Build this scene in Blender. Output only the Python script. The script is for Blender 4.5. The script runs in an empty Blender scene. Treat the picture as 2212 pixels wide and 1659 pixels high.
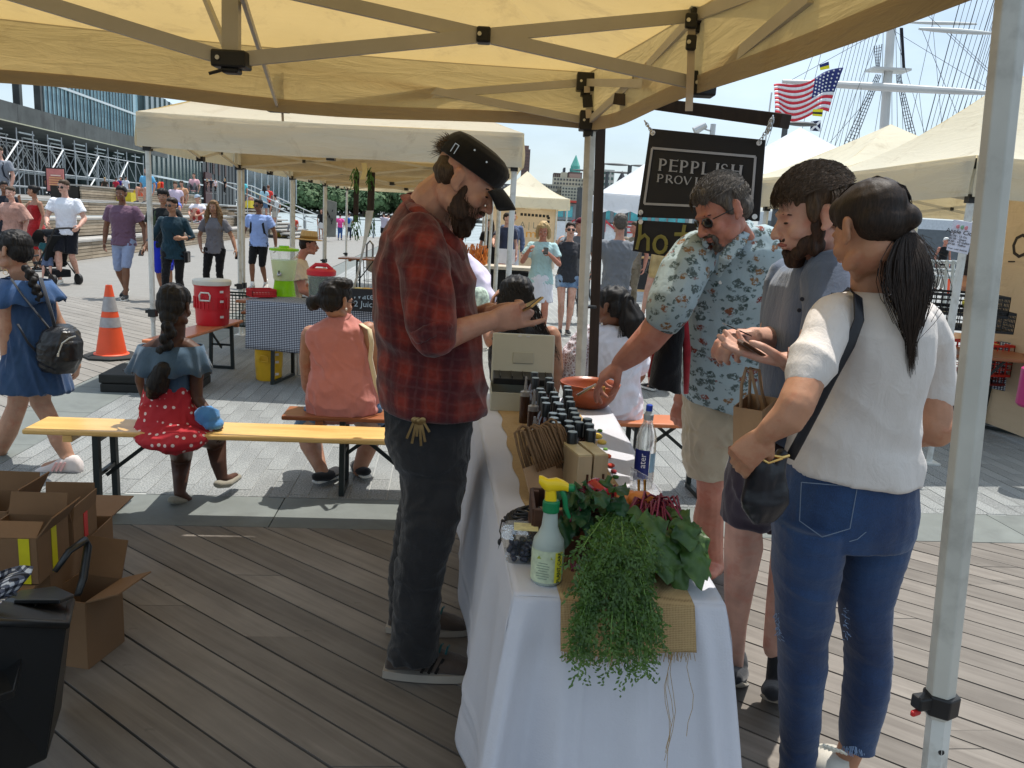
# Scene script (whitespace compacted)
import bpy,math,random
import numpy as np
from mathutils import Vector,Matrix
rnd=random.Random(7)
sc=bpy.context.scene
COL=sc.collection
CH=1.62;FV=1770.0;CXv,CYv=1106.0,829.5
PITCH=math.radians(11.3);ROLL=math.radians(3.2)
_f=Vector((0,math.cos(PITCH),-math.sin(PITCH)));_u0=Vector((1,0,0)).cross(_f)
_r=(math.cos(ROLL)*Vector((1,0,0))+math.sin(ROLL)*_u0);_u=(-math.sin(ROLL)*Vector((1,0,0))+math.cos(ROLL)*_u0)
cd=bpy.data.cameras.new('camera');cam=bpy.data.objects.new('camera',cd);COL.objects.link(cam)
cd.sensor_width=36;cd.lens=36*FV/2212.0;cd.clip_end=6000;cd.clip_start=.05
M3=Matrix((_r,_u,-_f)).transposed()
cam.matrix_world=Matrix.Translation((0,0,CH))@M3.to_4x4()
sc.camera=cam
SUN=Vector((0.17,0.25,1.0)).normalized()
world=bpy.data.worlds.new('World');sc.world=world;world.use_nodes=True
nt=world.node_tree;nt.nodes.clear()
sky=nt.nodes.new('ShaderNodeTexSky');sky.sky_type='NISHITA';sky.sun_disc=False
sky.sun_elevation=math.asin(SUN.z);sky.sun_rotation=math.atan2(SUN.x,SUN.y)
sky.air_density=1.0;sky.dust_density=1.6;sky.ozone_density=1.2
tc=nt.nodes.new('ShaderNodeTexCoord');mp=nt.nodes.new('ShaderNodeMapping');mp.inputs['Scale'].default_value=(1,1,3.2)
nz=nt.nodes.new('ShaderNodeTexNoise');nz.inputs['Scale'].default_value=2.3;nz.inputs['Detail'].default_value=7;nz.inputs['Roughness'].default_value=.55
cr=nt.nodes.new('ShaderNodeValToRGB');cr.color_ramp.elements[0].position=.34;cr.color_ramp.elements[1].position=.72
cr.color_ramp.elements[0].color=(.22,.22,.22,1);cr.color_ramp.elements[1].color=(.95,.95,.95,1)
mx=nt.nodes.new('ShaderNodeMixRGB');mx.inputs[2].default_value=(6.4,7.7,8.7,1)
bg=nt.nodes.new('ShaderNodeBackground');bg.inputs[1].default_value=.122;ow=nt.nodes.new('ShaderNodeOutputWorld')
L=nt.links.new
L(tc.outputs['Generated'],mp.inputs[0]);L(mp.outputs[0],nz.inputs[0]);L(nz.outputs[0],cr.inputs[0]);L(cr.outputs[0],mx.inputs[0])
L(sky.outputs[0],mx.inputs[1]);L(mx.outputs[0],bg.inputs[0]);L(bg.outputs[0],ow.inputs[0])
sl=bpy.data.lights.new('sun','SUN');sun=bpy.data.objects.new('sun',sl);COL.objects.link(sun)
sl.energy=4.2;sl.angle=math.radians(.55);sl.color=(1,.955,.88)
sun.rotation_euler=SUN.to_track_quat('Z','Y').to_euler();sun.location=(0,0,30)
vs=sc.view_settings;vs.view_transform='Standard';vs.look='None';vs.gamma=1;vs.exposure=0.28;vs.use_curve_mapping=False
def ray(x,y):return(x-CXv)/FV*_r-(y-CYv)/FV*_u+_f
def G(x,y,z=0.0):
 d=ray(x,y);return Vector((0,0,CH))+d*((z-CH)/d.z)
def D(x,y,Y):
 d=ray(x,y);return Vector((0,0,CH))+d*(Y/d.y)
def DX(x,y,X):
 d=ray(x,y);return Vector((0,0,CH))+d*(X/d.x)
def V(*a):return Vector(a)
MATS={}
def _new(name):
 m=bpy.data.materials.new(name);m.use_nodes=True;n=m.node_tree;n.nodes.clear()
 o=n.nodes.new('ShaderNodeOutputMaterial');b=n.nodes.new('ShaderNodeBsdfPrincipled');n.links.new(b.outputs[0],o.inputs[0])
 return m,n,b,o
def N(n,t,**k):
 q=n.nodes.new('ShaderNode'+t)
 for a,v in k.items():
  if a[0]=='_':setattr(q,a[1:],v)
  else:q.inputs[a.replace('0',' ')].default_value=v
 return q
def ramp(n,fac,stops):
 r=n.nodes.new('ShaderNodeValToRGB');e=r.color_ramp.elements
 while len(e)<len(stops):e.new(.5)
 for el,(p,c)in zip(e,stops):el.position=p;el.color=tuple(c)+(1,)if len(c)==3 else c
 n.links.new(fac,r.inputs[0]);return r.outputs[0]
def coords(n,scale=(1,1,1),rot=(0,0,0),kind='Object'):
 t=N(n,'TexCoord');m=N(n,'Mapping');m.inputs['Scale'].default_value=scale;m.inputs['Rotation'].default_value=rot
 n.links.new(t.outputs[kind],m.inputs[0]);return m.outputs[0]
def noise(n,vec,scale,detail=4,rough=.55,dist=0):
 q=N(n,'TexNoise',Scale=scale,Detail=detail,Roughness=rough,Distortion=dist);n.links.new(vec,q.inputs[0]);return q.outputs[0]
def bump(n,b,h,strength=.3,dist=.01):
 q=N(n,'Bump',Strength=strength,Distance=dist);n.links.new(h,q.inputs['Height']);n.links.new(q.outputs[0],b.inputs['Normal'])
def mat(name,col,rough=.6,var=.12,vs=6,bmp=0,bs=60,bd=.004,metal=0,spec=.5,stretch=(1,1,1),rndv=0,dirt=None,ds=3,trans=0,alpha=1,emit=None,sheen=0,ior=1.45,sss=0,coat=0):
 if name in MATS:return MATS[name]
 m,n,b,o=_new(name);MATS[name]=m
 l=n.links.new;c=coords(n,stretch)
 f=noise(n,c,vs,5)
 lo=tuple(max(0,x*(1-var))for x in col);hi=tuple(min(1,x*(1+var))for x in col)
 cc=ramp(n,f,[(.3,lo),(.7,hi)])
 if dirt:
  f2=noise(n,c,ds,8,.65);k=ramp(n,f2,[(.5,(0,0,0)),(.72,(1,1,1))])
  q=N(n,'MixRGB');l(k,q.inputs[0]);l(cc,q.inputs[1]);q.inputs[2].default_value=tuple(dirt)+(1,);cc=q.outputs[0]
 if rndv:
  oi=N(n,'ObjectInfo');mr=N(n,'MapRange');mr.inputs[3].default_value=1-rndv;mr.inputs[4].default_value=1+rndv
  l(oi.outputs['Random'],mr.inputs[0]);q=N(n,'MixRGB',_blend_type='MULTIPLY');q.inputs[0].default_value=1
  l(cc,q.inputs[1]);l(mr.outputs[0],q.inputs[2]);cc=q.outputs[0]
 l(cc,b.inputs['Base Color']);b.inputs['Roughness'].default_value=rough;b.inputs['Metallic'].default_value=metal
 b.inputs['Specular IOR Level'].default_value=spec;b.inputs['IOR'].default_value=ior
 if trans:b.inputs['Transmission Weight'].default_value=trans
 if alpha<1:b.inputs['Alpha'].default_value=alpha
 if sheen:b.inputs['Sheen Weight'].default_value=sheen
 if coat:b.inputs['Coat Weight'].default_value=coat
 if sss:
  b.inputs['Subsurface Weight'].default_value=sss;b.inputs['Subsurface Radius'].default_value=(1,.35,.2);b.inputs['Subsurface Scale'].default_value=.008
 if emit:
  b.inputs['Emission Color'].default_value=tuple(emit[:3])+(1,);b.inputs['Emission Strength'].default_value=emit[3]
 if bmp:bump(n,b,noise(n,coords(n,stretch),bs,4),bmp,bd)
 return m
def hexc(s):
 return tuple(((int(s[i:i+2],16)/255)/12.92 if int(s[i:i+2],16)/255<=.04045 else((int(s[i:i+2],16)/255+.055)/1.055)**2.4)for i in(0,2,4))
ORG={}
class MB:
 def __init__(s):s.v=[];s.f=[];s.m=[];s.mi=0
 def add(s,vs,fs):
  o=len(s.v);s.v+=[tuple(p)for p in vs];s.f+=[tuple(i+o for i in f)for f in fs];s.m+=[s.mi]*len(fs);return s
 def box(s,c,size,R=None,rz=0):
  hx,hy,hz=size[0]/2,size[1]/2,size[2]/2
  P=[Vector((x,y,z))for z in(-hz,hz)for y in(-hy,hy)for x in(-hx,hx)]
  if R is None and rz:R=Matrix.Rotation(rz,3,'Z')
  if R is not None:P=[R@p for p in P]
  c=Vector(c)
  return s.add([p+c for p in P],[(0,2,3,1),(4,5,7,6),(0,1,5,4),(2,6,7,3),(0,4,6,2),(1,3,7,5)])
 def beam(s,a,b,w,h=None,up=(0,0,1)):
  a=Vector(a);b=Vector(b);h=h or w;d=(b-a);Ln=d.length;d.normalize();up=Vector(up)
  if abs(d.dot(up))>.98:up=Vector((1,0,0))if abs(d.x)<.9 else Vector((0,1,0))
  x=d.cross(up).normalized();z=x.cross(d)
  return s.box((a+b)/2,(w,Ln,h),Matrix((x,d,z)).transposed())
 def ring(s,c,a,b,n=12,e=2.0,ph=0):
  R=[]
  for i in range(n):
   t=2*math.pi*i/n+ph;ct,st=math.cos(t),math.sin(t)
   R.append(c+a*(math.copysign(abs(ct)**(2/e),ct))+b*(math.copysign(abs(st)**(2/e),st)))
  return R
 def loft(s,rings,caps=(1,1)):
  n=len(rings[0]);vs=[p for r in rings for p in r];fs=[]
  for k in range(len(rings)-1):
   for i in range(n):
    j=(i+1)%n;fs.append((k*n+i,k*n+j,(k+1)*n+j,(k+1)*n+i))
  if caps[0]:fs.append(tuple(range(n-1,-1,-1)))
  if caps[1]:fs.append(tuple((len(rings)-1)*n+i for i in range(n)))
  return s.add(vs,fs)
 def tube(s,pts,r,n=8,caps=(1,1),k=None,up=None,dome=False):
  pts=[Vector(p)for p in pts];m=len(pts);rs=r if isinstance(r,(list,tuple))else[r]*m
  ks=k if isinstance(k,(list,tuple))else[k or 1]*m
  rings=[];a=None
  for i,p in enumerate(pts):
   t=(pts[min(i+1,m-1)]-pts[max(i-1,0)]);t=t.normalized()if t.length>1e-9 else Vector((0,0,1))
   if up is not None:a=t.cross(Vector(up))
   elif a is None:a=t.cross(Vector((0,0,1))if abs(t.z)<.9 else Vector((0,1,0)))
   a=(a-t*a.dot(t))
   a=a.normalized()if a.length>1e-6 else t.orthogonal().normalized()
   b=t.cross(a)
   rr=rs[i];kk=ks[i]
   if dome and i==0:
    for q in(.35,.75):rings.append(s.ring(p-t*rr*math.sqrt(1-q*q)*min(1,kk),a*rr*q,b*rr*kk*q,n))
   rings.append(s.ring(p,a*rr,b*rr*kk,n))
   if dome and i==m-1:
    for q in(.75,.35):rings.append(s.ring(p+t*rr*math.sqrt(1-q*q)*min(1,kk),a*rr*q,b*rr*kk*q,n))
  return s.loft(rings,caps)
 def lathe(s,c,prof,n=20,R=None,caps=(1,1)):
  c=Vector(c);R=R or Matrix.Identity(3)
  return s.loft([[c+R@Vector((r*math.cos(2*math.pi*i/n),r*math.sin(2*math.pi*i/n),z))for i in range(n)]for r,z in prof],caps)
 def ell(s,c,r,R=None,n=12,m=8):
  R=R or Matrix.Identity(3);c=Vector(c);rings=[]
  for j in range(1,m):
   t=math.pi*j/m;rings.append([c+R@Vector((r[0]*math.sin(t)*math.cos(2*math.pi*i/n),r[1]*math.sin(t)*math.sin(2*math.pi*i/n),-r[2]*math.cos(t)))for i in range(n)])
  return s.loft(rings)
 def grid(s,fn,nu,nv):
  vs=[fn(i/nu,j/nv)for j in range(nv+1)for i in range(nu+1)]
  return s.add(vs,[(j*(nu+1)+i,j*(nu+1)+i+1,(j+1)*(nu+1)+i+1,(j+1)*(nu+1)+i)for j in range(nv)for i in range(nu)])
 def prism(s,poly,thick,R=None,c=(0,0,0)):
  """poly: 2D points in the local XZ plane, extruded along local Y by thick"""
  R=R or Matrix.Identity(3);c=Vector(c);n=len(poly)
  A=[c+R@Vector((x,-thick/2,z))for x,z in poly];B=[c+R@Vector((x,thick/2,z))for x,z in poly]
  return s.add(A+B,[tuple(range(n)),tuple(range(2*n-1,n-1,-1))]+[(i,i+n,(i+1)%n+n,(i+1)%n)for i in range(n)])
 def build(s,name,mt,parent=None,smooth=False,loc=None,bevel=0,solid=0):
  me=bpy.data.meshes.new(name)
  o=bpy.data.objects.new(name,me)
  org=Vector(ORG[parent.name])if parent is not None else(Vector(loc)if loc is not None else Vector((0,0,0)))
  me.from_pydata([(p[0]-org[0],p[1]-org[1],p[2]-org[2])for p in s.v],[],s.f)
  ms=mt if isinstance(mt,(list,tuple))else[mt]
  for q in ms:me.materials.append(q)
  if len(ms)>1:me.polygons.foreach_set('material_index',s.m)
  if smooth:me.polygons.foreach_set('use_smooth',[True]*len(me.polygons))
  if smooth==2:
   try:me.set_sharp_from_angle(angle=.7)
   except Exception:pass
  me.update();COL.objects.link(o)
  if parent is not None:o.parent=parent
  else:o.location=org
  ORG[o.name]=org
  if solid:q=o.modifiers.new('s','SOLIDIFY');q.thickness=solid;q.offset=0
  if bevel:q=o.modifiers.new('b','BEVEL');q.width=bevel;q.segments=2;q.limit_method='ANGLE'
  return o
def tag(o,label=None,cat=None,group=None,kind=None):
 for k,v in(('label',label),('category',cat),('group',group),('kind',kind)):
  if v:o[k]=v
 return o
def thing(name,label,cat,loc=(0,0,0),group=None):
 o=bpy.data.objects.new(name,None);o.empty_display_size=.1;COL.objects.link(o);o.location=loc;ORG[o.name]=Vector(loc)
 return tag(o,label,cat,group)
def copy_tree(o,parent=None,label=None,loc=None,rz=None):
 c=o.copy();COL.objects.link(c)
 if parent is not None:c.parent=parent
 if label:c['label']=label
 if loc is not None:c.location=loc
 if rz is not None:c.rotation_euler[2]=rz
 for ch in list(o.children):copy_tree(ch,c)
 return c
def text_obj(body,name,mt,parent,M,size,extrude=.001,align='CENTER',bold=0,sx=1):
 cu=bpy.data.curves.new(name,'FONT');cu.body=body;cu.size=size;cu.extrude=extrude;cu.align_x=align;cu.align_y='CENTER';cu.offset=bold;cu.resolution_u=2
 t=bpy.data.objects.new(name+'_t',cu);COL.objects.link(t);bpy.context.view_layer.update()
 me=bpy.data.meshes.new_from_object(t.evaluated_get(bpy.context.evaluated_depsgraph_get()));bpy.data.objects.remove(t);bpy.data.curves.remove(cu)
 o=bpy.data.objects.new(name,me);me.materials.clear();me.materials.append(mt);COL.objects.link(o)
 org=ORG[parent.name];me.transform(Matrix.Translation(-Vector(org))@M@Matrix.Diagonal((sx,1,1,1)));o.parent=parent;ORG[o.name]=org;return o
def frame4(c,x,z,y=None):
 """4x4 whose local X is x and local Y is z (text plane), at c"""
 x=Vector(x).normalized();z=Vector(z);z=(z-x*z.dot(x)).normalized();n=x.cross(z)
 m=Matrix((x,z,n)).transposed().to_4x4();m.translation=Vector(c);return m
A5=math.radians(5.3);GU=V(math.cos(A5),math.sin(A5),0);GV=V(-math.sin(A5),math.cos(A5),0)
def guv(u,v,z=0):return GU*u+GV*v+V(0,0,z)
def wood_mat(name,lo,hi,rough=.75,axis=0,sc_=1.0,rv=.18,streak=.5):
 m,n,b,o=_new(name);l=n.links.new
 s=[14,14,14];s[axis]=.9;c=coords(n,tuple(x*sc_ for x in s))
 oi=N(n,'ObjectInfo');ad=N(n,'VectorMath',_operation='ADD');l(c,ad.inputs[0]);cb=N(n,'CombineXYZ');mu=N(n,'Math',_operation='MULTIPLY');mu.inputs[1].default_value=97
 l(oi.outputs['Random'],mu.inputs[0]);l(mu.outputs[0],cb.inputs[0]);l(mu.outputs[0],cb.inputs[1]);l(cb.outputs[0],ad.inputs[1])
 f=noise(n,ad.outputs[0],1.6,8,.62,.6);f2=noise(n,coords(n),2.2,5,.6)
 mx_=N(n,'MixRGB');mx_.inputs[0].default_value=.4;l(f,mx_.inputs[1]);l(f2,mx_.inputs[2])
 cc=ramp(n,mx_.outputs[0],[(.32,lo),(.68,hi)])
 mr=N(n,'MapRange');mr.inputs[3].default_value=1-rv;mr.inputs[4].default_value=1+rv;l(oi.outputs['Random'],mr.inputs[0])
 q=N(n,'MixRGB',_blend_type='MULTIPLY');q.inputs[0].default_value=1;l(cc,q.inputs[1]);l(mr.outputs[0],q.inputs[2])
 f3=noise(n,coords(n),9,3,.5);k=ramp(n,f3,[(.70,(0,0,0)),(.78,(1,1,1))]);q2=N(n,'MixRGB');q2.inputs[2].default_value=tuple(x*.35 for x in lo)+(1,)
 mm=N(n,'Math',_operation='MULTIPLY');mm.inputs[1].default_value=streak;l(k,mm.inputs[0]);l(mm.outputs[0],q2.inputs[0]);l(q.outputs[0],q2.inputs[1])
 l(q2.outputs[0],b.inputs['Base Color']);b.inputs['Roughness'].default_value=rough;b.inputs['Specular IOR Level'].default_value=.3
 bump(n,b,f,.35,.003);return m
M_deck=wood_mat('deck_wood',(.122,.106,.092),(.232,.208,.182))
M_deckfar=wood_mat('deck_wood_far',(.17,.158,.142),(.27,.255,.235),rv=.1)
M_gap=mat('deck_gap',(.012,.011,.01),.9)
M_slab=mat('bluestone',(.15,.165,.155),.7,.16,3,.3,120,.002,dirt=(.11,.12,.115),ds=2)
M_slabj=mat('slab_joint',(.03,.03,.03),.9)
def granite():
 m,n,b,o=_new('granite');l=n.links.new
 oi=N(n,'ObjectInfo')
 f=noise(n,coords(n),105,3,.8);g=noise(n,coords(n),1.3,5,.6)
 cc=ramp(n,f,[(.36,(.05,.055,.06)),(.47,(.19,.20,.20)),(.62,(.335,.345,.335))])
 k=ramp(n,g,[(.35,(.80,.80,.80)),(.65,(1.08,1.08,1.07))])
 q=N(n,'MixRGB',_blend_type='MULTIPLY');q.inputs[0].default_value=1;l(cc,q.inputs[1]);l(k,q.inputs[2])
 mr=N(n,'MapRange');mr.inputs[3].default_value=.95;mr.inputs[4].default_value=1.04;l(oi.outputs['Random'],mr.inputs[0])
 q2=N(n,'MixRGB',_blend_type='MULTIPLY');q2.inputs[0].default_value=1;l(q.outputs[0],q2.inputs[1]);l(mr.outputs[0],q2.inputs[2])
 l(q2.outputs[0],b.inputs['Base Color']);b.inputs['Roughness'].default_value=.7;bump(n,b,f,.25,.002);return m
M_granite=granite()
M_mortar=mat('paver_mortar',(.36,.37,.36),.9,.15,20)
g=MB();g.box((0,18,-.35),(400,82,.3));tag(g.build('ground',M_gap),kind='structure')
M_water=mat('river_water',(.30,.34,.34),.35,.2,.3,.5,2.0,.05,spec=.6,stretch=(1,2.5,1))
w=MB();w.box((0,1500,-4.2),(6000,3600,.5));tag(w.build('water',M_water),kind='structure')
def clip_poly(poly,n,d):
 """keep side n.p<=d"""
 out=[]
 for i in range(len(poly)):
  a,b=poly[i],poly[(i+1)%len(poly)];da,db=n[0]*a[0]+n[1]*a[1]-d,n[0]*b[0]+n[1]*b[1]-d
  if da<=0:out.append(a)
  if da*db<0:t=da/(da-db);out.append((a[0]+(b[0]-a[0])*t,a[1]+(b[1]-a[1])*t))
 return out
def planks(parent,u0,u1,v0,v1,ang,pitch,gap,thick,z,mt,lmin=2.6,lmax=4.8,maxn=300,phase=0,stuff_name='deck_planks',budget=None):
 """diagonal boards clipped to a rectangle of the paving's own axes"""
 a=math.radians(ang);d=(math.cos(a),math.sin(a));nn=(-d[1],d[0])
 R=[(u0,v0),(u1,v0),(u1,v1),(u0,v1)]
 dm=[p[0]*nn[0]+p[1]*nn[1]for p in R];lm=[p[0]*d[0]+p[1]*d[1]for p in R]
 out=[]
 k=math.floor(min(dm)/pitch)
 while k*pitch<max(dm):
  w0=k*pitch+gap/2+phase;w1=w0+pitch-gap;s=min(lm)-rnd.uniform(0,lmax)
  while s<max(lm):
   e=s+rnd.uniform(lmin,lmax)
   sk=(w1-w0)/math.tan(math.radians(abs(ang)));P=[(d[0]*q+nn[0]*w,d[1]*q+nn[1]*w)for q,w in((s+.002,w0),(e-.002,w0),(e-.002+sk,w1),(s+.002+sk,w1))]
   for n_,d_ in(((1,0),u1),((-1,0),-u0),((0,1),v1),((0,-1),-v0)):
    P=clip_poly(P,n_,d_)
    if len(P)<3:break
   if len(P)>=3:
    ar=abs(sum(P[i][0]*P[(i+1)%len(P)][1]-P[(i+1)%len(P)][0]*P[i][1]for i in range(len(P))))/2
    if ar>.003:out.append((P,z+rnd.uniform(-.0012,.0012)))
   s=e
  k+=1
 def cen(P):return guv(sum(p[0]for p in P)/len(P),sum(p[1]for p in P)/len(P))
 out.sort(key=lambda q:cen(q[0]).length)
 rest=MB();made=0
 for P,zz in out:
  n=len(P);T=[guv(p[0],p[1],zz)for p in P];B=[guv(p[0],p[1],zz-thick)for p in P]
  fs=[tuple(range(n))]+[(i+n,(i+1)%n+n,(i+1)%n,i)for i in range(n)]
  if made<maxn:
   c=cen(P);c.z=zz;b=MB();b.add([t for t in T]+[q for q in B],fs)
   rot=Matrix.Rotation(-(a+A5),3,'Z')
   b.v=[tuple(rot@(Vector(p)-c))for p in b.v]
   o=b.build('plank',mt,None);o.location=c;o.rotation_euler[2]=a+A5;o.parent=parent;made+=1
  else:rest.add(T+B,fs)
 if rest.v:
  o=rest.build(stuff_name,mt,parent);o['kind']='stuff'
 return len(out)
deck=MB().box((0,2,-.06),(14,10,.02)).build('deck',M_gap);tag(deck,kind='structure');ORG[deck.name]=V(0,0,0)
SV0,SV1=4.08,4.54
PU0,PU1=-3.00+.54,-3.00+1.04
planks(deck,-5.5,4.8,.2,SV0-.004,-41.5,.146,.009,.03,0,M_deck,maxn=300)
fdeck=MB().box((-2,30,-.045),(4,4,.02)).build('boardwalk',M_gap);tag(fdeck,kind='structure');ORG[fdeck.name]=V(0,0,0)
XL=-2.62;XL0=XL-.52
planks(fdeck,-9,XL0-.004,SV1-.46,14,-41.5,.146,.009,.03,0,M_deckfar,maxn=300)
bigd=wood_mat('deck_boards_far',(.30,.28,.25),(.42,.40,.36),rv=.1)
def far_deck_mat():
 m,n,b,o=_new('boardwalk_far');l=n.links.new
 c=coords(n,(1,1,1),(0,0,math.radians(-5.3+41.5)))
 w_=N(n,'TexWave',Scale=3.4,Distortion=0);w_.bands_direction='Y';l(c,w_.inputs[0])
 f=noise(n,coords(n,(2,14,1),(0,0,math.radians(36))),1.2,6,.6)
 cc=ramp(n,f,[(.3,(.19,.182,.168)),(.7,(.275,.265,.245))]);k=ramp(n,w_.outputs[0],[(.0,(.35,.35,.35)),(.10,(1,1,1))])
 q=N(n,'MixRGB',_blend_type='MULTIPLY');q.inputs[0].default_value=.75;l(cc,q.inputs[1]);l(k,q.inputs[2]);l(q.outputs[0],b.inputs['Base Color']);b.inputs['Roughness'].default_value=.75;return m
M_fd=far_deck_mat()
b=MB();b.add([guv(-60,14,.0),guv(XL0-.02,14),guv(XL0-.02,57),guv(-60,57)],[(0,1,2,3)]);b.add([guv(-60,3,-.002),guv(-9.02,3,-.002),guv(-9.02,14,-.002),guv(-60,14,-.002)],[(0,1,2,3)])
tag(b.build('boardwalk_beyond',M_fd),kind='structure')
pv=MB().box((0,4.3,-.05),(2,.3,.02)).build('pavement',M_slabj);tag(pv,kind='structure');ORG[pv.name]=V(0,0,0)
def slab(u0,v0,u1,v1,parent,mt=M_slab,z=.0,gap=.003,name='slab',th=.05,jit=.0008):
 b=MB();zz=z+rnd.uniform(-jit,jit);g_=gap;c=guv((u0+u1)/2,(v0+v1)/2,zz)
 b.box((0,0,-th/2),(u1-u0-2*g_,v1-v0-2*g_,th));o=b.build(name,mt,None);o.location=c;o.rotation_euler[2]=A5;o.parent=parent;return o
u=XL0-1.06-3
while u<8:
 slab(u,SV0,u+1.06,SV1,pv);u+=1.06
v=SV1
while v<54:
 slab(XL0,v,XL,v+.9,pv);v+=.9
mo=MB().add([guv(XL,SV1,-.004),guv(30,SV1,-.004),guv(30,52,-.004),guv(XL,55,-.004)],[(0,1,2,3)]).build('pavers',M_mortar);tag(mo,kind='structure');ORG[mo.name]=V(0,0,0)
pw,pl=.112,.62
cells=[]
for i in range(int((6.5-XL)/pw)):
 off=(i*.37%1)*pl
 v=SV1-off
 while v<11.5:
  a,b_=max(v,SV1),min(v+pl,11.5)
  if b_-a>.03:cells.append((XL+i*pw,a,XL+(i+1)*pw,b_))
  v+=pl
def seen(c):
 p=guv((c[0]+c[2])/2,(c[1]+c[3])/2);d=p-V(0,0,CH);z=d.dot(_f);x=d.dot(_r)/z;y=d.dot(_u)/z
 return abs(x)<.66 and y>-.5
cells.sort(key=lambda c:(not seen(c),guv((c[0]+c[2])/2,(c[1]+c[3])/2).length))
me0=None;rest=MB()
for k,c in enumerate(cells):
 if k<300 and c[3]-c[1]>pl-.01:
  if me0 is None:o=slab(*c,mo,M_granite,.0,.0025,'paver',.02);me0=o.data
  else:
   o=bpy.data.objects.new('paver',me0);COL.objects.link(o);o.location=guv((c[0]+c[2])/2,(c[1]+c[3])/2,rnd.uniform(-.0008,.0008));o.rotation_euler[2]=A5;o.parent=mo
 else:
  q=[(c[0]+.0025,c[1]+.0025),(c[2]-.0025,c[1]+.0025),(c[2]-.0025,c[3]-.0025),(c[0]+.0025,c[3]-.0025)];z=rnd.uniform(-.001,.0005)
  rest.add([guv(a,b_,z)for a,b_ in q],[(0,1,2,3)])
o=rest.build('paver_field',M_granite,mo);o['kind']='stuff'
def far_pave():
 m,n,b,o=_new('granite_far');l=n.links.new
 br=N(n,'TexBrick',Scale=1.0);br.inputs['Color1'].default_value=(.225,.235,.235,1);br.inputs['Color2'].default_value=(.265,.275,.27,1);br.inputs['Mortar'].default_value=(.36,.37,.355,1)
 br.inputs['Mortar Size'].default_value=.006;br.inputs['Brick Width'].default_value=.34;br.inputs['Row Height'].default_value=.112
 l(coords(n,(1,1,1),(0,0,math.radians(-95.3))),br.inputs[0]);g_=noise(n,coords(n),.8,6,.6);k=ramp(n,g_,[(.3,(.8,.8,.8)),(.7,(1.1,1.1,1.1))])
 q=N(n,'MixRGB',_blend_type='MULTIPLY');q.inputs[0].default_value=1;l(br.outputs[0],q.inputs[1]);l(k,q.inputs[2]);l(q.outputs[0],b.inputs['Base Color']);b.inputs['Roughness'].default_value=.75;return m
b=MB();b.add([guv(XL,11.5,.0),guv(30,11.5),guv(30,52),guv(XL,55)],[(0,1,2,3)]);b.add([guv(6.5,SV1,.0),guv(30,SV1),guv(30,11.5),guv(6.5,11.5)],[(0,1,2,3)])
tag(b.build('plaza_pavement',far_pave()),kind='structure')
b=MB();b.lathe(G(256,1197,.004),[(.018,0),(.018,.0012)],14);tag(b.build('paper_scrap',mat('paper',(.75,.73,.70),.7),None),'tiny round white paper scrap lying on the shaded deck boards','litter')
def canvas(name,col,trans_col,tw=.55,rough=.6,dirt=(.42,.30,.16)):
 m,n,b,o=_new(name);l=n.links.new
 c=coords(n);f=noise(n,c,1.6,6,.6);st=noise(n,c,3.3,7,.7,1.0)
 base=ramp(n,f,[(.3,tuple(x*.93 for x in col)),(.7,col)])
 k=ramp(n,st,[(.54,(0,0,0)),(.80,(.6,.6,.6))]);q=N(n,'MixRGB');l(k,q.inputs[0]);l(base,q.inputs[1]);q.inputs[2].default_value=tuple(dirt)+(1,)
 l(q.outputs[0],b.inputs['Base Color']);b.inputs['Roughness'].default_value=rough;b.inputs['Specular IOR Level'].default_value=.25
 tb=ramp(n,f,[(.3,tuple(x*.86 for x in trans_col)),(.7,trans_col)]);q3=N(n,'MixRGB');l(k,q3.inputs[0]);l(tb,q3.inputs[1]);q3.inputs[2].default_value=tuple(x*.6 for x in dirt)+(1,)
 tr=N(n,'BsdfTranslucent');l(q3.outputs[0],tr.inputs[0]);ms=N(n,'MixShader');ms.inputs[0].default_value=tw
 l(b.outputs[0],ms.inputs[1]);l(tr.outputs[0],ms.inputs[2]);l(ms.outputs[0],o.inputs[0])
 bf=noise(n,coords(n,(1,1,5)),3.0,5,.6,.8);bp=N(n,'Bump',Strength=.5,Distance=.02);l(bf,bp.inputs['Height']);l(bp.outputs[0],b.inputs['Normal']);l(bp.outputs[0],tr.inputs['Normal'])
 return m
M_cream=canvas('cream_canvas',(.68,.61,.46),(.68,.47,.17),.40)
M_creamhem=canvas('cream_canvas_hem',(.50,.42,.30),(.40,.25,.10),.28)
M_ivory=canvas('ivory_canvas',(.80,.76,.62),(.85,.70,.40),.4)
M_white=canvas('white_canvas',(.84,.85,.88),(.8,.82,.86),.35,dirt=(.6,.6,.6))
M_alu=mat('painted_aluminium',(.52,.50,.44),.42,.08,8,.05,30,dirt=(.33,.31,.27),ds=7)
M_alu2=mat('leg_aluminium',(.62,.62,.58),.38,.06,8,.05,30,dirt=(.40,.38,.33),ds=9)
M_bars=mat('truss_paint',(.50,.47,.41),.5,.08,4)
M_blk=mat('black_plastic',(.012,.012,.013),.45,.2,20)
M_strap=mat('strap_webbing',(.55,.48,.40),.8)
M_bolt=mat('bolt_steel',(.55,.55,.55),.3,metal=1)
M_pale=canvas('pale_canvas',(.70,.635,.50),(.78,.66,.42),.42)
def fold(p,seed,k=9):
 r=0
 rr=random.Random(seed)
 for i in range(k):
  a,b_,c,ph=rr.uniform(-4,4),rr.uniform(-4,4),rr.uniform(-16,16),rr.uniform(0,6.28)
  r+=math.sin(a*p[0]+b_*p[1]+c*p[2]+ph)/k**.5
 return r
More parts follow.
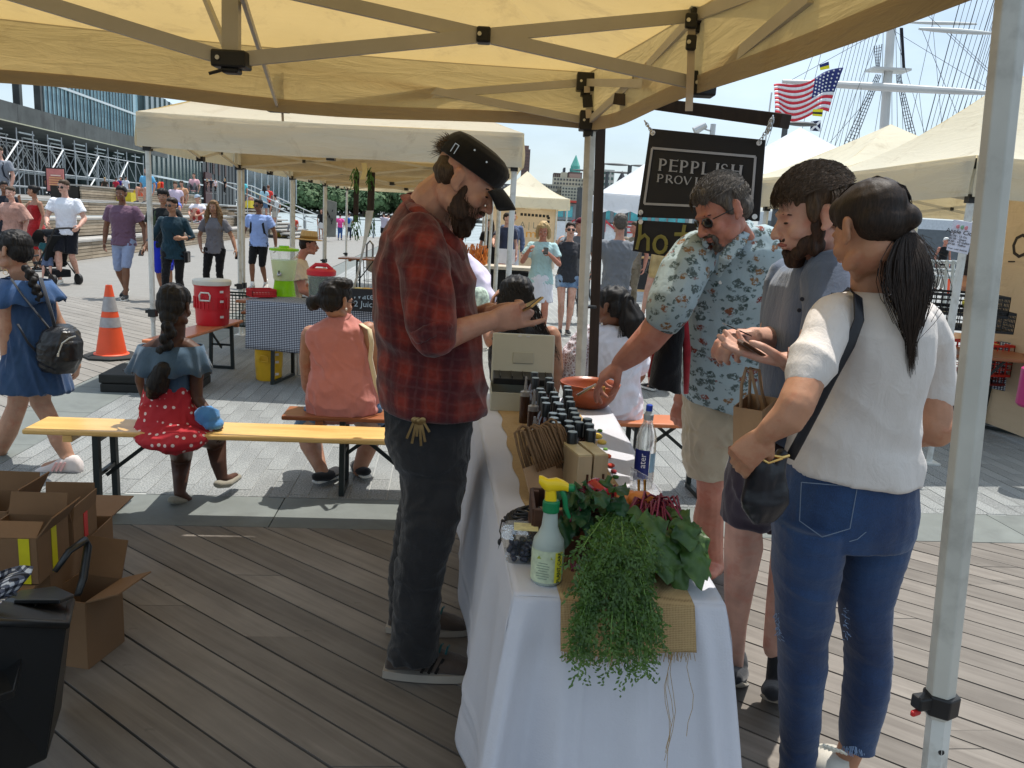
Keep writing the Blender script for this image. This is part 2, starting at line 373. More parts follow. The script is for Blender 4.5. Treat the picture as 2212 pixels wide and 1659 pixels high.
def tent(label,P,z0,vh=.28,peak=.85,mt=M_cream,group='pop-up canopies at the market',legs=(1,1,1,1),truss=True,legw=.045,nu=16,hem=False,scallop=0,wrinkle=.010,feet=True,zc=None,valance=(1,1,1,1),pw=1.12,vmt=None):
 """P: four ground corners in order; z0 the valance's lower edge"""
 P=[Vector((p[0],p[1],0))for p in P];C=sum(P,Vector())/4;zc=zc or[z0]*4
 t=thing('canopy_tent',label,'tent',(C.x,C.y,0),group)
 ze=[z+vh for z in zc];pk=C+V(0,0,sum(ze)/4+peak)
 roof=MB();val=MB();hm=MB()
 for i in range(4):
  a,b_=P[i],P[(i+1)%4];n_=(b_-a).cross(V(0,0,1)).normalized()
  if n_.dot(a-C)<0:n_=-n_
  def rf(u,v,a=a,b_=b_,i=i,n_=n_):
   e=a.lerp(b_,u);z=ze[i]*(1-u)+ze[(i+1)%4]*u
   q=e.lerp(Vector((pk.x,pk.y,0)),v);h=z+(pk.z-z)*(v**pw)
   h-=.07*math.sin(math.pi*u)*math.sin(math.pi*min(1,v*1.15))+.015*math.sin(math.pi*u)*(1-v)
   h+=.006*fold((q.x,q.y,v),i+3)
   return V(q.x,q.y,h)
  roof.grid(rf,nu,12)
  if not valance[i]:continue
  def vf(u,v,lo=0,hi=1,off=.006,a=a,b_=b_,i=i,n_=n_):
   e=a.lerp(b_,u);zt=(ze[i]*(1-u)+ze[(i+1)%4]*u)-.015*math.sin(math.pi*u);w=lo+(hi-lo)*v
   h=vh*(1+(scallop*(abs(math.sin(u*math.pi*5))-.5)if scallop else .02*math.sin(u*7+i)))
   q=e+n_*(off+w*(wrinkle*1.5*fold((u*3,i*2.0,w*.35),i+11)+.012));return V(q.x,q.y,zt-h*w)
  val.grid(lambda u,v:vf(u,v),48,8)
  if hem:hm.grid(lambda u,v:vf(u,v,.80,1.004,.0095),48,2);hm.grid(lambda u,v:vf(u,v,.80,1.004,.0025),48,2)
 roof.build('roof',mt,t,True);val.build('valance',vmt or mt,t,True)
 if hem:hm.build('hem',M_creamhem if mt in(M_cream,M_ivory)else mt,t,True)
 inn=[P[i]+(C-P[i]).normalized()*.085 for i in range(4)]
 for i in range(4):
  if not legs[i]:continue
  q=inn[i];zt=ze[i]-.02
  b=MB();b.lathe(q,[(legw/2*1.12,.55),(legw/2*1.12,zt)],8);b.lathe(q,[(legw/2*.86,.01),(legw/2*.86,.56)],8);b.box(q+V(0,0,.006),(.12,.12,.012));b.build('leg',M_alu2,t)
  b=MB();b.box(q+V(0,0,.62),(legw*1.5,legw*1.5,.07));b.box(q+V(-legw,0,.63),(legw,.02,.03));b.build('leg_clamp',M_blk,t,bevel=.004)
  if truss:MB().box(q+V(0,0,zt-.03),(.07,.07,.07)).build('bracket',M_blk,t);MB().box(q+V(0,0,zt-.27),(.065,.065,.06)).build('bracket',M_blk,t)
 if truss:
  for i in range(4):
   if not(legs[i]and legs[(i+1)%4]):continue
   a,b_=inn[i],inn[(i+1)%4];m_=(a+b_)/2;za,zb=ze[i]-.05,ze[(i+1)%4]-.05;zm=(za+zb)/2-.03
   for p,z in((a,za),(b_,zb)):
    MB().beam(p+V(0,0,z),m_+V(0,0,zm-.20),.012,.028).build('truss_bar',M_bars,t);MB().beam(p+V(0,0,z-.24),m_+V(0,0,zm),.012,.028).build('truss_bar',M_bars,t)
    MB().box((p+m_)/2+V(0,0,(z+zm)/2-.11),(.035,.035,.035)).build('bracket',M_blk,t)
   MB().box(m_+V(0,0,zm-.21),(.07,.07,.05)).build('bracket',M_blk,t)
 return t
rd=V(-.065,1,0).normalized()
base=[V(-3.34,7.3,0),V(-.02,7.3,0)]
rowl=['cream canopy just beyond the yellow bench, its long pale valance facing us','second cream canopy of the row receding behind the lemonade jug','third cream canopy of the receding row','farthest cream canopy of the receding row by the waterfront']
for k in range(4):
 A,B=base[0]+rd*3.07*k,base[1]+rd*3.07*k;kw=dict(truss=True)
 Cc,Dd=B+rd*3.03,A+rd*3.03
 tent(rowl[k],[A,B,Cc,Dd],2.07+.015*k,vh=.285,peak=.8,wrinkle=.014 if k==0 else .01,group='cream canopies in the receding row',vmt=M_pale)
Cn,Rn=V(.32,4.55,0),V(.80,1.53,0)
dcr=(Rn-Cn);px_=V(dcr.y,-dcr.x,0).normalized()*3.05
if px_.x>0:px_=-px_
Ln,Nn=Cn+px_,Rn+px_
nz0=2.10;nvh=.30;n_eave=nz0+nvh
nt_=thing('canopy_tent','big cream canopy overhead with its scissor truss, sheltering the white table','tent',((Cn+Nn)/2),None)
NC=[Cn,Rn,Nn,Ln];NCen=sum(NC,Vector())/4;npk=NCen+V(0,0,n_eave+.62)
roof=MB();val=MB();hm=MB()
zc_=[nz0,nz0-.04,nz0,nz0+.02]
for i in range(4):
 a,b_=NC[i],NC[(i+1)%4];n_=(b_-a).cross(V(0,0,1)).normalized()
 if n_.dot(a-NCen)<0:n_=-n_
 za,zb=zc_[i]+nvh,zc_[(i+1)%4]+nvh
 def rf(u,v):
  e=a.lerp(b_,u);z=za*(1-u)+zb*u;q=e.lerp(Vector((npk.x,npk.y,0)),v);h=z+(npk.z-z)*v**1.1
  h-=.10*math.sin(math.pi*u)*math.sin(math.pi*min(1,v*1.3))+.02*math.sin(math.pi*u)*(1-v);h+=.011*min(1,v*7)*fold((q.x*1.6,q.y*1.6,v*.7),i+3);return V(q.x,q.y,h)
 roof.grid(rf,40,26)
 def vf(u,v,lo=0,hi=1,off=.006):
  e=a.lerp(b_,u);zt=za*(1-u)+zb*u-.02*math.sin(math.pi*u)+.012;w=lo+(hi-lo)*v
  q=e+n_*(off*min(1,w*9)-.004+w*(.014*fold((u*3.5,i*2.0,w*.4),i+31)+.01));return V(q.x,q.y,zt-(nvh+.014*math.sin(u*9+i))*w)
 val.grid(lambda u,v:vf(u,v),64,10)
 hm.grid(lambda u,v:vf(u,v,.80,1.004,.009),64,3);hm.grid(lambda u,v:vf(u,v,.80,1.004,.003),64,3)
roof.build('roof',M_cream,nt_,True);val.build('valance',M_cream,nt_,True);hm.build('hem',M_creamhem,nt_,True)
def hexleg(p,zt,w,lean=(0,0),zlock=.70):
 top=p+V(lean[0],lean[1],zt);q=p.lerp(top,zlock/zt)
 r1=[q,top];b=MB()
 b.tube([q-V(0,0,.03),top],w/2,6,up=(1,0,0));b.build('leg',M_alu,nt_,bevel=.003)
 b=MB();b.tube([p,q],w/2*.84,6,up=(1,0,0));b.build('leg',M_alu2,nt_)
 for z in(.12,.30,.48,.60):c=p.lerp(top,z/zt);hb=MB();hb.lathe(c+V(-.0,-w*.36,0),[(.006,0),(.006,.003)],10,Matrix.Rotation(math.pi/2,3,'X'));hb.build('pin_hole',M_blk,nt_)
 cb=MB();cb.tube([q+V(0,0,-.022),q+V(0,0,.022)],w*.64,6,up=(1,0,0));cb.box(q+V(-w*.72,-w*.15,.004),(w*.7,w*.5,.028),rz=.3);cb.build('leg_clamp',M_blk,nt_,bevel=.004)
 MB().box(q+V(-w*.98,-w*.25,-.018),(.026,.010,.013),rz=.5).build('release_tab',mat('red_plastic',(.55,.02,.02),.4),nt_,bevel=.004)
Rtop=D(2187,5,1.53);Rbot=D(2018,1650,1.53);dR=(Rbot-Rtop)/(Rbot.z-Rtop.z);Rfoot=Rtop-dR*Rtop.z;Rlean=Rtop+dR*(2.2-Rtop.z)-Rfoot
hexleg(Rfoot,2.2,.056,(Rlean.x,Rlean.y),.70)
hexleg(D(1263,810,4.5).xy.to_3d()+V(0,0,0),2.32,.064,(D(1271,300,4.5).x-D(1263,810,4.5).x-.0,0),.62)
for q in(Ln,Nn):hexleg(q+(NCen-q).normalized()*.05,2.3,.05)
def bar(a,b_,w=.036,h=.018,m=M_bars):return MB().beam(a,b_,h,w).build('truss_bar',m,nt_)
def brk(c,s=(.09,.07,.07),rz=0,plug=True):
 b=MB();b.box(c,s,rz=rz)
 if plug:b.box(c+V(0,0,-s[2]*.62),(s[0]*.5,s[1]*.7,s[2]*.35),rz=rz)
 b.build('bracket',M_blk,nt_,bevel=.006)
 MB().lathe(c+V(-s[0]*.28,-s[1]*.52,0),[(.007,0),(.007,.004)],8,Matrix.Rotation(math.pi/2,3,'X')).build('bolt',M_bolt,nt_)
YF=4.50
Ctop,Csl=D(1266,178,YF),D(1272,262,YF);Mup,Mlo=D(612,132,YF-.12),D(602,230,YF-.12)
Ltop=D(-260,18,YF-.26);Lsl=D(-260,182,YF-.26)
for a,b_ in((Ctop,Mlo),(Csl,Mup),(Mlo,Ltop),(Mup,Lsl)):bar(a,b_,.038,.016)
brk(Ctop,(.10,.08,.09));brk(Csl,(.10,.09,.10));brk(Mlo,(.11,.05,.06),plug=False);brk(D(945,198,YF-.02),(.04,.04,.045),plug=False);brk(D(231,132,YF-.18),(.045,.04,.05),plug=False)
MB().box(Csl+V(.055,-.03,-.01),(.018,.02,.035)).build('release_tab',MATS['red_plastic'],nt_)
hub=D(500,130,2.62);YS=3.02
Sup,Slo=D(1500,34,YS),D(1516,183,YS);X1=D(1045,77,2.84)
hub_up=V(hub.x,hub.y,hub.z+.30)
bar(Slo,hub_up.lerp(Slo,0),.042,.018)if False else None
t_=(Slo-X1).length
bar(Slo,X1+(X1-Slo)*1.1,.042,.018);bar(Sup,X1,.042,.018);bar(X1,hub,.042,.018)
bar(hub,D(-230,-92,2.35),.042,.018)
bar(D(500,-60,2.62),hub,.05,.028);bar(D(437,-20,2.9),hub+V(-.01,.03,0),.024,.012);bar(D(520,-20,2.5),Mlo+V(0,-.02,0),.024,.012)
brk(hub,(.105,.07,.05));brk(X1,(.045,.05,.05),plug=False);brk(Slo,(.09,.08,.08),plug=False);brk(Sup+V(.02,0,.02),(.07,.08,.10));brk(Sup+V(.06,0,.03),(.10,.03,.02),plug=False)
b=MB();b.tube([hub+V(-.02,-.03,-.035),hub+V(-.055,-.04,-.048)],.005,8);b.build('pull_pin',M_blk,nt_)
XC=D(1375,170,3.75)
bar(Ctop,Slo,.036,.016);bar(Csl,XC,.036,.016);bar(XC,Sup,.036,.016);brk(XC,(.035,.035,.05),plug=False)
bar(Sup,D(1790,-75,2.2),.04,.016);bar(Slo,D(1752,-12,2.2),.04,.016)
def strap(pts,w,name='strap',m=M_strap):
 b=MB();P=[Vector(p)for p in pts]
 for a,c in zip(P,P[1:]):b.beam(a,c,w,.002,up=(0,1,0))
 return b.build(name,m,nt_)
strap([D(1494,60,YS-.05),D(1492,150,YS-.05),D(1488,240,YS-.05)],.026);brk(D(1493,45,YS-.06),(.04,.02,.05),plug=False);brk(D(1493,92,YS-.06),(.035,.018,.05),plug=False)
strap([D(610,140,YF-.16),D(609,220,YF-.16),D(611,262,YF-.16)],.012);brk(D(610,138,YF-.17),(.05,.02,.035),plug=False);brk(D(612,182,YF-.17),(.035,.02,.05),plug=False)
strap([D(1268,205,YF-.06),D(1270,232,YF-.06)],.05,m=M_blk);strap([D(1271,236,YF-.06),D(1272,255,YF-.06)],.03);strap([D(1268,186,YF-.06),D(1268,200,YF-.06)],.03)
M_dkwood=wood_mat('dark_wood',(.018,.011,.008),(.05,.03,.02),.6,2,1.0,.1)
sp=thing('sign_post','dark wooden post lashed to the pole beside the table, with a long arm','post',(D(1290,560,4.62).x,4.62,0))
a,b_=D(1297,292,4.62),D(1281,800,4.62);dd=(b_-a)/(b_.z-a.z)
MB().beam(a-dd*(a.z-2.3),a-dd*a.z,.052,.035,up=(0,1,0)).build('post',M_dkwood,sp,bevel=.003)
sa,sb=D(1478,233,3.55),D(1697,262,3.05)
MB().beam(sa+(sa-sb)*.85,sb,.05,.05).build('arm',M_dkwood,sp,bevel=.003)
for y in(662,):MB().lathe(D(1270,y,4.53),[(.048,-.006),(.048,.006)],14).build('zip_tie',M_blk,sp)
M_signblk=mat('sign_black',(.014,.014,.017),.55,.3,3,.1,40)
M_signlet=mat('sign_lettering',(.42,.42,.44),.7)
M_chain=mat('chain_steel',(.5,.5,.5),.3,metal=1)
YSg=3.3
q=[D(1404,277,YSg+.12),D(1653,302,YSg-.12),D(1640,478,YSg-.12),D(1376,469,YSg+.12)]
def board(P,thick,name,mt,par):
 n_=(P[1]-P[0]).cross(P[3]-P[0]).normalized();b=MB();A=list(P)+[p+n_*thick for p in P]
 b.add(A,[(0,1,2,3),(7,6,5,4),(0,4,5,1),(1,5,6,2),(2,6,7,3),(3,7,4,0)]);return b.build(name,mt,par,bevel=.002),n_
sg=thing('hanging_sign','large black hanging shop sign with white serif lettering in a white frame','sign',q[0])
_,sn=board(q,.008,'board',M_signblk,sg)
if sn.y>0:sn=-sn
def qq(u,v,P=q,off=.004):return P[0].lerp(P[1],u).lerp(P[3].lerp(P[2],u),v)+sn*off
fr=MB()
for(u0,v0,u1,v1)in((.05,.215,.935,.215),(.935,.215,.935,.845),(.935,.845,.05,.845),(.05,.845,.05,.215)):fr.beam(qq(u0,v0),qq(u1,v1),.009,.0016,up=sn)
fr.build('frame_line',M_signlet,sg)
ux=(qq(1,.3)-qq(0,.3)).normalized();uz=(qq(.5,0)-qq(.5,1)).normalized()
def serif(s,c,size,par,mt,wmul=1.0):
 """thick serif capitals built from strokes"""
 S={'P':[('v',0),('bowl',0,.45,1)],'E':[('v',0),('h',0,.95),('h',0,.5),('h',0,.05)],'L':[('v',0),('h',0,.05)],'I':[('v',.25)],'H':[('v',0),('v',.62),('h',0,.5)],'S':[('s',)],'R':[('v',0),('bowl',0,.45,1),('d',.3,.5,.75,0)],'O':[('o',)],'V':[('d',0,1,.36,0),('d2',.36,0,.72,1)],'N':[('v',0),('v',.62),('d',.05,1,.66,0)]}
 adv={'I':.55,'L':.85,'O':.98}
 tot=sum(adv.get(ch,.88)for ch in s)*wmul;x=-tot/2
 for ch in s:
  b=MB();w=.20
  def pt(a,z,off=.0012):return c+ux*((x+a*wmul)*size)+uz*((z-.5)*size)+sn*off
  def st(a,z,a2,z2,ww,o_=.0012):b.beam(pt(a,z,o_),pt(a2,z2,o_),ww*size,.0015,up=sn)
  for e in S[ch]:
   if e[0]=='v':st(e[1]+.1,0,e[1]+.1,1,w);st(e[1]-.04,.02,e[1]+.24,.02,.05,.0016);st(e[1]-.04,.98,e[1]+.24,.98,.05,.0016)
   if e[0]=='h':st(e[1]+.1,e[2],e[1]+.66,e[2],.07,.0019);(st(.64,e[2]-.06,.64,e[2]+.10,.05,.0022)if ch in 'EL' and e[2]!=.5 else None)
   if e[0]=='d':st(e[1],e[2],e[3],e[4],w*.9,.0021)
   if e[0]=='d2':st(e[1],e[2],e[3],e[4],.07,.0023)
   if e[0]in('bowl','o','s'):
    if e[0]=='bowl':pp=[(.1+.46*math.sin(t)**.7 if t<3.1415 else .1,.5+e[2]/2+(.26)*math.cos(t)+.0)for t in[i*math.pi/10 for i in range(11)]];pp=[(min(.62,a),z)for a,z in pp];th=lambda i:.06+.10*math.sin(i*math.pi/10)
    elif e[0]=='o':pp=[(.42+.36*math.sin(t),.5+.48*math.cos(t))for t in[i*math.pi/9 for i in range(19)]];th=lambda i:.06+.11*abs(math.sin(i*math.pi/9))
    else:pp=[(.55,.80),(.45,.95),(.28,.96),(.14,.84),(.14,.70),(.28,.57),(.44,.45),(.56,.30),(.54,.14),(.40,.04),(.22,.04),(.10,.2)];th=lambda i:.07+.09*math.exp(-((i-5.5)/2.2)**2)
    for i in range(len(pp)-1):
     st(pp[i][0],pp[i][1],pp[i+1][0],pp[i+1][1],th(i+.5),.0014+.00002*i)
  b.build('letter',mt,par);x+=adv.get(ch,.88)*wmul
serif('PEPPLISH',qq(.49,.40,off=.006),.046,sg,M_signlet,1.10);serif('PROVISIONS',qq(.49,.56,off=.006),.031,sg,M_signlet,1.32)
for(u_,v_)in((.035,.05),(.955,.045),(.03,.945),(.965,.945)):b=MB();b.lathe(qq(u_,v_,off=.002),[(.010,0),(.010,.003)],16,frame4((0,0,0),ux,uz).to_3x3());b.build('grommet',mat('grommet',(.8,.82,.85),.4),sg)
def chain(a,b_,par,n=9,r=.007):
 b=MB()
 for i in range(n):
  c=a.lerp(b_,(i+.5)/n);d=(b_-a).normalized();s_=d.cross(V(0,1,0)if i%2 else V(1,0,.2)).normalized()
  P=[c+d*(r*1.5*math.cos(t))+s_*(r*.8*math.sin(t))for t in[k*math.pi/4 for k in range(9)]];b.tube(P,r*.26,5)
 b.build('chain',M_chain,par)
chain(qq(.035,.05),D(1393,262,YSg+.12),sg,5);chain(qq(.955,.045),D(1672,256,3.06),sg,9);chain(D(1668,256,3.03),D(1660,283,3.03),sg,5,.010)
q2=[D(1376,475,YSg+.12),D(1662,492,YSg-.14),D(1655,590,YSg-.14),D(1366,542,YSg+.12)]
s2=thing('hanging_sign','smaller black sign hanging below the shop sign with hand painted yellow writing','sign',q2[0])
board(q2,.008,'board',M_signblk,s2)
M_ypaint=mat('yellow_paint',(.27,.25,.07),.7,.3,12)
def hw(lines,par,P,w=.011,off=.0055):
 for L_ in lines:
  b=MB();pp=[P[0].lerp(P[1],a).lerp(P[3].lerp(P[2],a),z)+sn*off for a,z in L_];b.tube(pp,w,8,k=.18,up=sn);b.build('letter',M_ypaint,par);off+=.0004
hw([[(.035,.10),(.045,.5),(.035,.93)],[(.045,.60),(.085,.45),(.115,.55),(.125,.92)],[(.215+.048*math.cos(t),.68+.24*math.sin(t))for t in[i*.52 for i in range(13)]],[(.385,.06),(.375,.5),(.36,.95)],[(.315,.34),(.445,.30)],[(.60,.28),(.54,.33),(.53,.46),(.60,.54),(.63,.64),(.56,.76)],[(.72+.045*math.cos(t),.62+.2*math.sin(t))for t in[i*.52 for i in range(13)]]],s2,q2,.0075)
chain(qq(.03,.945),q2[0].lerp(q2[3],.1)+V(.02,0,0),s2,4)
b=MB();b.lathe(q2[0].lerp(q2[1],.04).lerp(q2[3],.06)+sn*.006,[(.010,0),(.010,.002)],12,frame4((0,0,0),ux,uz).to_3x3());b.build('grommet',MATS['grommet'],s2)
M_bl=wood_mat('bleacher_wood',(.25,.19,.13),(.46,.38,.28),.8,1,.5,.28,.2)
M_bt=wood_mat('bleacher_tread',(.30,.285,.26),(.42,.40,.37),.8,1,.5,.1,.2)
M_yel=mat('yellow_panel',(.62,.50,.03),.5)
Bo=V(-11.25,21,0);Bd=V(-.125,1,0).normalized();Bn=V(-Bd.y,Bd.x,0)
bl=thing('bleachers','broad wooden bleacher steps with slatted risers behind the walkers','bleachers',Bo)
def bp(s,t,z=0):return Bo+Bd*s+Bn*t+V(0,0,z)
seg=5.0
for k in range(4):
 s0,s1=(-14,30)if k<3 else(8,24)
 z0=.5*k;t0=.95*k
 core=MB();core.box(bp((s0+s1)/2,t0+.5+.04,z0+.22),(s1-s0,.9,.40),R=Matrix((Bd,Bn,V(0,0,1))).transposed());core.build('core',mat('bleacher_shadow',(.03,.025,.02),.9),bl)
 s=s0
 while s<s1:
  e=min(s+seg,s1)
  for j in range(5):
   q=rnd.uniform(-.006,.006)
   MB().beam(bp(s+.01,t0+.02+q,z0+.05+.088*j),bp(e-.01,t0+.02+q,z0+.05+.088*j),.05,.074).build('slat',M_bl,bl)
  MB().beam(bp(s+.01,t0+.02,z0+.475),bp(e-.01,t0+.02,z0+.475),.10,.05).build('tread_board',M_bt,bl)
  for j in(1,2):MB().beam(bp(s+.01,t0-.02+.31*j,z0+.475),bp(e-.01,t0-.02+.31*j,z0+.475),.30,.05).build('tread_board',M_bt,bl)
  s=e
for(x,y,Y,w_,h_)in((275,427,32,.56,.4),(537,441,46,.4,.4),(608,508,46,.32,.26),(519,462,46,.25,.2)):MB().box(D(x,y,Y),(w_,.6,h_)).build('end_panel',M_yel,bl)
b=MB();b.add([bp(-14,2.9,1.49),bp(45,2.9,1.49),bp(60,60,1.49),bp(-30,60,1.49)],[(3,2,1,0)]);b.add([bp(29.9,3.8,1.49),bp(29.9,2.8,1.49),bp(45,2.8,1.49),bp(45,2.8,0),bp(29.9,2.8,0)],[(1,2,3,4)])
tag(b.build('upper_terrace',mat('terrace_concrete',(.20,.19,.175),.8,.15,1)),kind='structure')
M_rail=mat('rail_steel',(.55,.58,.58),.35,metal=.6)
st=thing('stairs','wooden stairs with steel handrails at the far end of the bleachers','stairs',V(-12,46,0))
for k in range(10):
 MB().box(V(-12.0-.40*k,46.5,.08+.16*k),(.46,5.6,.07)).build('step',M_bt,st);MB().box(V(-12.16-.40*k,46.5,.0+.16*k),(.05,5.6,.10)).build('riser',M_bl,st)
for y in(43.8,46.4,49.2):
 P0,P1=V(-11.3,y,1.0),V(-15.9,y,2.75);MB().tube([P0+V(.4,0,-.1),P0,P1,P1+V(-.7,0,.05)],.035,6).build('handrail',M_rail,st)
 for k in range(4):q=P0.lerp(P1,k/3);MB().tube([q,q-V(0,0,1.0)],.025,6).build('rail_post',M_rail,st)
rl=thing('railing','steel waterfront railing with mesh panels along the pier edge','railing',V(-12,54,0))
ra,rb_=V(-13.5,52.0,0),V(3,56.5,0)
for k in range(13):
 q=ra.lerp(rb_,k/12);MB().box(q+V(0,0,.55),(.10,.10,1.1)).build('rail_post',mat('galvanised',(.28,.31,.32),.5,metal=.2),rl)
MB().beam(ra+V(0,0,1.12),rb_+V(0,0,1.12),.08,.06).build('top_rail',MATS['galvanised'],rl)
b=MB()
for k in range(9):b.beam(ra+V(0,0,.15+.1*k),rb_+V(0,0,.15+.1*k),.008,.008)
b.build('rail_wire',MATS['galvanised'],rl)
M_conc=mat('dark_concrete',(.085,.092,.09),.8,.25,.5,dirt=(.05,.05,.05),ds=.6)
M_dark=mat('building_dark',(.012,.014,.016),.6,.2,.5)
M_gl1=mat('pale_glazing',(.22,.36,.42),.15,.15,.15,spec=.8)
M_gl2=mat('dark_glazing',(.035,.055,.06),.12,.5,.8,spec=.8,stretch=(1,1,.2))
M_mul=mat('mullion',(.10,.14,.15),.5)
M_mullp=mat('pale_mullion',(.55,.60,.62),.5)
M_pipe=mat('scaffold_pipe',(.42,.44,.46),.4,metal=.3)
M_pipeb=mat('scaffold_brace_bright',(.85,.87,.88),.4)
fa,fb=D(0,430,60).xy.to_3d(),D(308,430,92).xy.to_3d();fd=(fb-fa).normalized();fnrm=V(fd.y,-fd.x,0)
if fnrm.x<0:fnrm=-fnrm
def fp(s,t,z):return fa+fd*s+fnrm*t+V(0,0,z)
FL=(fb-fa).length;RF=Matrix((fd,-fnrm,V(0,0,1))).transposed()
pb=thing('pier_building','dark glass and concrete pier building standing over silver scaffolding','building',fa)
zb0,zb1=6.6,8.0
MB().box(fp(FL/2-12,-8.2,4.0),(FL+30,.6,5.4),R=RF).build('wall',M_dark,pb)
MB().box(fp(FL/2-12,-4,zb0+.06),(FL+30,8,.12),R=RF).build('soffit',M_conc,pb)
for k in range(9):MB().box(fp(-16+k*6.4+2.9,.15,(zb0+zb1)/2),(6.36,.3,zb1-zb0),R=RF).build('panel',M_conc,pb)
MB().beam(fp(-20,.35,zb0+.02),fp(FL,.35,zb0+.02),.06,.08).build('edge_trim',mat('edge_trim',(.42,.42,.30),.6),pb)
gx=20*0+(D(125,260,70).xy.to_3d()-fa).dot(fd)
gx=max(6,gx)
MB().box(fp((gx+FL)/2+1,-.9,12.6),(FL-gx+2,.2,9),R=RF).build('glazing',M_gl1,pb)
nm=26
for k in range(nm+1):
 s=gx+(FL-gx)*k/nm;MB().box(fp(s,-.72,12.6),(.16 if k%6==0 else .07,.10,9),R=RF).build('mullion',M_mul,pb)
MB().beam(fp(gx,-.6,10.6),fp(FL+1,-.6,10.6),.1,.2).build('transom',M_mullp,pb)
MB().box(fp(gx/2-8,-5,12),(gx+16,.3,8),R=RF).build('wall',M_dark,pb)
for s in(-12,-6,0,gx-4,gx-.3):MB().box(fp(s,-1,12),(.5,.5,8),R=RF).build('column',M_conc,pb)
sc_=thing('scaffold','silver pipe scaffolding under the overhang of the pier building','scaffold',fa)
for r_,off in enumerate((0.0,-2.2,-4.4)):
 n=13
 for k in range(-3,n):
  s=k*FL/(n-1)+(r_*.6);MB().tube([fp(s,off+.2,1.5),fp(s,off+.2,6.0-(.0 if r_ else -.3))],.055,6).build('upright',M_pipe,sc_)
 for z in(2.1,3.3,5.4):MB().tube([fp(-12,off+.2,z),fp(FL,off+.2,z)],.045,5).build('ledger',M_pipe,sc_)
 for k in range(-3,n-1):
  s,s2_=k*FL/(n-1)+(r_*.6),(k+1)*FL/(n-1)+(r_*.6)
  MB().tube([fp(s,off+.24,5.4),fp(s2_,off+.24,3.3)],.03,5).build('brace',M_pipe,sc_)
  if r_==1:MB().tube([fp(s,off+.24,3.3),fp(s2_,off+.24,5.4)],.03,5).build('brace',M_pipe,sc_)
  if(k+r_)%3==0:MB().tube([fp(s,off+.3,3.4),fp(s2_,off+.3,5.3)],.06,5).build('brace',M_pipeb,sc_);MB().tube([fp(s-1,off+.3,1.7),fp(s+1.4,off+.3,3.2)],.06,5).build('brace',M_pipeb,sc_)
for k in range(7):MB().box(fp(k*5.2+.5,-.4,6.1),(2.6,.12,.10),R=RF).build('light_batten',M_mullp,sc_);MB().box(fp(k*5.2+.2,-2.2,6.0),(2.6,.12,.10),R=RF).build('light_batten',M_mullp,sc_)
ga,gb=D(318,425,95).xy.to_3d(),D(437,425,135).xy.to_3d()
def facade(name,label,a,b_,z0,z1,glass,mul,nv,hs,depth=8,mw=.12,extra=None):
 d=(b_-a).normalized();n_=V(d.y,-d.x,0)
 if n_.x<0:n_=-n_
 Ln=(b_-a).length;R=Matrix((d,-n_,V(0,0,1))).transposed();t=thing(name,label,'building',a)
 MB().box((a+b_)/2-n_*depth/2+V(0,0,(z0+z1)/2),(Ln,depth,z1-z0),R=R).build('wall',glass,t)
 for k in range(nv+1):MB().box(a+d*(Ln*k/nv)+n_*.06+V(0,0,(z0+z1)/2),(mw,.14,z1-z0),R=R).build('mullion',mul,t)
 for z in hs:MB().box((a+b_)/2+n_*.10+V(0,0,z),(Ln,.14,.22),R=R).build('transom',M_mullp,t)
 return t,d,n_,R
t,d,n_,R=facade('glass_hall','grey glazed hall with thin mullions right of the scaffolding',ga,gb,1.5,14,mat('hall_glass',(.06,.085,.085),.15,.6,.5,spec=.8,stretch=(3,3,.25)),M_mul,14,(4.4,8.0,2.3))
gc=D(508,425,165).xy.to_3d()
t,d,n_,R=facade('clad_block','dark metal clad block beyond the glazed hall',gb,gc,1.5,15,mat('clad_metal',(.05,.055,.058),.6,.3,1.5,stretch=(1,1,.1)),M_dark,9,())
for k,s in enumerate((4,9,14,20)):MB().box(gb+d*s+n_*.1+V(0,0,9),(1.2,.1,5),R=R).build('window',mat('rust_window',(.06,.025,.02),.5),t)
MB().box(gb+d*3+n_*.3+V(0,0,4.0),(5,.3,5),R=R).build('door',mat('maroon_door',(.06,.02,.02),.6),t)
gd,ge=D(534,425,210).xy.to_3d(),D(640,440,300).xy.to_3d()
facade('office_block','far dark blue glass block striped by tall white fins',gd,ge,3,30,mat('blue_glass',(.025,.05,.075),.2,.6,.4,spec=.7,stretch=(1,1,3)),M_mullp,9,(),12,.55)
fs=MB();fs.box((-100,1000,-3),(2600,180,4.5));tag(fs.build('far_shore',mat('shore',(.10,.10,.09),.9,.3,.02)),kind='structure')
M_leaf=mat('far_foliage',(.075,.13,.055),.8,.45,.10)
M_trunk=mat('bark',(.08,.06,.045),.9)
def crown_mesh(seed,n=1100):
 r=random.Random(seed);b=MB();lobes=[(Vector((r.uniform(-.6,.6),r.uniform(-.5,.5),r.uniform(.35,.95))),r.uniform(.28,.5))for _ in range(9)]
 for i in range(n):
  c,R_=r.choice(lobes);d=Vector((r.gauss(0,1),r.gauss(0,1),r.gauss(0,1))).normalized();p=c+d*R_*r.uniform(.75,1.05);s=r.uniform(.04,.085)
  a=d.orthogonal().normalized();a=(Matrix.Rotation(r.uniform(0,6.28),3,d)@a+d*r.uniform(-.5,.5)).normalized()*s;e=d.cross(a).normalized()*s
  b.add([p-a-e*.6,p+a-e*.6,p+a*.4+e,p-a*.5+e*.8],[(0,1,2,3)])
 for c,R_ in lobes:b.ell(c,(R_*.6,R_*.6,R_*.55),n=7,m=5)
 return b
TP=[]
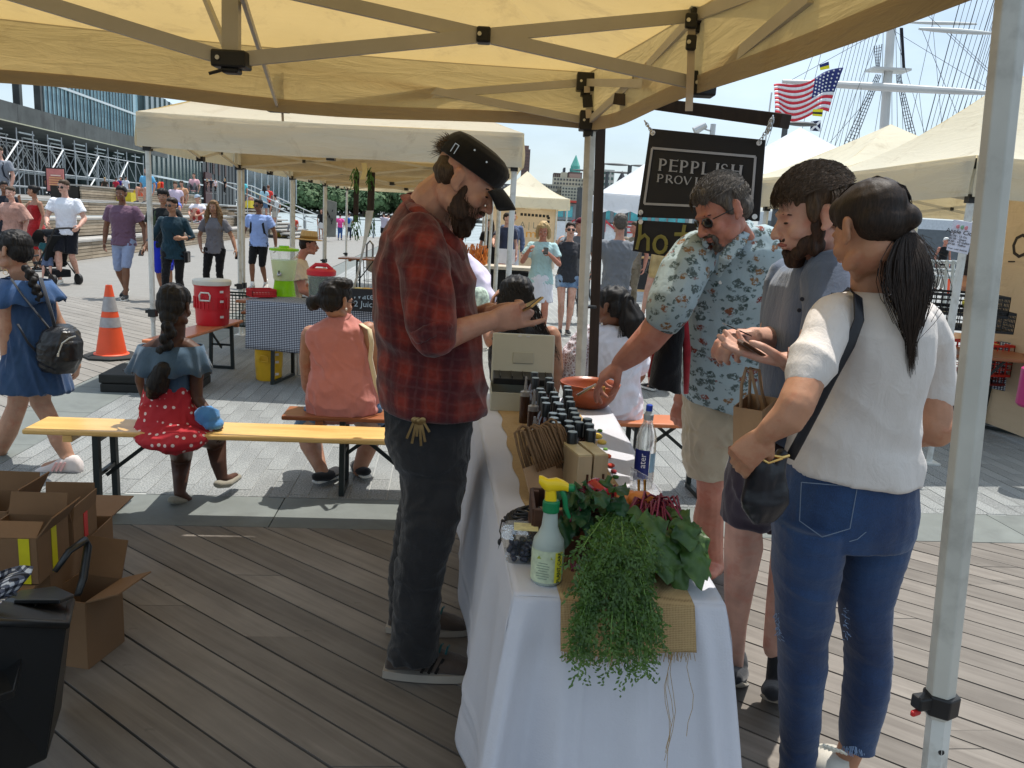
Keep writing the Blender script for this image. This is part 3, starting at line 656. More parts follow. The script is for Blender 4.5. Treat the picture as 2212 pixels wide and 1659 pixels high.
for s in range(4):
 c=crown_mesh(s+50);t=thing('tree','x','tree',(0,0,0));c.build('crown',M_leaf,t);MB().tube([V(0,0,-.1),V(.02,0,.5)],[.05,.03],5).build('trunk',M_trunk,t);TP.append(t)
trow=[(545,448,15),(572,449,17),(600,449,13),(628,450,18),(655,452,20),(684,452,22),(712,454,21),(742,455,24),(770,457,21),(800,459,20),(828,460,19),(856,462,18),(884,463,17),(910,464,17),(675,455,13),(735,458,13),(790,461,13),(845,464,12),(940,466,16),(965,468,15),(560,447,24),(700,452,27),(762,455,28),(818,458,25),(1262,478,22),(1300,480,24),(1325,482,20)]
trow=[(530+17*k+rnd.uniform(-6,6),447+.5*k,rnd.choice((17,21,26,30)))for k in range(28)]+[(540+30*k,448+.8*k,34)for k in range(12)]+[(1262,478,22),(1300,480,26),(1325,482,22)]
for k,(x,y,h)in enumerate(trow):
 Y=905+(k%5)*9+(60 if 28<=k<40 else 0)
 q=D(x,y,Y);src=TP[k%4];t=copy_tree(src)if k>=4 else src
 t.location=(q.x,q.y,-.6);sx=h*.95*rnd.uniform(.9,1.2);t.scale=(sx,sx,h*.95)
 t['label']='dark green tree in the wood along the far shore';t['group']='trees along the far shore'
wt=thing('park_terrace','white concrete terrace with columns above the far trees','building',D(760,430,985))
for(x0,x1,y0,y1)in((650,990,392,397),(690,1000,405,409)):A,B=D(x0,y0,985),D(x1,y0+12,985);MB().beam(A,B,6,3).build('deck',M_mullp,wt)
for k in range(22):q=D(655+15*k,396+.6*k,984);MB().box(q-V(0,0,7),(1.6,1.6,14)).build('column',M_mullp,wt)
def tower(label,x0,x1,yt,Y,col,wcol,rows,cols,d=30,tops=(),base_y=470,wc=.55):
 a,b_=D(x0,yt,Y),D(x1,yt,Y);w=b_.x-a.x;z1=(a.z+b_.z)/2;t=thing('apartment_tower',label,'building',((a.x+b_.x)/2,Y,0));m=mat('wall_'+str(len(MATS)),col,.8,.12,.02)
 MB().box(((a.x+b_.x)/2,Y+d/2,z1/2-2),(w,d,z1+4)).build('wall',m,t)
 wb=MB();rh=(z1)/rows
 for r in range(rows):
  for c in range(cols):wb.box((a.x+w*(c+.5)/cols,Y-.2,z1-rh*(r+.55)),(w/cols*wc,.6,rh*.5))
 o=wb.build('windows',mat('w_'+str(wcol),wcol,.3),t);o['kind']='stuff'
 for(dx,ww,hh,cc)in tops:MB().box((a.x+w*dx,Y+d/2,z1+hh/2),(w*ww,d*.7,hh)).build('roof_block',mat('rb_'+str(cc),cc,.8),t)
 return t,a,b_,z1
dk=(.06,.06,.065)
tower('slim brown brick tower left of the skyline',1128,1146,322,1150,(.22,.13,.11),(.12,.08,.08),22,5,tops=((.5,.6,5,(.2,.12,.1)),))
tower('stepped cream apartment house in the middle of the skyline',1196,1262,384,960,(.42,.38,.30),dk,12,10,tops=((.35,.2,6,(.4,.36,.28)),(.7,.35,5,(.3,.2,.17))))
tower('lower cream wing left of the stepped apartment house',1178,1205,398,955,(.38,.34,.27),dk,8,5)
tower('narrow cream wing in front of the stepped apartment house',1214,1252,404,940,(.46,.42,.33),dk,12,6)
t,a,b_,z1=tower('brick tower with a green pyramid roof',1228,1258,372,1080,(.20,.12,.11),(.35,.28,.25),8,5)
cx=(a.x+b_.x)/2
MB().lathe((cx,1090,z1),[(7,0),(7,5),(6,5.2),(6,8),(3.5,14),(.3,22)],6).build('roof',mat('copper_green',(.12,.42,.34),.6),t)
tower('thin dark chimney tower beside the green roofed tower',1218,1222,362,1070,(.08,.08,.09),dk,3,1)
tower('white tower with green window bands right of the dark post',1286,1328,366,980,(.50,.50,.46),(.06,.13,.10),10,5,tops=((.3,.4,6,(.45,.45,.42)),))
t,a,b_,z1=tower('dark gothic gabled house',1326,1372,410,990,(.10,.085,.09),(.2,.19,.2),6,7)
for dx,r_,h in((.38,9,22),(.12,4,8),(.75,5,9),(.98,3,8)):MB().lathe((a.x+(b_.x-a.x)*dx,1000,z1),[(r_,0),(r_,3),(.3,h)],4).build('gable',mat('slate',(.06,.06,.07),.7),t)
tower('low red brick warehouse on the far shore',1316,1420,423,950,(.20,.06,.05),(.3,.2,.18),3,14)
tower('grey rooftops block left of the cream wing',1150,1182,396,1000,(.26,.27,.28),dk,7,6)
tower('dark slope of houses behind the near cream canopy',1060,1160,398,1020,(.14,.13,.13),(.3,.3,.3),9,12)
tower('low brown house row along the far shore',1372,1560,440,955,(.14,.10,.09),dk,3,20)
tower('brown brick block behind the cream apartment house',1196,1226,374,1100,(.17,.10,.08),(.3,.24,.2),10,7)
tower('tall brownish tower between the green roofed tower and the dark post',1256,1276,390,1120,(.16,.11,.10),dk,10,5)
tower('small grey brown block right of the stepped apartment house',1262,1286,412,970,(.22,.18,.15),dk,7,6)
fy=thing('ferry','white ferry with a turquoise window band and red lettering behind the stalls','boat',D(1300,480,48))
A,B=D(1200,476,48),D(1400,489,48);mid=(A+B)/2
MB().box(mid+V(0,4,-.55),(12,8,1.1)).build('hull',mat('ferry_white',(.72,.73,.74),.4),fy);MB().box(mid+V(0,4,.55),(12,7.6,.95)).build('cabin',mat('ferry_frame',(.25,.27,.28),.4),fy)
for k in range(22):MB().box(mid+V(-5.7+.54*k,.17,.55),(.42 if k%4 else .2,.06,.62)).build('window',mat('turquoise_glass',(.05,.38,.42),.1,.3,2,spec=.8),fy)
MB().box(mid+V(0,4,1.12),(12.6,8.6,.12)).build('roof',mat('ferry_red',(.5,.06,.04),.5),fy);MB().box(mid+V(0,4,-1.7),(12,8,1.2)).build('underside',M_dark,fy)
def txt(s,x,y,Y,size,par,mt,rz=0,sx=1):q=D(x,y,Y);return text_obj(s,'lettering',mt,par,frame4(q,(math.cos(rz),math.sin(rz),0),(0,0,1)),size,.004,sx=sx)
txt('C',1243,487,47.9,1.0,fy,mat('ferry_letter',(.55,.05,.06),.5));txt('NEA',1354,492,47.9,1.0,fy,MATS['ferry_letter'],sx=1.5)
M_post=mat('lamp_post',(.06,.065,.07),.5)
def lamp(label,x,yt,Y,w=.16,arm=1.2):
 q=D(x,yt,Y);t=thing('street_lamp',label,'lamp',(q.x,q.y,0),'twin armed street lamps');MB().tube([V(q.x,q.y,0),q],[w/2,w/2*.8],8).build('post',M_post,t)
 for s in(-1,1):MB().ell(q+V(s*arm*.6,0,0),(arm*.6,.2,.05)).build('lamp_head',M_post,t)
lamp('dark twin armed street lamp between the skyline and the shop sign',1361,357,36,.22,1.0)
lamp('plain grey street lamp before the cream apartment house',1254,405,30,.26,.01);lamp('tall twin armed lamp partly hidden by the dark sign post',1312,371,40,.2,1.4)
lamp('dark twin armed street lamp below the striped flag',1697,266,20,.17,.62)
q=D(1541,268,14);t=thing('camera_pole','grey pole with a floodlight peeping over the shop sign','pole',(q.x,q.y,0));MB().tube([V(q.x,q.y,0),q],.045,8).build('pole',M_pipe,t);MB().tube([q+V(-.30,0,-.13),q+V(-.12,0,-.02)],[.07,.05],10).build('floodlight',M_pipe,t);MB().tube([q+V(-.15,0,-.08),q+V(0,0,-.12)],.015,6).build('bracket',M_pipe,t)
YS_=60
sh=thing('tall_ship','tall ship moored behind the tents, its pale masts and rigging against the sky','ship',D(1925,560,YS_))
M_mast=mat('mast_paint',(.60,.60,.58),.5,.08,.4);M_rig=mat('rigging',(.02,.022,.03),.7)
m0,m1=D(1897,460,YS_),D(1925,60,YS_)
MB().tube([m0,m1+(m1-m0)*.6],[.34,.24],12).build('mast',M_mast,sh)
def yard(a,b_,r):MB().tube([a,a.lerp(b_,.2),a.lerp(b_,.5),a.lerp(b_,.8),b_],[r*.45,r*.8,r,r*.8,r*.45],10).build('yard',M_mast,sh)
yard(D(1690,176,YS_-1),D(2156,202,YS_-1),.28);yard(D(1985,62,YS_-1),D(2142,72,YS_-1),.18);yard(D(1955,48,YS_+8),D(2110,52,YS_+8),.14)
MB().box(D(1918,152,YS_),(2.6,1.5,.14)).build('top_platform',M_mast,sh)
def line(a,b_,r=.02):MB().tube([a,b_],r,4).build('rope',M_rig,sh)
def S_(x,y,Y=YS_):return D(x,y,Y)
def shroud(a0,a1,b0,b1,n,name='shroud'):
 b=MB()
 for k in range(4):b.tube([a0.lerp(a1,k/3),b0.lerp(b1,k/3)],.028,4)
 for i in range(1,n):t=i/n;b.tube([a0.lerp(b0,t),a1.lerp(b1,t)],.018,4)
 b.build(name,M_rig,sh)
shroud(S_(1893,160),S_(1903,162),S_(1808,345),S_(1830,352),26);shroud(S_(1936,162),S_(1944,160),S_(1970,350),S_(1992,345),26)
shroud(S_(1888,100),S_(1905,95),S_(1893,148),S_(1899,150),8);shroud(S_(1945,60),S_(1950,60),S_(1950,150),S_(1955,150),12)
rr=random.Random(5)
for x0,y0,x1,y1 in((1915,60,1700,178),(1920,60,2150,200),(1925,158,1760,345),(1905,60,1790,350),(2010,0,2040,330),(2025,0,1960,300),(1990,60,2090,300),(2040,60,2200,210),(1700,180,1650,330),(1760,110,1690,300),(1780,90,1720,330),(1990,20,2150,170),(1925,70,1880,345),(1930,60,2010,330),(1860,190,1855,330),(1985,195,2000,330)):line(S_(x0,y0,YS_+rr.uniform(-3,3)),S_(x1,y1,YS_+rr.uniform(-3,3)),.016)
for k in range(9):line(S_(2075+12*k,0,YS_+6),S_(1985+9*k,340,YS_+3),.02 if k%3 else .035)
for k in range(9):line(S_(1835+8*k,60,YS_+6),S_(1752+10*k,360,YS_+3),.018)
for k in range(6):line(S_(2150+9*k,0,YS_+4),S_(2068+10*k,290,YS_+3),.02)
for k in range(5):line(S_(1908+9*k,60,YS_+.8),S_(1903+12*k,300,YS_+.8),.018)
MB().tube([D(1650,330,70),D(1667,200,70)],.07,6).build('mast',M_mast,sh)
MB().box(D(1950,575,YS_+2),(26,7,3.2)).build('hull',M_dark,sh);MB().box(D(1990,500,YS_),(22,5,1.6)).build('deck_house',mat('ship_white',(.7,.72,.75),.4),sh)
MB().box(D(2100,545,40),(20,.5,1.9)).build('gangway_wall',mat('gangway_grey',(.10,.115,.13),.6),sh)
fl=thing('flag','large red and white striped flag with a starry blue corner flying left of the mast','flag',D(1822,148,44))
TR,BR,TL,BL=D(1822,146,44),D(1795,240,44),D(1672,192,45.5),D(1668,256,45.5)
def flp(u,v):
 p=TR.lerp(TL,u).lerp(BR.lerp(BL,u),v);return p+V(0,.35*math.sin(u*9+v*2),.26*math.sin(u*7.5+.6)*u**.4-.25*math.sin(math.pi*u)*v*.3)
for k in range(13):
 b=MB();u0=.42 if k<7 else 0;b.grid(lambda a,c:flp(u0+(1-u0)*a,(k+c)/13),26,2);b.build('stripe',mat('flag_red',(.62,.03,.05),.7)if k%2==0 else mat('flag_white',(.8,.8,.82),.7),fl,True,solid=.01)
b=MB();b.grid(lambda a,c:flp(.42*a,7/13*c),14,8);b.build('canton',mat('flag_blue',(.02,.03,.16),.7),fl,True,solid=.01)
b=MB()
for r in range(6):
 for c in range(6):
  p=flp(.42*(c+.5)/6,7/13*(r+.5)/6)+V(0,-.06,0);b.lathe(p,[(.05,0),(.05,.01)],5,Matrix.Rotation(math.pi/2,3,'X'))
o=b.build('stars',MATS['flag_white'],fl);o['kind']='stuff'
def pennant(label,pts,Y,cols):
 P=[D(x,y,Y)for x,y in pts];t=thing('signal_flag',label,'flag',P[0],'signal flags on the halyard')
 for k,(i0,i1,c)in enumerate(cols):
  b=MB();b.add([P[0].lerp(P[3],i0),P[1].lerp(P[2],i0),P[1].lerp(P[2],i1),P[0].lerp(P[3],i1)],[(0,1,2,3)]);b.build('panel',mat('sf_'+c,hexc(c),.7),t,solid=.02)
pennant('blue and yellow signal flag at the canopy edge',[(1770,140),(1790,133),(1792,148),(1772,152)],43,[(0,.5,'1a2a6a'),(.5,1,'e8d820')])
pennant('yellow and dark signal flag just under the striped flag',[(1756,236),(1778,236),(1776,252),(1755,250)],43,[(0,.4,'e8d820'),(.4,.7,'1a2030'),(.7,1,'e8d820')])
pennant('blue signal flag crossed by a white saltire',[(1752,262),(1773,260),(1772,284),(1750,282)],43,[(0,1,'1c2448')])
b=MB();b.beam(D(1751,282,42.8),D(1773,261,42.8),.1,.02,up=(0,1,0));b.beam(D(1753,263,42.7),D(1772,283,42.7),.1,.02,up=(0,1,0));t=bpy.data.objects.get('signal_flag.002');b.build('saltire',MATS['flag_white'],t)
pennant('yellow and red signal flag low on the halyard',[(1762,302),(1774,300),(1773,314),(1760,312)],43,[(0,.5,'e8d820'),(.5,1,'c83020')])
def tq(x,Y):return D(x,450,Y).xy.to_3d()
A,B=tq(1056,26),tq(1230,26.2);dd=(B-A);pn=V(-dd.y,dd.x,0).normalized()*2.9
T7=tent('cream canopy with a printed back wall beyond the seated women',[A,B,B+pn,A+pn],2.02,.34,.85,M_ivory,'pop-up canopies at the market',truss=False,pw=1.45)
wa,wb_=A+pn+dd*.0,B+pn;M_wall=canvas('sidewall_canvas',(.66,.52,.36),(.7,.5,.3),.25)
b=MB();b.grid(lambda u,v:wa.lerp(wb_,u)+V(0,.03*math.sin(u*12),2.1-2.1*v),24,4);b.build('side_wall',M_wall,T7,True)
Yw=28.6
for x in range(8):MB().box(D(1127+8*x,463+.6*x,Yw),(.09,.02,.09)).build('print',mat('print_black',(.02,.02,.02),.8),T7)
for k in range(4):MB().box(D(1185-.5*k,471+8*k,Yw),(.09,.02,.09)).build('print',MATS['print_black'],T7)
M_or=mat('print_orange',(.75,.35,.06),.8);M_gr=mat('print_grey',(.25,.24,.2),.8)
txt('to',1108,468,Yw,.34,T7,M_or,0,1.2);txt('A | L',1141,487,Yw,.30,T7,M_gr);txt('|',1107,480,Yw,.3,T7,M_gr);txt('m',1147,505,Yw,.4,T7,M_or,0,1.3)
A,B=tq(1296,18.6),tq(1560,18.6);pn=V(0,3,0)
tent('white canopy with a scalloped valance left of the shop sign',[A,B,B+pn,A+pn],1.98,.34,.95,M_white,'white canopies',truss=False,scallop=.25,hem=False,legs=(0,1,1,0))
pk=D(1729,275,15.2);c=pk.xy.to_3d();s=1.55
tent('white canopy whose bright peak rises right of the shop sign',[c+V(-s,-s,0),c+V(s,-s,0),c+V(s,s,0),c+V(-s,s,0)],2.3,.28,pk.z-2.58,M_white,'white canopies',truss=False,hem=False,pw=1.2)
pk=D(1924,268,11.4);c=pk.xy.to_3d();s=1.52;Rr=Matrix.Rotation(math.radians(6),3,'Z')
tent('cream canopy with its peak straight below the mast',[c+Rr@V(-s,-s,0),c+Rr@V(s,-s,0),c+Rr@V(s,s,0),c+Rr@V(-s,s,0)],2.1,.28,pk.z-2.38,M_ivory,truss=False,pw=1.3)
c1,c2=D(2096,425,5.9),D(1640,447,9.1);zc1,zc2=c1.z,c2.z;c1,c2=c1.xy.to_3d(),c2.xy.to_3d();e_=(c2-c1);pn=V(e_.y,-e_.x,0).normalized()*3.05
if pn.x<0:pn=-pn
TCP=[c1,c1+pn,c2+pn,c2]
T10=tent('large cream canopy at the right edge over the cider stall',TCP,zc1,.28,.95,M_ivory,zc=[zc1,zc1,zc2,zc2],legw=.05,pw=2.0,vmt=M_pale)
PEND=[]
def organic(mb,name,mt,parent,vox,sm=3,fold=None,smf=.5):
 o=mb.build(name,mt,parent,True)
 m=o.modifiers.new('r','REMESH');m.mode='VOXEL';m.voxel_size=vox;m.use_smooth_shade=True
 if sm:q=o.modifiers.new('s','SMOOTH');q.factor=smf;q.iterations=sm
 PEND.append((o,fold));return o
def flush():
 bpy.context.view_layer.update();dg=bpy.context.evaluated_depsgraph_get()
 for o,fd_ in PEND:
  me=bpy.data.meshes.new_from_object(o.evaluated_get(dg));old=o.data;ms=list(old.materials)
  o.modifiers.clear();o.data=me;me.name=o.name;bpy.data.meshes.remove(old);me.materials.clear()
  for q in ms:me.materials.append(q)
  n=len(me.vertices)
  if not n:continue
  me.polygons.foreach_set('use_smooth',[True]*len(me.polygons))
  if fd_:
   co=np.empty(n*3,np.float32);me.vertices.foreach_get('co',co);co=co.reshape(-1,3)
   no=np.empty(n*3,np.float32);me.vertices.foreach_get('normal',no);no=no.reshape(-1,3)
   me.vertices.foreach_set('co',fd_(co,no).astype(np.float32).ravel());me.update()
 PEND.clear()
def waves(co,seed,freq,k=7,aniso=(1,1,1)):
 r=np.random.RandomState(seed);c=co*np.array(aniso);out=np.zeros(len(co))
 w=np.stack([np.sin(c@(r.randn(3)*freq*.35)+r.rand()*6.28)for _ in range(3)],1)*.9/freq*2.2
 cc=c+w
 for _ in range(k):
  d=r.randn(3);d=d/np.linalg.norm(d)*freq*r.uniform(.6,1.5);out+=np.sin(cc@d+r.rand()*6.28)
 return out/math.sqrt(k)
def cloth(amp=.006,freq=28,aniso=(1,1,.55),seed=0,zmask=None):
 freq*=2.3;amp*=.85
 def f(co,no):
  a=waves(co,seed+1,freq,7,aniso);b_=waves(co,seed+9,freq*2.2,6,aniso)
  d=(1-np.abs(a)*1.1)*amp+b_*amp*.22
  if zmask is not None:d=d*np.clip(zmask(co),.12,1.6)
  return co+no*d[:,None]
 return f
def hairy(amp=.006,freq=60,seed=0,aniso=(1,1,.25)):
 freq*=2.4;amp*=.8
 def f(co,no):return co+no*(waves(co,seed+3,freq,7,aniso)*amp)[:,None]
 return f
SK={}
def skin(name,col):
 if name in SK:return SK[name]
 m=mat('skin_'+name,col,.52,.20,11,.22,160,.002,spec=.38,sss=.10,dirt=(col[0]*.92,col[1]*.66,col[2]*.62),ds=16);SK[name]=m;return m
S_light=skin('light',(.50,.27,.19));S_fair=skin('fair',(.58,.34,.26));S_tan=skin('tan',(.36,.19,.12));S_brown=skin('brown',(.20,.095,.055));S_deep=skin('deep',(.075,.033,.02));S_red=skin('ruddy',(.46,.20,.14));S_olive=skin('olive',(.42,.23,.15))
def hairmat(name,lo,hi,rough=.56):
 m,n,b,o=_new('hair_'+name);l=n.links.new
 f=noise(n,coords(n,(260,260,30)),1,3,.6,.4);cc=ramp(n,f,[(.3,lo),(.7,hi)]);l(cc,b.inputs['Base Color']);b.inputs['Roughness'].default_value=rough;b.inputs['Specular IOR Level'].default_value=.28;bump(n,b,f,.4,.002);return m
H_black=hairmat('black',(.004,.0035,.0035),(.018,.015,.014));H_brown=hairmat('brown',(.028,.017,.010),(.105,.066,.038));H_dkbrown=hairmat('dark_brown',(.008,.0045,.003),(.034,.02,.013));H_grey=hairmat('greying',(.035,.028,.024),(.14,.12,.10));H_blond=hairmat('blonde',(.28,.17,.07),(.60,.44,.22));H_curl=hairmat('ombre',(.03,.015,.008),(.30,.17,.07));H_white=hairmat('white',(.5,.5,.48),(.75,.75,.72));H_red=hairmat('auburn',(.06,.02,.01),(.18,.07,.03))
def fabric(name,col,var=.08,bmp=.25,weave=900,rough=.85,sheen=.2,fade=None):
 m,n,b,o=_new(name);l=n.links.new
 f=noise(n,coords(n),7,5,.6);cc=ramp(n,f,[(.3,tuple(x*(1-var)for x in col)),(.7,tuple(min(1,x*(1+var))for x in col))])
 if fade:
  g_=noise(n,coords(n,(1,1,.5)),5,5,.6);k=ramp(n,g_,[(.5,(0,0,0)),(.75,(1,1,1))]);q=N(n,'MixRGB');l(k,q.inputs[0]);l(cc,q.inputs[1]);q.inputs[2].default_value=tuple(fade)+(1,);cc=q.outputs[0]
 l(cc,b.inputs['Base Color']);b.inputs['Roughness'].default_value=rough;b.inputs['Sheen Weight'].default_value=sheen;b.inputs['Specular IOR Level'].default_value=.2
 a=noise(n,coords(n,(1,1,.6)),22,6,.66,.8);bp=N(n,'Bump',Strength=min(1,bmp*1.1),Distance=.013);l(a,bp.inputs['Height']);l(bp.outputs[0],b.inputs['Normal']);return m
F={}
def fab(h,**k):
 key='cloth_'+h
 if key not in F:F[key]=fabric(key,hexc(h),**k)
 return F[key]
M_eye=mat('eye_white',(.6,.57,.53),.2);M_iris=mat('iris',(.02,.012,.008),.15);M_brow=mat('brow',(.025,.015,.01),.8);M_lip=mat('lips',(.32,.11,.09),.5);M_lens=mat('lens_dark',(.012,.010,.010),.08,spec=.8);M_gold=mat('gold',(.7,.45,.15),.25,metal=1);M_pearl=mat('pearl',(.75,.72,.65),.2)
def Rfrom(f,u):
 """columns: right, forward, up"""
 f=Vector(f).normalized();u=Vector(u);u=(u-f*u.dot(f)).normalized();r=f.cross(u);return Matrix((r,f,u)).transposed()
def head_mb(b,c,R,s=1.0,fem=False,ear=True):
 """adds a head to the body's builder; c is the skull's centre; R columns right, forward, up"""
 c=Vector(c)
 def E(p,r,rot=None):b.ell(c+R@(Vector(p)*s),[x*s for x in r],R if rot is None else R@rot,14,9)
 E((0,-.012,.035),(.074,.094,.082));E((0,.022,.0),(.064,.068,.085));E((0,.030,-.055),(.050 if fem else .056,.052,.052));E((0,.0,-.050),(.054,.062,.052));E((0,.018,-.075),(.046,.050,.030))
 E((0,.058,-.092),(.020 if fem else .025,.022,.018));E((0,.078,.022),(.046,.014,.012))
 for q in(-1,1):
  E((q*.036,.058,-.028),(.024,.026,.024));E((q*.046,.022,-.070),(.016,.036,.022),Matrix.Rotation(-.35,3,'X'))
  if ear:
   e=Matrix.Rotation(q*.35,3,'Z');E((q*.078,-.010,-.008),(.008,.018,.031),e);E((q*.080,-.018,.012),(.010,.012,.016),e);E((q*.077,.002,-.032),(.008,.009,.010),e)
  E((q*.011,.100,-.034),(.009,.011,.008));E((q*.031,.076,-.0),(.015,.010,.0085))
 b.tube([c+R@(Vector((0,y,z))*s)for y,z in((.078,.016),(.092,-.002),(.106,-.022),(.110,-.031))],[.0085*s,.009*s,.0105*s,.011*s],10,dome=True)
 E((0,.088,-.056),(.022,.010,.0065));E((0,.086,-.067),(.020,.010,.007));E((0,.080,-.046),(.024,.014,.012))
def hand_mb(b,w,d,n_,s=1.0,curl=.6,thumb=.7,side=1,spread=.10,curls=None):
 """w wrist, d direction of the fingers, n_ normal out of the palm (fingers curl that way); side=+1: thumb lies at d x n_"""
 w=Vector(w);d=Vector(d).normalized();n_=Vector(n_);n_=(n_-d*n_.dot(d)).normalized();t=d.cross(n_)*side
 def q(a,c,e):return w+(d*a+t*c+n_*e)*s
 b.tube([q(-.02,0,0),q(.015,0,0)],[.024*s,.026*s],10,k=.72,up=n_);b.loft([b.ring(q(a,c,0),t*(hw*s),n_*(ht*s),12,2.6)for a,c,hw,ht in((.0,0,.026,.017),(.03,.0,.036,.016),(.06,.0,.041,.0145),(.088,-.001,.040,.012))])
 b.ell(q(.035,.024,.008),(.018*s,.018*s,.018*s))
 Ls=[(.040,.024,.020),(.044,.028,.022),(.041,.026,.021),(.032,.020,.018)]
 for i,(c0,L3)in enumerate(zip((.030,.010,-.010,-.029),Ls)):
  cu=curls[i]if curls else curl*(1+.12*i);p=q(.082-(.006 if i in(0,3)else 0),c0,.0);a=0;pts=[q(.06,c0*.95,0),p];dd=(d+t*spread*(1.5-i)*.5).normalized()
  for k,L_ in enumerate(L3):a+=cu*(.75,.95,.6)[k];p=p+(dd*math.cos(a)+n_*math.sin(a))*L_*s;pts.append(p)
  r0=(.0092,.0096,.0092,.0082)[i]*s;b.tube(pts,[r0,r0*1.05,r0,r0*.92,r0*.78],8,dome=True)
 p=q(.012,.024,.004);a1=(d*.62+t*(.75-.45*thumb)+n_*(.25+.55*thumb)).normalized();a2=(d*.85+t*(.30-.5*thumb)+n_*(.15+.5*thumb)).normalized();a3=(d*.9-t*.35*thumb+n_*.25*thumb).normalized()
 p1=p+a1*.042*s;p2=p1+a2*.034*s;p3=p2+a3*.024*s;b.tube([p,p1,p2,p3],[.014*s,.0115*s,.0102*s,.0085*s],9,dome=True)
def strands(name,mt,par,roots,fn,n,w=.0016,seg=7,seed=1):
 """hair strands: fn(i, rnd) -> list of points"""
 r=random.Random(seed);vs=[];fs=[]
 for i in range(n):
  P=fn(i,r)
  if not P:continue
  m=len(P)
  for j,p in enumerate(P):
   t_=(P[min(j+1,m-1)]-P[max(j-1,0)]);sdir=t_.cross(Vector((r.random()*.001,-1,.2)));sdir=sdir.normalized()if sdir.length>1e-6 else Vector((1,0,0))
   ww=w*(1-.8*(j/(m-1))**2);vs+=[p-sdir*ww,p+sdir*ww]
  o=len(vs)-2*m
  for j in range(m-1):fs.append((o+2*j,o+2*j+1,o+2*j+3,o+2*j+2))
 b=MB();b.add(vs,fs);return b.build(name,mt,par,True)
def face(par,c,R,s=1.0,eyes=True,brows=M_brow,lips=M_lip,glasses=False,closed=False,sk=None):
 """small facial parts, in the head's frame"""
 c=Vector(c)
 def P(x,y,z):return c+R@(Vector((x,y,z))*s)
 if glasses:
  b=MB()
  for q in(-1,1):b.ell(P(q*.034,.088,-.002),(.027*s,.004*s,.020*s),R@Matrix.Rotation(-q*.22,3,'Z'))
  b.build('lenses',M_lens,par,True)
  b=MB();b.tube([P(-.010,.094,.002),P(.010,.094,.002)],.0022*s,6);b.build('bridge',M_blk,par)
  for q in(-1,1):b=MB();b.tube([P(q*.060,.078,.004),P(q*.076,.05,.004),P(q*.079,-.01,.0)],.0022*s,6);b.build('temple',M_blk,par)
 elif eyes:
  b=MB()
  for q in(-1,1):b.ell(P(q*.031,.0815,-.001),(.0125*s,.006*s,(.0035 if closed else .0058)*s),R)
  b.build('eyes',M_brow if closed else M_eye,par,True)
  if not closed:
   b=MB()
   for q in(-1,1):b.ell(P(q*.031,.0855,-.001),(.0055*s,.003*s,.0055*s),R)
   b.build('pupils',M_iris,par,True)
 if brows:
  b=MB()
  for q in(-1,1):b.tube([P(q*.014,.0865,.018),P(q*.032,.0835,.023),P(q*.050,.0705,.018)],[.003*s,.0038*s,.002*s],6,k=.8)
  b.build('eyebrows',brows,par,True)
 if lips:b=MB();b.tube([P(-.022,.089,-.060),P(-.008,.097,-.057),P(.008,.097,-.057),P(.022,.089,-.060)],[.003*s,.0055*s,.0055*s,.003*s],8);b.build('mouth',lips,par,True)
def ik(a,c,l1,l2,pole):
 a,c=Vector(a),Vector(c);d=c-a;L_=min(d.length,(l1+l2)*.999);u=d.normalized();x=(l1*l1-l2*l2+L_*L_)/(2*L_);h=math.sqrt(max(0,l1*l1-x*x));p=Vector(pole);p=(p-u*p.dot(u));p=p.normalized()if p.length>1e-6 else u.orthogonal().normalized()
 return a+u*x+p*h
def shoe(name,mt,sole,par,ank,fwd,s=1.0,low=False,heel=0):
 """ank: ankle joint about .08 above the sole"""
 ank=Vector(ank);f=Vector(fwd).normalized();up=V(0,0,1)if abs(f.z)<.9 else V(0,1,0);x=f.cross(up).normalized();up=x.cross(f)
 b=MB();base=ank-up*.078*s
 rows=[(-.068,.020,.048 if not low else .03),(-.055,.032,.075 if not low else .045),(-.02,.036,.085 if not low else .035),(.03,.037,.070 if not low else .025),(.08,.043,.050 if not low else .026),(.125,.045,.040 if not low else .025),(.165,.038,.032),(.188,.022,.022)]
 b.loft([b.ring(base+(f*a+up*(.012+h/2))*s,x*(w_*s),up*(h/2*s),12,2.4)for a,w_,h in rows]);b.build(name,mt,par,True)
 b=MB();out=[]
 for a,w_,h in rows:out.append((a,w_+.004))
 P=[base+(f*a+x*w_)*s for a,w_ in out]+[base+(f*a-x*w_)*s for a,w_ in reversed(out)];n=len(P)
 b.add(P+[p+up*.022*s for p in P],[tuple(range(n-1,-1,-1)),tuple(range(n,2*n))]+[(i,(i+1)%n,(i+1)%n+n,i+n)for i in range(n)]);b.build('sole',sole,par)
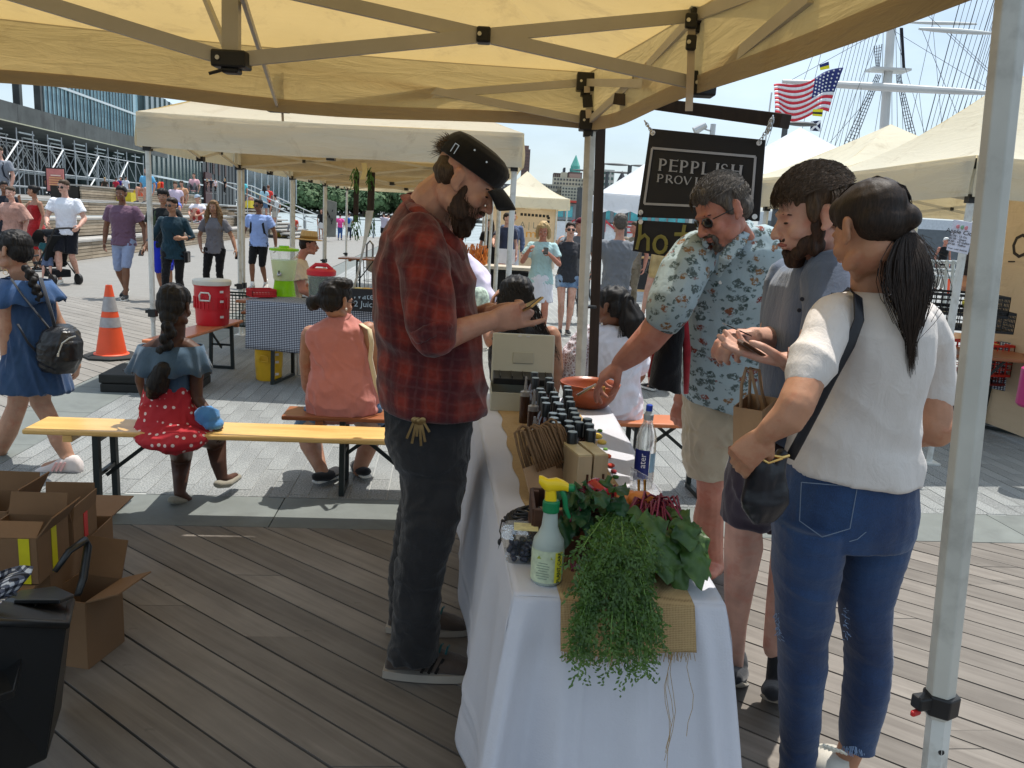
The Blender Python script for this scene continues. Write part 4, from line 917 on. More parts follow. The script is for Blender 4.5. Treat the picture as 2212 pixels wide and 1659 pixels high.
def person(label,x,yf,yt,hd=0,**k):
 """A whole figure by joints in its own frame. x, yf, yt: picture column, feet and crown; hd heading in degrees (0 faces +Y, 180 faces us)."""
 g=k.get
 Y=g('Y');z0=g('z0',0)
 if Y is None:q=G(x,yf,z0);Y=q.y
 foot=D(x,yf,Y);foot.z=z0
 H=g('H')or(D(x,yt,Y).z-z0);s=H/1.75;fem=g('fem',False);vox=g('vox',max(.008,Y*.00075))
 t=thing('person',label,'person',foot,g('group'));R=Matrix.Rotation(math.radians(hd),3,'Z')
 lean=g('lean',0);seat=g('seat')
 pz=(seat+.09 if seat else .93*s)
 def W(p):return foot+R@Vector(p)
 LN=Matrix.Rotation(-lean,3,'X')
 def T(p):
  return foot+R@(Vector((0,0,pz))+LN@(Vector(p)*s))
 shw=.165 if fem else .185;hw=.095 if fem else .088;bulk=g('bulk',1.0)
 b=MB();sk=g('skin',S_light);top=g('top',fab('888888'));bot=g('bot',fab('222530'));voxc=vox*1.1
 neck,hc=(0,.0,.56),Vector((0,.035,.70))
 hrot=R@LN@Matrix.Rotation(math.radians(g('turn',0)),3,'Z')@Matrix.Rotation(math.radians(-g('nod',5)),3,'X')
 hp=T(hc);hs=s*g('hs',1.0)
 head_mb(b,hp,hrot,hs*.98,fem);b.tube([T((0,-.015,.50)),T((0,.0,.575)),hp+hrot@Vector((0,-.01,-.02))],[.058*s,.05*s,.052*s],12,dome=True)
 def trow(lst,grow=0,kd=1.0):return[b.ring(T((0,y,z)),R@LN@V((w_*bulk+grow)*s,0,0),R@LN@V(0,(d_*bulk*kd+grow)*s,0),18,2.3)for z,y,w_,d_ in lst]
 wl=([(-.10,0,.145,.10),(0,0,.155,.105),(.10,0,.132,.09),(.20,.0,.122,.085),(.34,.01,.140,.10),(.42,.0,.150,.095),(.485,-.01,.135,.07),(.53,-.01,.07,.05)]if fem else[(-.10,0,.14,.10),(0,0,.150,.10),(.10,0,.145,.098),(.20,.0,.148,.10),(.34,.005,.172,.112),(.42,0,.178,.105),(.49,-.01,.150,.075),(.535,-.01,.07,.05)])
 b.loft(trow(wl,-.012))
 aL,aR=g('armL',((.07,-.03,-.27),(.06,.06,-.52))),g('armR',((-.07,-.03,-.27),(-.06,.06,-.52)))
 SL={}
 sleeve=g('sleeve','short');arms=[]
 for sd,(e,w_)in((1,aL),(-1,aR)):
  sh=T((sd*shw,-.005,.455));RL=R@LN if g('armlean',True)else R
  el=sh+RL@(Vector(e)*s);wr=sh+RL@(Vector(w_)*s);a0=(.050 if fem else .058)*s*bulk
  b.ell(sh,(a0*1.02,)*3);b.tube([sh,sh.lerp(el,.5),el],[a0,a0*.86,a0*.70],10,dome=True);b.tube([el,el.lerp(wr,.35),wr],[a0*.74,a0*.74,a0*.48],10,dome=True)
  dd=(wr-el).normalized();pn=g('palm%s'%('L' if sd>0 else 'R'))
  pn=(R@Vector(pn))if pn else(R@V(-sd,0,0));hd_=g('hdir%s'%('L' if sd>0 else 'R'));hdv=(R@Vector(hd_)).normalized()if hd_ else dd
  hand_mb(b,wr,hdv,pn,s*.95*(.92 if fem else 1),g('curl',.45),.6,1 if(hdv.cross(pn)).dot(R@V(0,1,.15))>0 else -1)
  arms.append((sh,el,wr,a0))
 st=g('step',.0);legs=[]
 for sd in(1,-1):
  hp_=foot+R@V(sd*hw*s,0,pz-.01)
  if seat:ank=W(g('ankL' if sd>0 else 'ankR',(sd*.12,.42,.08)));l1=l2=.43*s
  else:fy=st*sd*.5;ank=W((sd*hw*.95*s+g('sway',0)*sd,fy*s,(.085+max(0,-fy)*.25)*s));l1,l2=.445*s,.425*s
  pole=R@Vector(g('pole',(0,1,.0)))if not seat else R@Vector((sd*.1,.3,1))
  kn=ik(hp_,ank,l1,l2,pole);lb=(.97 if fem else 1)*bulk*(.80 if g('legs','trousers')in('trousers','leggings','capri')else 1)
  b.tube([hp_,hp_.lerp(kn,.45),kn],[.082*s*lb,.070*s*lb,.052*s*lb],12,dome=True);b.tube([kn,kn.lerp(ank,.3),kn.lerp(ank,.75),ank],[.052*s*lb,.055*s*lb,.036*s*lb,.032*s],12,dome=True)
  ff=(R@V(sd*.12,1,0 if seat or fy*1>=-.05 else -.35)).normalized();b.tube([ank+V(0,0,-.03)*s,ank+ff*.10*s+V(0,0,-.055)*s],[.034*s,.03*s],10,k=.8,dome=True)
  legs.append((hp_,kn,ank,ff))
  if g('shoe',1):shoe('shoe',g('shoe')if g('shoe')not in(None,1)else fab('1a1a1c'),g('sole',fab('d8d8d4')),t,ank-V(0,0,.006),ff,s*.95*(.9 if fem else 1),g('lowshoe',False))
  if g('sock'):bb=MB();bb.tube([ank-V(0,0,.03),ank+V(0,0,.07)],.042*s,10);bb.build('sock',fab('e6e6e6'),t,True)
 organic(b,'body',sk,t,vox*.8,2)
 dress=g('dress')
 c=MB();gr=g('loose',.012);hem=g('hem',-.09)
 wl2=[r_ for r_ in wl if r_[0]>hem];w0=wl[0];hb=g('flare',1.0);nk=g('neckline',.52)
 rows=[(hem,0,(.168 if fem else .166)*hb,(.124)*hb)]+[(z,y,w_*(1+(hb-1)*max(0,.15-z)),d_)for z,y,w_,d_ in wl2 if z<nk-.01]+([(nk,-.01,.085,.058)]if nk>.5 else[])
 c.loft([c.ring(T((0,y,z)),R@LN@V((w_*bulk+gr)*s,0,0),R@LN@V(0,(d_*bulk+gr+(.02 if g('belly')and z<.3 else 0))*s,0),20,2.3)for z,y,w_,d_ in rows])
 if fem and not g('back'):
  for q in(-1,1):c.ell(T((q*.065,.075,.34)),(.062*s,.055*s,.06*s))
 fr={'none':0,'cap':.25,'short':.62,'elbow':.95,'long':2}[sleeve]
 for(sh,el,wr,a0)in arms:
  if not fr:continue
  sw=a0*1.22+.006
  if fr<=1:e2=sh.lerp(el,fr);c.ell(sh,(a0*1.2,)*3);c.tube([sh+(sh-el).normalized()*.01,e2],[a0*1.22,sw*g('sleevew',1.08)],12)
  else:c.ell(sh,(a0*1.2,)*3);c.tube([sh,el,el.lerp(wr,g('cuff',.9))],[a0*1.2,a0*1.0,a0*.82],12)
 zf=lambda co,z=pz:np.where(co[:,2]<z+.15,1.4,.7)
 organic(c,'dress' if dress else g('topname','shirt'),top,t,voxc,2,cloth(.0075*g('fold',1),30,(1,1,.8),rnd.randint(0,99),zf))
 kind=g('legs','trousers')
 if kind!='none':
  c=MB();wst=.06
  c.loft([c.ring(foot+R@V(0,0,pz)+R@LN@(V(0,0,z)*s),R@V(w_*s*bulk,0,0),R@V(0,d_*s*bulk,0),18,2.3)for z,w_,d_ in((-.13,.152,.110),(-.02,.150,.104),(wst,.125,.085))])
  if kind in('skirt','long_skirt'):
   ln=g('skirt',.45);fl_=g('skirtw',1.25)
   if seat:
    for(h_,kn,ank,ff)in legs:c.tube([h_,h_.lerp(kn,.5),kn+(kn-h_)*.02],[.10*s,.10*s,.088*s],14,dome=True)
    m_=(legs[0][1]+legs[1][1])/2;h2=(legs[0][0]+legs[1][0])/2;c.tube([h2,m_],[.12*s,.10*s],12,k=.8)
   else:c.loft([c.ring(foot+V(0,0,pz-.02-z*s),R@V(w_*s,0,0),R@V(0,w_*.85*s,0),24,2.1)for z,w_ in((-.06,.150),(0,.178),(ln*.5,.182*(1+(fl_-1)*.6)),(ln,.192*fl_))])
  else:
   fr={'shorts':.92,'short_shorts':.42,'long_shorts':1.08,'trousers':2,'capri':1.6,'leggings':2}[kind];lw=g('legw',1.0)*(.88 if kind=='leggings' else 1)
   for(h_,kn,ank,ff)in legs:
    r_=[.098*s*bulk,.088*s*lw,.072*s*lw]
    if fr<=1:e2=h_.lerp(kn,fr);c.tube([h_,h_.lerp(e2,.5),e2],[r_[0],r_[1]*1.04,r_[1]*1.04],14)
    else:e2=kn.lerp(ank,min(1,fr-1)-.06);c.tube([h_,h_.lerp(kn,.5),kn,kn.lerp(e2,.4),e2],[r_[0],r_[1]*.95,r_[2]*.92,.066*s*lw,(.052 if fr>=2 else .07)*s*lw],14)
  organic(c,g('botname',kind.replace('long_','').replace('short_','')),bot,t,voxc,2,cloth(.006,30,(1,1,.8),rnd.randint(0,99)))
 hk=g('hair','short');hm=g('hairm',H_dkbrown)
 def HP(x_,y_,z_):return hp+hrot@(Vector((x_,y_,z_))*hs)
 if hk!='bald':
  c=MB()
  def HE(p,r_):c.ell(HP(*p),[q*hs for q in r_],hrot,14,9)
  HE((0,-.020,.052),(.081,.093,.075));HE((0,-.045,.01),(.076,.068,.07))
  if hk in('short','hatshort'):HE((0,.012,.082),(.066,.066,.046));HE((0,-.058,-.02),(.06,.045,.045))
  if hk=='mop':HE((0,.02,.075),(.082,.080,.055));HE((0,-.03,.03),(.09,.085,.08))
  if hk in('long','curly','tied','pony','bun'):HE((0,.010,.080),(.070,.066,.044))
  if hk in('long','curly'):
   wv=1.35 if hk=='curly' else 1.0;dn=g('hairlen',.34)
   for q in(-1,1):
    c.tube([HP(q*.062,.01,.05),HP(q*.082*wv**.5,.0,-.05),HP(q*.085*wv,.012,-.14),HP(q*.085*wv,.04,-dn)],[x_*hs for x_ in(.03,.032*wv,.036*wv,.022*wv)],10,dome=True)
   c.tube([HP(0,-.06,.03),HP(0,-.085,-.10),HP(0,-.09,-dn)],[.07*hs,.08*hs*wv**.5,.05*hs],12,k=.6,dome=True)
  if hk=='bob':
   for q in(-1,1):c.tube([HP(q*.060,.01,.06),HP(q*.084,-.0,-.03),HP(q*.080,.0,-.12)],[.034*hs,.036*hs,.030*hs],10,dome=True)
   c.tube([HP(0,-.06,.03),HP(0,-.075,-.11)],[.07*hs,.068*hs],12,k=.7,dome=True)
  if hk=='pony':c.tube([HP(0,-.10,.04),HP(0,-.135,-.02),HP(0,-.13,-.20)],[.02*hs,.034*hs,.015*hs],10,dome=True)
  if hk=='bun':HE((0,-.125,.05),(.042,.04,.042))
  organic(c,'hair',hm,t,vox*.9,1,hairy(.006 if hk in('curly','mop','bob')else .003,70 if hk!='curly' else 110,rnd.randint(0,99)))
 if g('cap')is not None:
  c=MB();c.loft([c.ring(HP(0,-.012,z),hrot@V(w_*hs,0,0),hrot@V(0,w_*1.15*hs,0),20)for z,w_ in((.045,.086),(.085,.082),(.115,.064),(.130,.03))]);sgn=-1 if g('capback')else 1
  c.loft([c.ring(HP(0,sgn*y_,z),hrot@V(w_*hs,0,0),hrot@V(0,0,.003*hs),14)for y_,z,w_ in((.07,.052,.07),(.12,.048,.062),(.15,.040,.04))]);c.build('cap',g('cap'),t,True)
 if Y<40 and g('face',True)and(abs(((hd+g('turn',0)+180)%360)-180)>60):face(t,hp,hrot,hs,glasses=g('glasses',False),lips=M_lip,brows=M_brow,closed=g('closed',False))
 if g('bag')=='backpack':
  c=MB();c.ell(T((0,-.165,.30)),(.14*s,.085*s,.20*s),R@LN);o=organic(c,'backpack',g('bagm',fab('15161a')),t,voxc,1)
 if g('bag')in('backpack','straps'):
  for q in(-1,1):c=MB();c.tube([T((q*.095,-.10,.44)),T((q*.10,-.03,.505)),T((q*.105,.07,.47)),T((q*.115,.125,.34)),T((q*.14,.10,.18)),T((q*.155,.0,.10))],[.022*s]*6,8,k=.35);c.build('strap',g('strapm',fab('15161a')),t,True)
 if g('bag')=='cross':
  q=g('bagside',1);c=MB();c.tube([T((-q*.13,0,.49)),T((-q*.05,.125,.38)),T((q*.12,.12,.10)),T((q*.19,.03,-.03))],.008,6);c.build('strap',fab('131313'),t,True)
  c=MB();c.box(T((q*.215,.03,-.10)),(.06,.22,.17),R=R);c.build('handbag',g('bagm',fab('131316')),t,bevel=.02)
 if g('phone'):sh,el,wr,a0=arms[0 if g('phone')=='L' else 1];c=MB();c.box(wr+(wr-el).normalized()*.10*s+V(0,0,.0),(.07,.012,.13),R=R@Matrix.Rotation(g('phonetilt',.9),3,'X'));c.build('held_phone',fab('0c0c0e'),t,bevel=.004)
 t['_j']=0;del t['_j']
 return dict(t=t,T=T,W=W,R=R,hp=hp,hrot=hrot,hs=hs,arms=arms,legs=legs,s=s,foot=foot)
def sc_(p):return(Vector(p)-V(0,0,CH)).dot(_f)/FV
def pt(b,pts,n=14,dome=True,k=1):
 """round limb: (x, y, Y, r_px[, k])"""
 P=[D(q[0],q[1],q[2])for q in pts];r=[q[3]*sc_(p)for q,p in zip(pts,P)];ks=[q[4]if len(q)>4 else k for q in pts]
 if k==1 and max(r)>.098:ks=[.48 if q>.07 else .8 for q in r];r=[q*.76 if q>.07 else q for q in r]
 b.tube(P,r,n,k=ks,up=None,dome=dome);return P
def pl(b,rows,n=24,e=2.3):
 """garment rows: (xl, yl, xr, yr, Y, depth[, dY]); depth in metres"""
 R_=[]
 for q in rows:
  xl,yl,xr,yr,Y,dep=q[:6];dY=q[6]if len(q)>6 else 0;a,c=D(xl,yl,Y-dY),D(xr,yr,Y+dY);m_=(a+c)/2;h=(c-a)/2
  bb=h.cross(V(0,0,1));bb=-bb.normalized()if bb.length>1e-6 else V(0,1,0)
  if bb.y<0:bb=-bb
  R_.append(b.ring(m_,h,bb*dep,n,e))
 b.loft(R_)
def ne(b,x,y,Y,rx,ry,rz,R=None):b.ell(D(x,y,Y),(rx,ry,rz),R,16,10)
VX=.0050
def hairdo(par,hp,R,s,mt,n,w,length,seed,rule,lift=.10):
 def fn(i,r):
  u=r.random()*2*math.pi;z=r.uniform(-.2,1);q=math.sqrt(max(0,1-z*z));d=Vector((q*math.cos(u),q*math.sin(u),z))
  if not rule(d):return None
  t_=Vector((r.gauss(0,.35)+d.x*.3,.9 if d.z>.2 else .1,-.5 if d.z<.2 else -.1));t_=(t_-d*t_.dot(d)).normalized();out=[];lf=lift*r.uniform(.2,1.3);st=r.uniform(.5,1)*length/.09
  for k in range(6):
   f_=k/5;e=(d+t_*st*f_).normalized();rr=1.02+lf*math.sin(min(1,f_*1.2)*2.4);out.append(hp+R@(Vector((e.x*.083*rr,e.y*.100*rr-.014,e.z*.088*rr+.044))*s))
  return out
 return strands('hair_strands',mt,par,None,fn,n,w,seed=seed)
def plaid_mat():
 m,n,b,o=_new('plaid_shirt');l=n.links.new
 def band(vec,scale,lo,hi):
  w_=N(n,'TexWave',Scale=scale,Distortion=0);w_.bands_direction='X';w_.wave_profile='SIN';l(vec,w_.inputs[0]);return ramp(n,w_.outputs[0],[(lo,(0,0,0)),(hi,(1,1,1))])
 d_=noise(n,coords(n),3.5,3);dd=N(n,'VectorMath',_operation='SCALE');cx=N(n,'CombineXYZ');l(d_,cx.inputs[0]);l(d_,cx.inputs[2]);l(cx.outputs[0],dd.inputs[0]);dd.inputs['Scale'].default_value=.07
 def wv(rot):
  a=N(n,'VectorMath',_operation='ADD');l(coords(n,(1,1,1),rot),a.inputs[0]);l(dd.outputs[0],a.inputs[1]);return a.outputs[0]
 vx,vz=wv((0,0,math.radians(25))),wv((0,math.radians(84),0))
 A,B=band(vx,3.4,.25,.8),band(vz,3.0,.25,.8);A2,B2=band(vx,10.2,.80,.97),band(vz,9.0,.80,.97)
 base=N(n,'RGB');base.outputs[0].default_value=(.225,.030,.020,1)
 q1=N(n,'MixRGB');q1.inputs[2].default_value=(.075,.012,.016,1);mA=N(n,'Math',_operation='MULTIPLY');mA.inputs[1].default_value=.8;l(A,mA.inputs[0]);l(mA.outputs[0],q1.inputs[0]);l(base.outputs[0],q1.inputs[1])
 q2=N(n,'MixRGB');q2.inputs[2].default_value=(.065,.015,.02,1);mB=N(n,'Math',_operation='MULTIPLY');mB.inputs[1].default_value=.65;l(B,mB.inputs[0]);l(mB.outputs[0],q2.inputs[0]);l(q1.outputs[0],q2.inputs[1])
 q3=N(n,'MixRGB');q3.inputs[2].default_value=(.16,.09,.085,1);mC=N(n,'Math',_operation='MULTIPLY');mC.inputs[1].default_value=.17;mm=N(n,'Math',_operation='MAXIMUM');l(A2,mm.inputs[0]);l(B2,mm.inputs[1]);l(mm.outputs[0],mC.inputs[0]);l(mC.outputs[0],q3.inputs[0]);l(q2.outputs[0],q3.inputs[1])
 hz=noise(n,coords(n),60,4);k=ramp(n,hz,[(.3,(.75,.75,.75)),(.7,(1.15,1.15,1.15))]);q4=N(n,'MixRGB',_blend_type='MULTIPLY');q4.inputs[0].default_value=1;l(q3.outputs[0],q4.inputs[1]);l(k,q4.inputs[2])
 l(q4.outputs[0],b.inputs['Base Color']);b.inputs['Roughness'].default_value=.9;b.inputs['Sheen Weight'].default_value=.25;b.inputs['Specular IOR Level'].default_value=.15
 a=noise(n,coords(n,(1,1,.6)),20,5,.62,.8);bump(n,b,a,.35,.012);return m
M_plaid=plaid_mat()
pm=thing('person','bearded man in a black cap and red plaid shirt reading a gold phone','person',G(930,1440));YP=2.78
Rp=Rfrom((.85,-.06,-.52),(.52,0,.85));hpP=D(1004,392,2.66);b=MB()
head_mb(b,hpP,Rp,1.06)
pt(b,[(905,520,YP,62),(925,470,YP,58),(945,430,2.74,52),(975,400,2.72,44)],k=1)
pt(b,[(930,560,YP,75),(930,700,YP,80),(925,880,YP,78)])
for(Y0,Y1,Y2,Y3)in((2.57,2.50,2.58,2.66),):
 pt(b,[(912,540,Y0,34),(926,640,Y0-.03,33),(926,728,Y1,29)]);pt(b,[(926,732,Y1,29),(948,735,Y1+.01,31),(990,716,2.54,28),(1030,702,Y2,24),(1062,692,2.61,21)])
hand_mb(b,D(1060,692,2.61),D(1110,684,2.62)-D(1060,693,2.61),V(.1,1,.15),1.12,.7,.9,-1,spread=.03,curls=[.16,.75,.9,1.0])
pt(b,[(935,540,3.0,30),(960,720,3.05,27)]);pt(b,[(960,720,3.05,27),(1010,695,2.98,25),(1060,672,2.86,20)])
hand_mb(b,D(1060,678,2.82),V(.97,-.22,.06),V(.2,-1,.1),1.05,.6,.7,1,spread=.02,curls=[.3,.6,.75,.85])
for(k_,a_,Yl)in(((905,1190),(893,1405),2.66),((885,1180),(880,1330),3.0)):pt(b,[(920,920,(YP+Yl)/2,36),(k_[0],k_[1],Yl,28),(a_[0]+4,a_[1],Yl,20)])
organic(b,'body',S_light,pm,VX,2)
zc_pl=lambda co:np.ones(len(co))
c=MB()
pl(c,[(826,868,1048,893,YP,.20),(822,850,1050,862,YP,.205),(820,800,1050,800,YP,.205),(822,748,1045,748,YP,.20),(814,690,1036,690,YP,.205),(811,640,1030,640,YP,.215),(815,580,1018,582,YP,.23),(826,520,1006,540,YP,.23),(846,478,992,520,YP,.20),(868,446,975,500,YP,.13),(888,428,968,480,YP,.085)])
c.ell(D(905,520,2.62),(.085,.075,.085));c.ell(D(915,520,2.98),(.08,.07,.08))
pt(c,[(905,520,2.60,50),(916,575,2.55,56),(924,640,2.52,56),(930,700,2.50,52),(938,722,2.50,46)])
pt(c,[(925,520,3.0,44),(955,640,3.04,46),(965,715,3.04,40)])
organic(c,'shirt',M_plaid,pm,.0062,2,cloth(.012,9,(1,1,1.0),5))
c=MB();P=pt(c,[(928,697,2.495,53),(940,722,2.495,50)],dome=False);organic(c,'rolled_cuff',M_plaid,pm,.005,1,cloth(.006,30,(1,1,1),8))
c=MB();cA=[D(878,424,2.80),D(900,452,2.66),D(945,490,2.62),D(985,530,2.66),D(1002,560,2.70)];cB=[D(890,420,2.86),D(925,440,2.98),D(965,480,3.0),D(995,520,2.9)]
for Q in(cA,cB):c.tube(Q,[.026,.030,.030,.026,.014][:len(Q)],10,k=.35,dome=True)
organic(c,'collar',M_plaid,pm,.005,1)
M_jean=fabric('charcoal_jeans',(.022,.022,.024),.25,.5,fade=(.045,.045,.048))
c=MB();Yn,Yf=2.66,3.0
pl(c,[(832,850,1018,850,YP,.165),(830,895,1019,895,YP,.175),(836,940,1017,940,YP,.185),(850,985,1013,985,YP,.18),(868,1010,1005,1010,YP,.16)])
pl(c,[(862,985,1010,985,2.72,.10),(868,1054,1004,1054,2.70,.10),(872,1120,993,1120,Yn,.093),(864,1175,976,1175,Yn,.088),(856,1210,964,1210,Yn,.085),(854,1250,957,1250,Yn,.08),(852,1310,950,1310,Yn,.078),(848,1374,948,1374,Yn,.078),(838,1402,946,1406,Yn,.082),(840,1418,944,1424,Yn,.08)])
pl(c,[(862,985,1000,985,2.9,.10),(868,1050,990,1050,2.94,.10),(858,1130,968,1130,Yf,.09),(845,1200,950,1200,Yf,.08),(840,1260,940,1260,Yf,.075),(842,1310,938,1310,Yf,.075),(846,1345,940,1345,Yf,.075)])
organic(c,'jeans',M_jean,pm,.006,2,cloth(.007,17,(1,1,1.5),12))
kb=MB();kc=D(906,892,2.58)
kb.tube([kc+V(.02*math.cos(a),-.004,.02*math.sin(a))for a in[i*.7 for i in range(10)]],.0018,5)
for k,(dx,L_)in enumerate(((-.034,.085),(-.018,.10),(-.004,.075),(.010,.105),(.022,.09),(.034,.055))):
 a=kc+V(dx*.3,-.008-.003*k,-.012);e=kc+V(dx*1.1,-.01-.003*k,-L_);kb.beam(a,e,.008,.002,up=(0,1,0));kb.ell(a.lerp(e,.15),(.011,.003,.011))
kb.build('key_ring',mat('brass_keys',(.30,.20,.09),.35,.3,30,metal=1),pm)
M_suede=fabric('brown_suede',(.075,.056,.046),.2,.4);M_sole=mat('off_white_sole',(.36,.32,.27),.7,.1);M_teal=fab('175a60')
def pxshoe(x0,x1,yb,yt,Y,par,up_m,so,w_=.052,lace=None,stripes=None):
 """a shoe in profile, toe to the right"""
 hm=(yb-yt)*sc_(D(x0,yb,Y))
 def B_(f,h=0):q=D(x0+(x1-x0)*f,yb,Y);return V(q.x,Y,.004+hm*h)
 c=MB();R_=[]
 for f,h0,w0 in((.0,.35,.4),(.04,.62,.7),(.14,.92,.8),(.30,1.0,.8),(.45,.80,.85),(.62,.62,.95),(.80,.50,.95),(.93,.36,.75),(.995,.18,.35)):R_.append(c.ring(B_(f,.12).lerp(B_(f,h0),.5),V(0,w_*w0,0),V(0,0,hm*(h0-.12)/2),16,2.5))
 c.loft(R_);c.build('shoe',up_m,par,True)
 c=MB();n=14;P=[]
 for sgn in(-1,1):
  for i in range(n+1):f=i/n if sgn<0 else 1-i/n;P.append(B_(f*1.03-.015)+V(0,sgn*w_*1.08*(math.sin(math.pi*min(1,.10+f*.88))**.32),0))
 m_=len(P);th=V(0,0,hm*.20);c.add(P+[p+th for p in P],[tuple(range(m_-1,-1,-1)),tuple(range(m_,2*m_))]+[(i,(i+1)%m_,(i+1)%m_+m_,i+m_)for i in range(m_)]);c.build('sole',so,par)
 if lace:
  c=MB()
  for i in range(4):f=.45+.07*i;q=B_(f,.86-.55*(f-.42));c.tube([q+V(-.004,-.03,-.004),q+V(0,0,.006),q+V(.004,.03,-.004)],.004,6)
  c.build('laces',lace,par)
 if stripes:
  c=MB()
  for i in range(3):f=.42+.075*i;c.beam(B_(f+.06,.62)+V(0,-w_*.80,0),B_(f-.02,.24)+V(0,-w_*.97,0),.010,.003,up=(0,-1,0))
  c.build('stripe',stripes,par)
pxshoe(832,1031,1482,1395,Yn+.02,pm,M_suede,M_sole,.052,M_teal,fab('191513'));pxshoe(838,1013,1374,1305,Yf,pm,M_suede,M_sole,.05,M_teal)
def HPp(x,y,z):return hpP+Rp@(Vector((x,y,z))*1.06)
M_cap=fabric('black_cap',(.006,.006,.007),.2,.2);c=MB();capR=Rp
c.loft([c.ring(HPp(0,y_,z),capR@V(w_*1.1,0,0),capR@V(0,l_*1.1,0),28,2.1)for z,w_,l_,y_ in((.034,.083,.103,-.012),(.050,.085,.107,-.010),(.078,.082,.106,-.006),(.098,.075,.096,-.006),(.112,.060,.078,-.012),(.119,.036,.048,-.016),(.121,.01,.015,-.016))])
organic(c,'cap',M_cap,pm,.004,2)
c=MB();vs=[]
c.grid(lambda u,v:HPp((u-.5)*.150*(1-.42*v*v),.082+.02*(1-(2*u-1)**2)+v*(.070)*(1-.35*(2*u-1)**2),.045-.016*v-.030*(2*u-1)**2-.012*v*v),14,6);c.build('cap_bill',M_cap,pm,True,solid=.006)
c=MB();c.beam(HPp(.092,-.068,.046),HPp(.094,-.068,.072),.003,.0022);c.beam(HPp(.092,-.056,.046),HPp(.094,-.056,.072),.003,.0022);c.beam(HPp(.0935,-.069,.073),HPp(.0945,-.055,.073),.003,.0022);c.build('buckle',M_bolt,pm)
for yz in((-.012,.088),(.035,.080)):c=MB();c.lathe(HPp(.0945,yz[0],yz[1]),[(.003,0),(.003,.001)],10,Rp@Matrix.Rotation(math.pi/2,3,'Y'));c.build('eyelet',M_bolt,pm)
H_beard=hairmat('beard',(.012,.006,.004),(.06,.030,.016),.6)
c=MB()
def EE(c,hp,R,s,p,r_):c.ell(hp+R@(Vector(p)*s),[q*s for q in r_],R,14,9)
for p,r_ in(((0,.064,-.102),(.038,.034,.036)),((0,.070,-.116),(.030,.028,.032)),((.048,.034,-.082),(.020,.036,.030)),((-.048,.034,-.082),(.020,.036,.030)),((.061,.020,-.040),(.007,.014,.034)),((-.061,.020,-.040),(.007,.014,.034)),((.054,.028,-.062),(.014,.026,.022)),((-.054,.028,-.062),(.014,.026,.022)),((0,.094,-.048),(.024,.009,.007))):EE(c,hpP,Rp,1.06,p,r_)
organic(c,'beard',H_beard,pm,.0042,1,hairy(.005,95,3))
def bf(i,r):
 a=r.uniform(-1.5,1.5);z=r.uniform(-.12,-.03);p=Vector((math.sin(a)*.060,.010+math.cos(a)*.076,z));d=Vector((math.sin(a)*.3,.55,-1)).normalized();L_=r.uniform(.018,.035);return[HPp(*p),HPp(*(p+d*L_*.5)),HPp(*(p+d*L_+Vector((r.uniform(-.004,.004),0,0))))]
strands('beard_strands',H_beard,pm,None,bf,700,.0007,seed=4)
c=MB();EE(c,hpP,Rp,1.06,(0,-.044,.006),(.070,.060,.056));EE(c,hpP,Rp,1.06,(0,-.098,.05),(.028,.03,.022));organic(c,'hair',H_brown,pm,.004,1,hairy(.004,90,6))
def hf(i,r):
 p=Vector((r.uniform(-.05,.05),-.095+r.uniform(-.008,.008),r.uniform(.035,.075)));d=Vector((r.gauss(0,.5),-1,r.gauss(.3,.6))).normalized();L_=r.uniform(.015,.045);return[HPp(*(p+d*L_*k/3+Vector((0,0,-.012*(k/3)**2))))for k in range(4)]
strands('hair_strands',H_brown,pm,None,hf,220,.0012,seed=9)
face(pm,hpP,Rp,1.06,closed=True)
ph=thing('phone','gold phone held in both hands by the man in the plaid shirt','phone',D(1135,665,2.66));Rph=Rfrom(D(1160,652,2.62)-D(1118,672,2.70),V(-.3,-.35,.9))
MB().box(ORG[ph.name],(.068,.135,.008),R=Rph).build('case',mat('gold_case',(.45,.33,.16),.3,metal=.7),ph,bevel=.004);MB().box(ORG[ph.name]+Rph@V(0,0,.005),(.062,.12,.002),R=Rph).build('screen',mat('screen_glass',(.01,.01,.012),.05),ph)
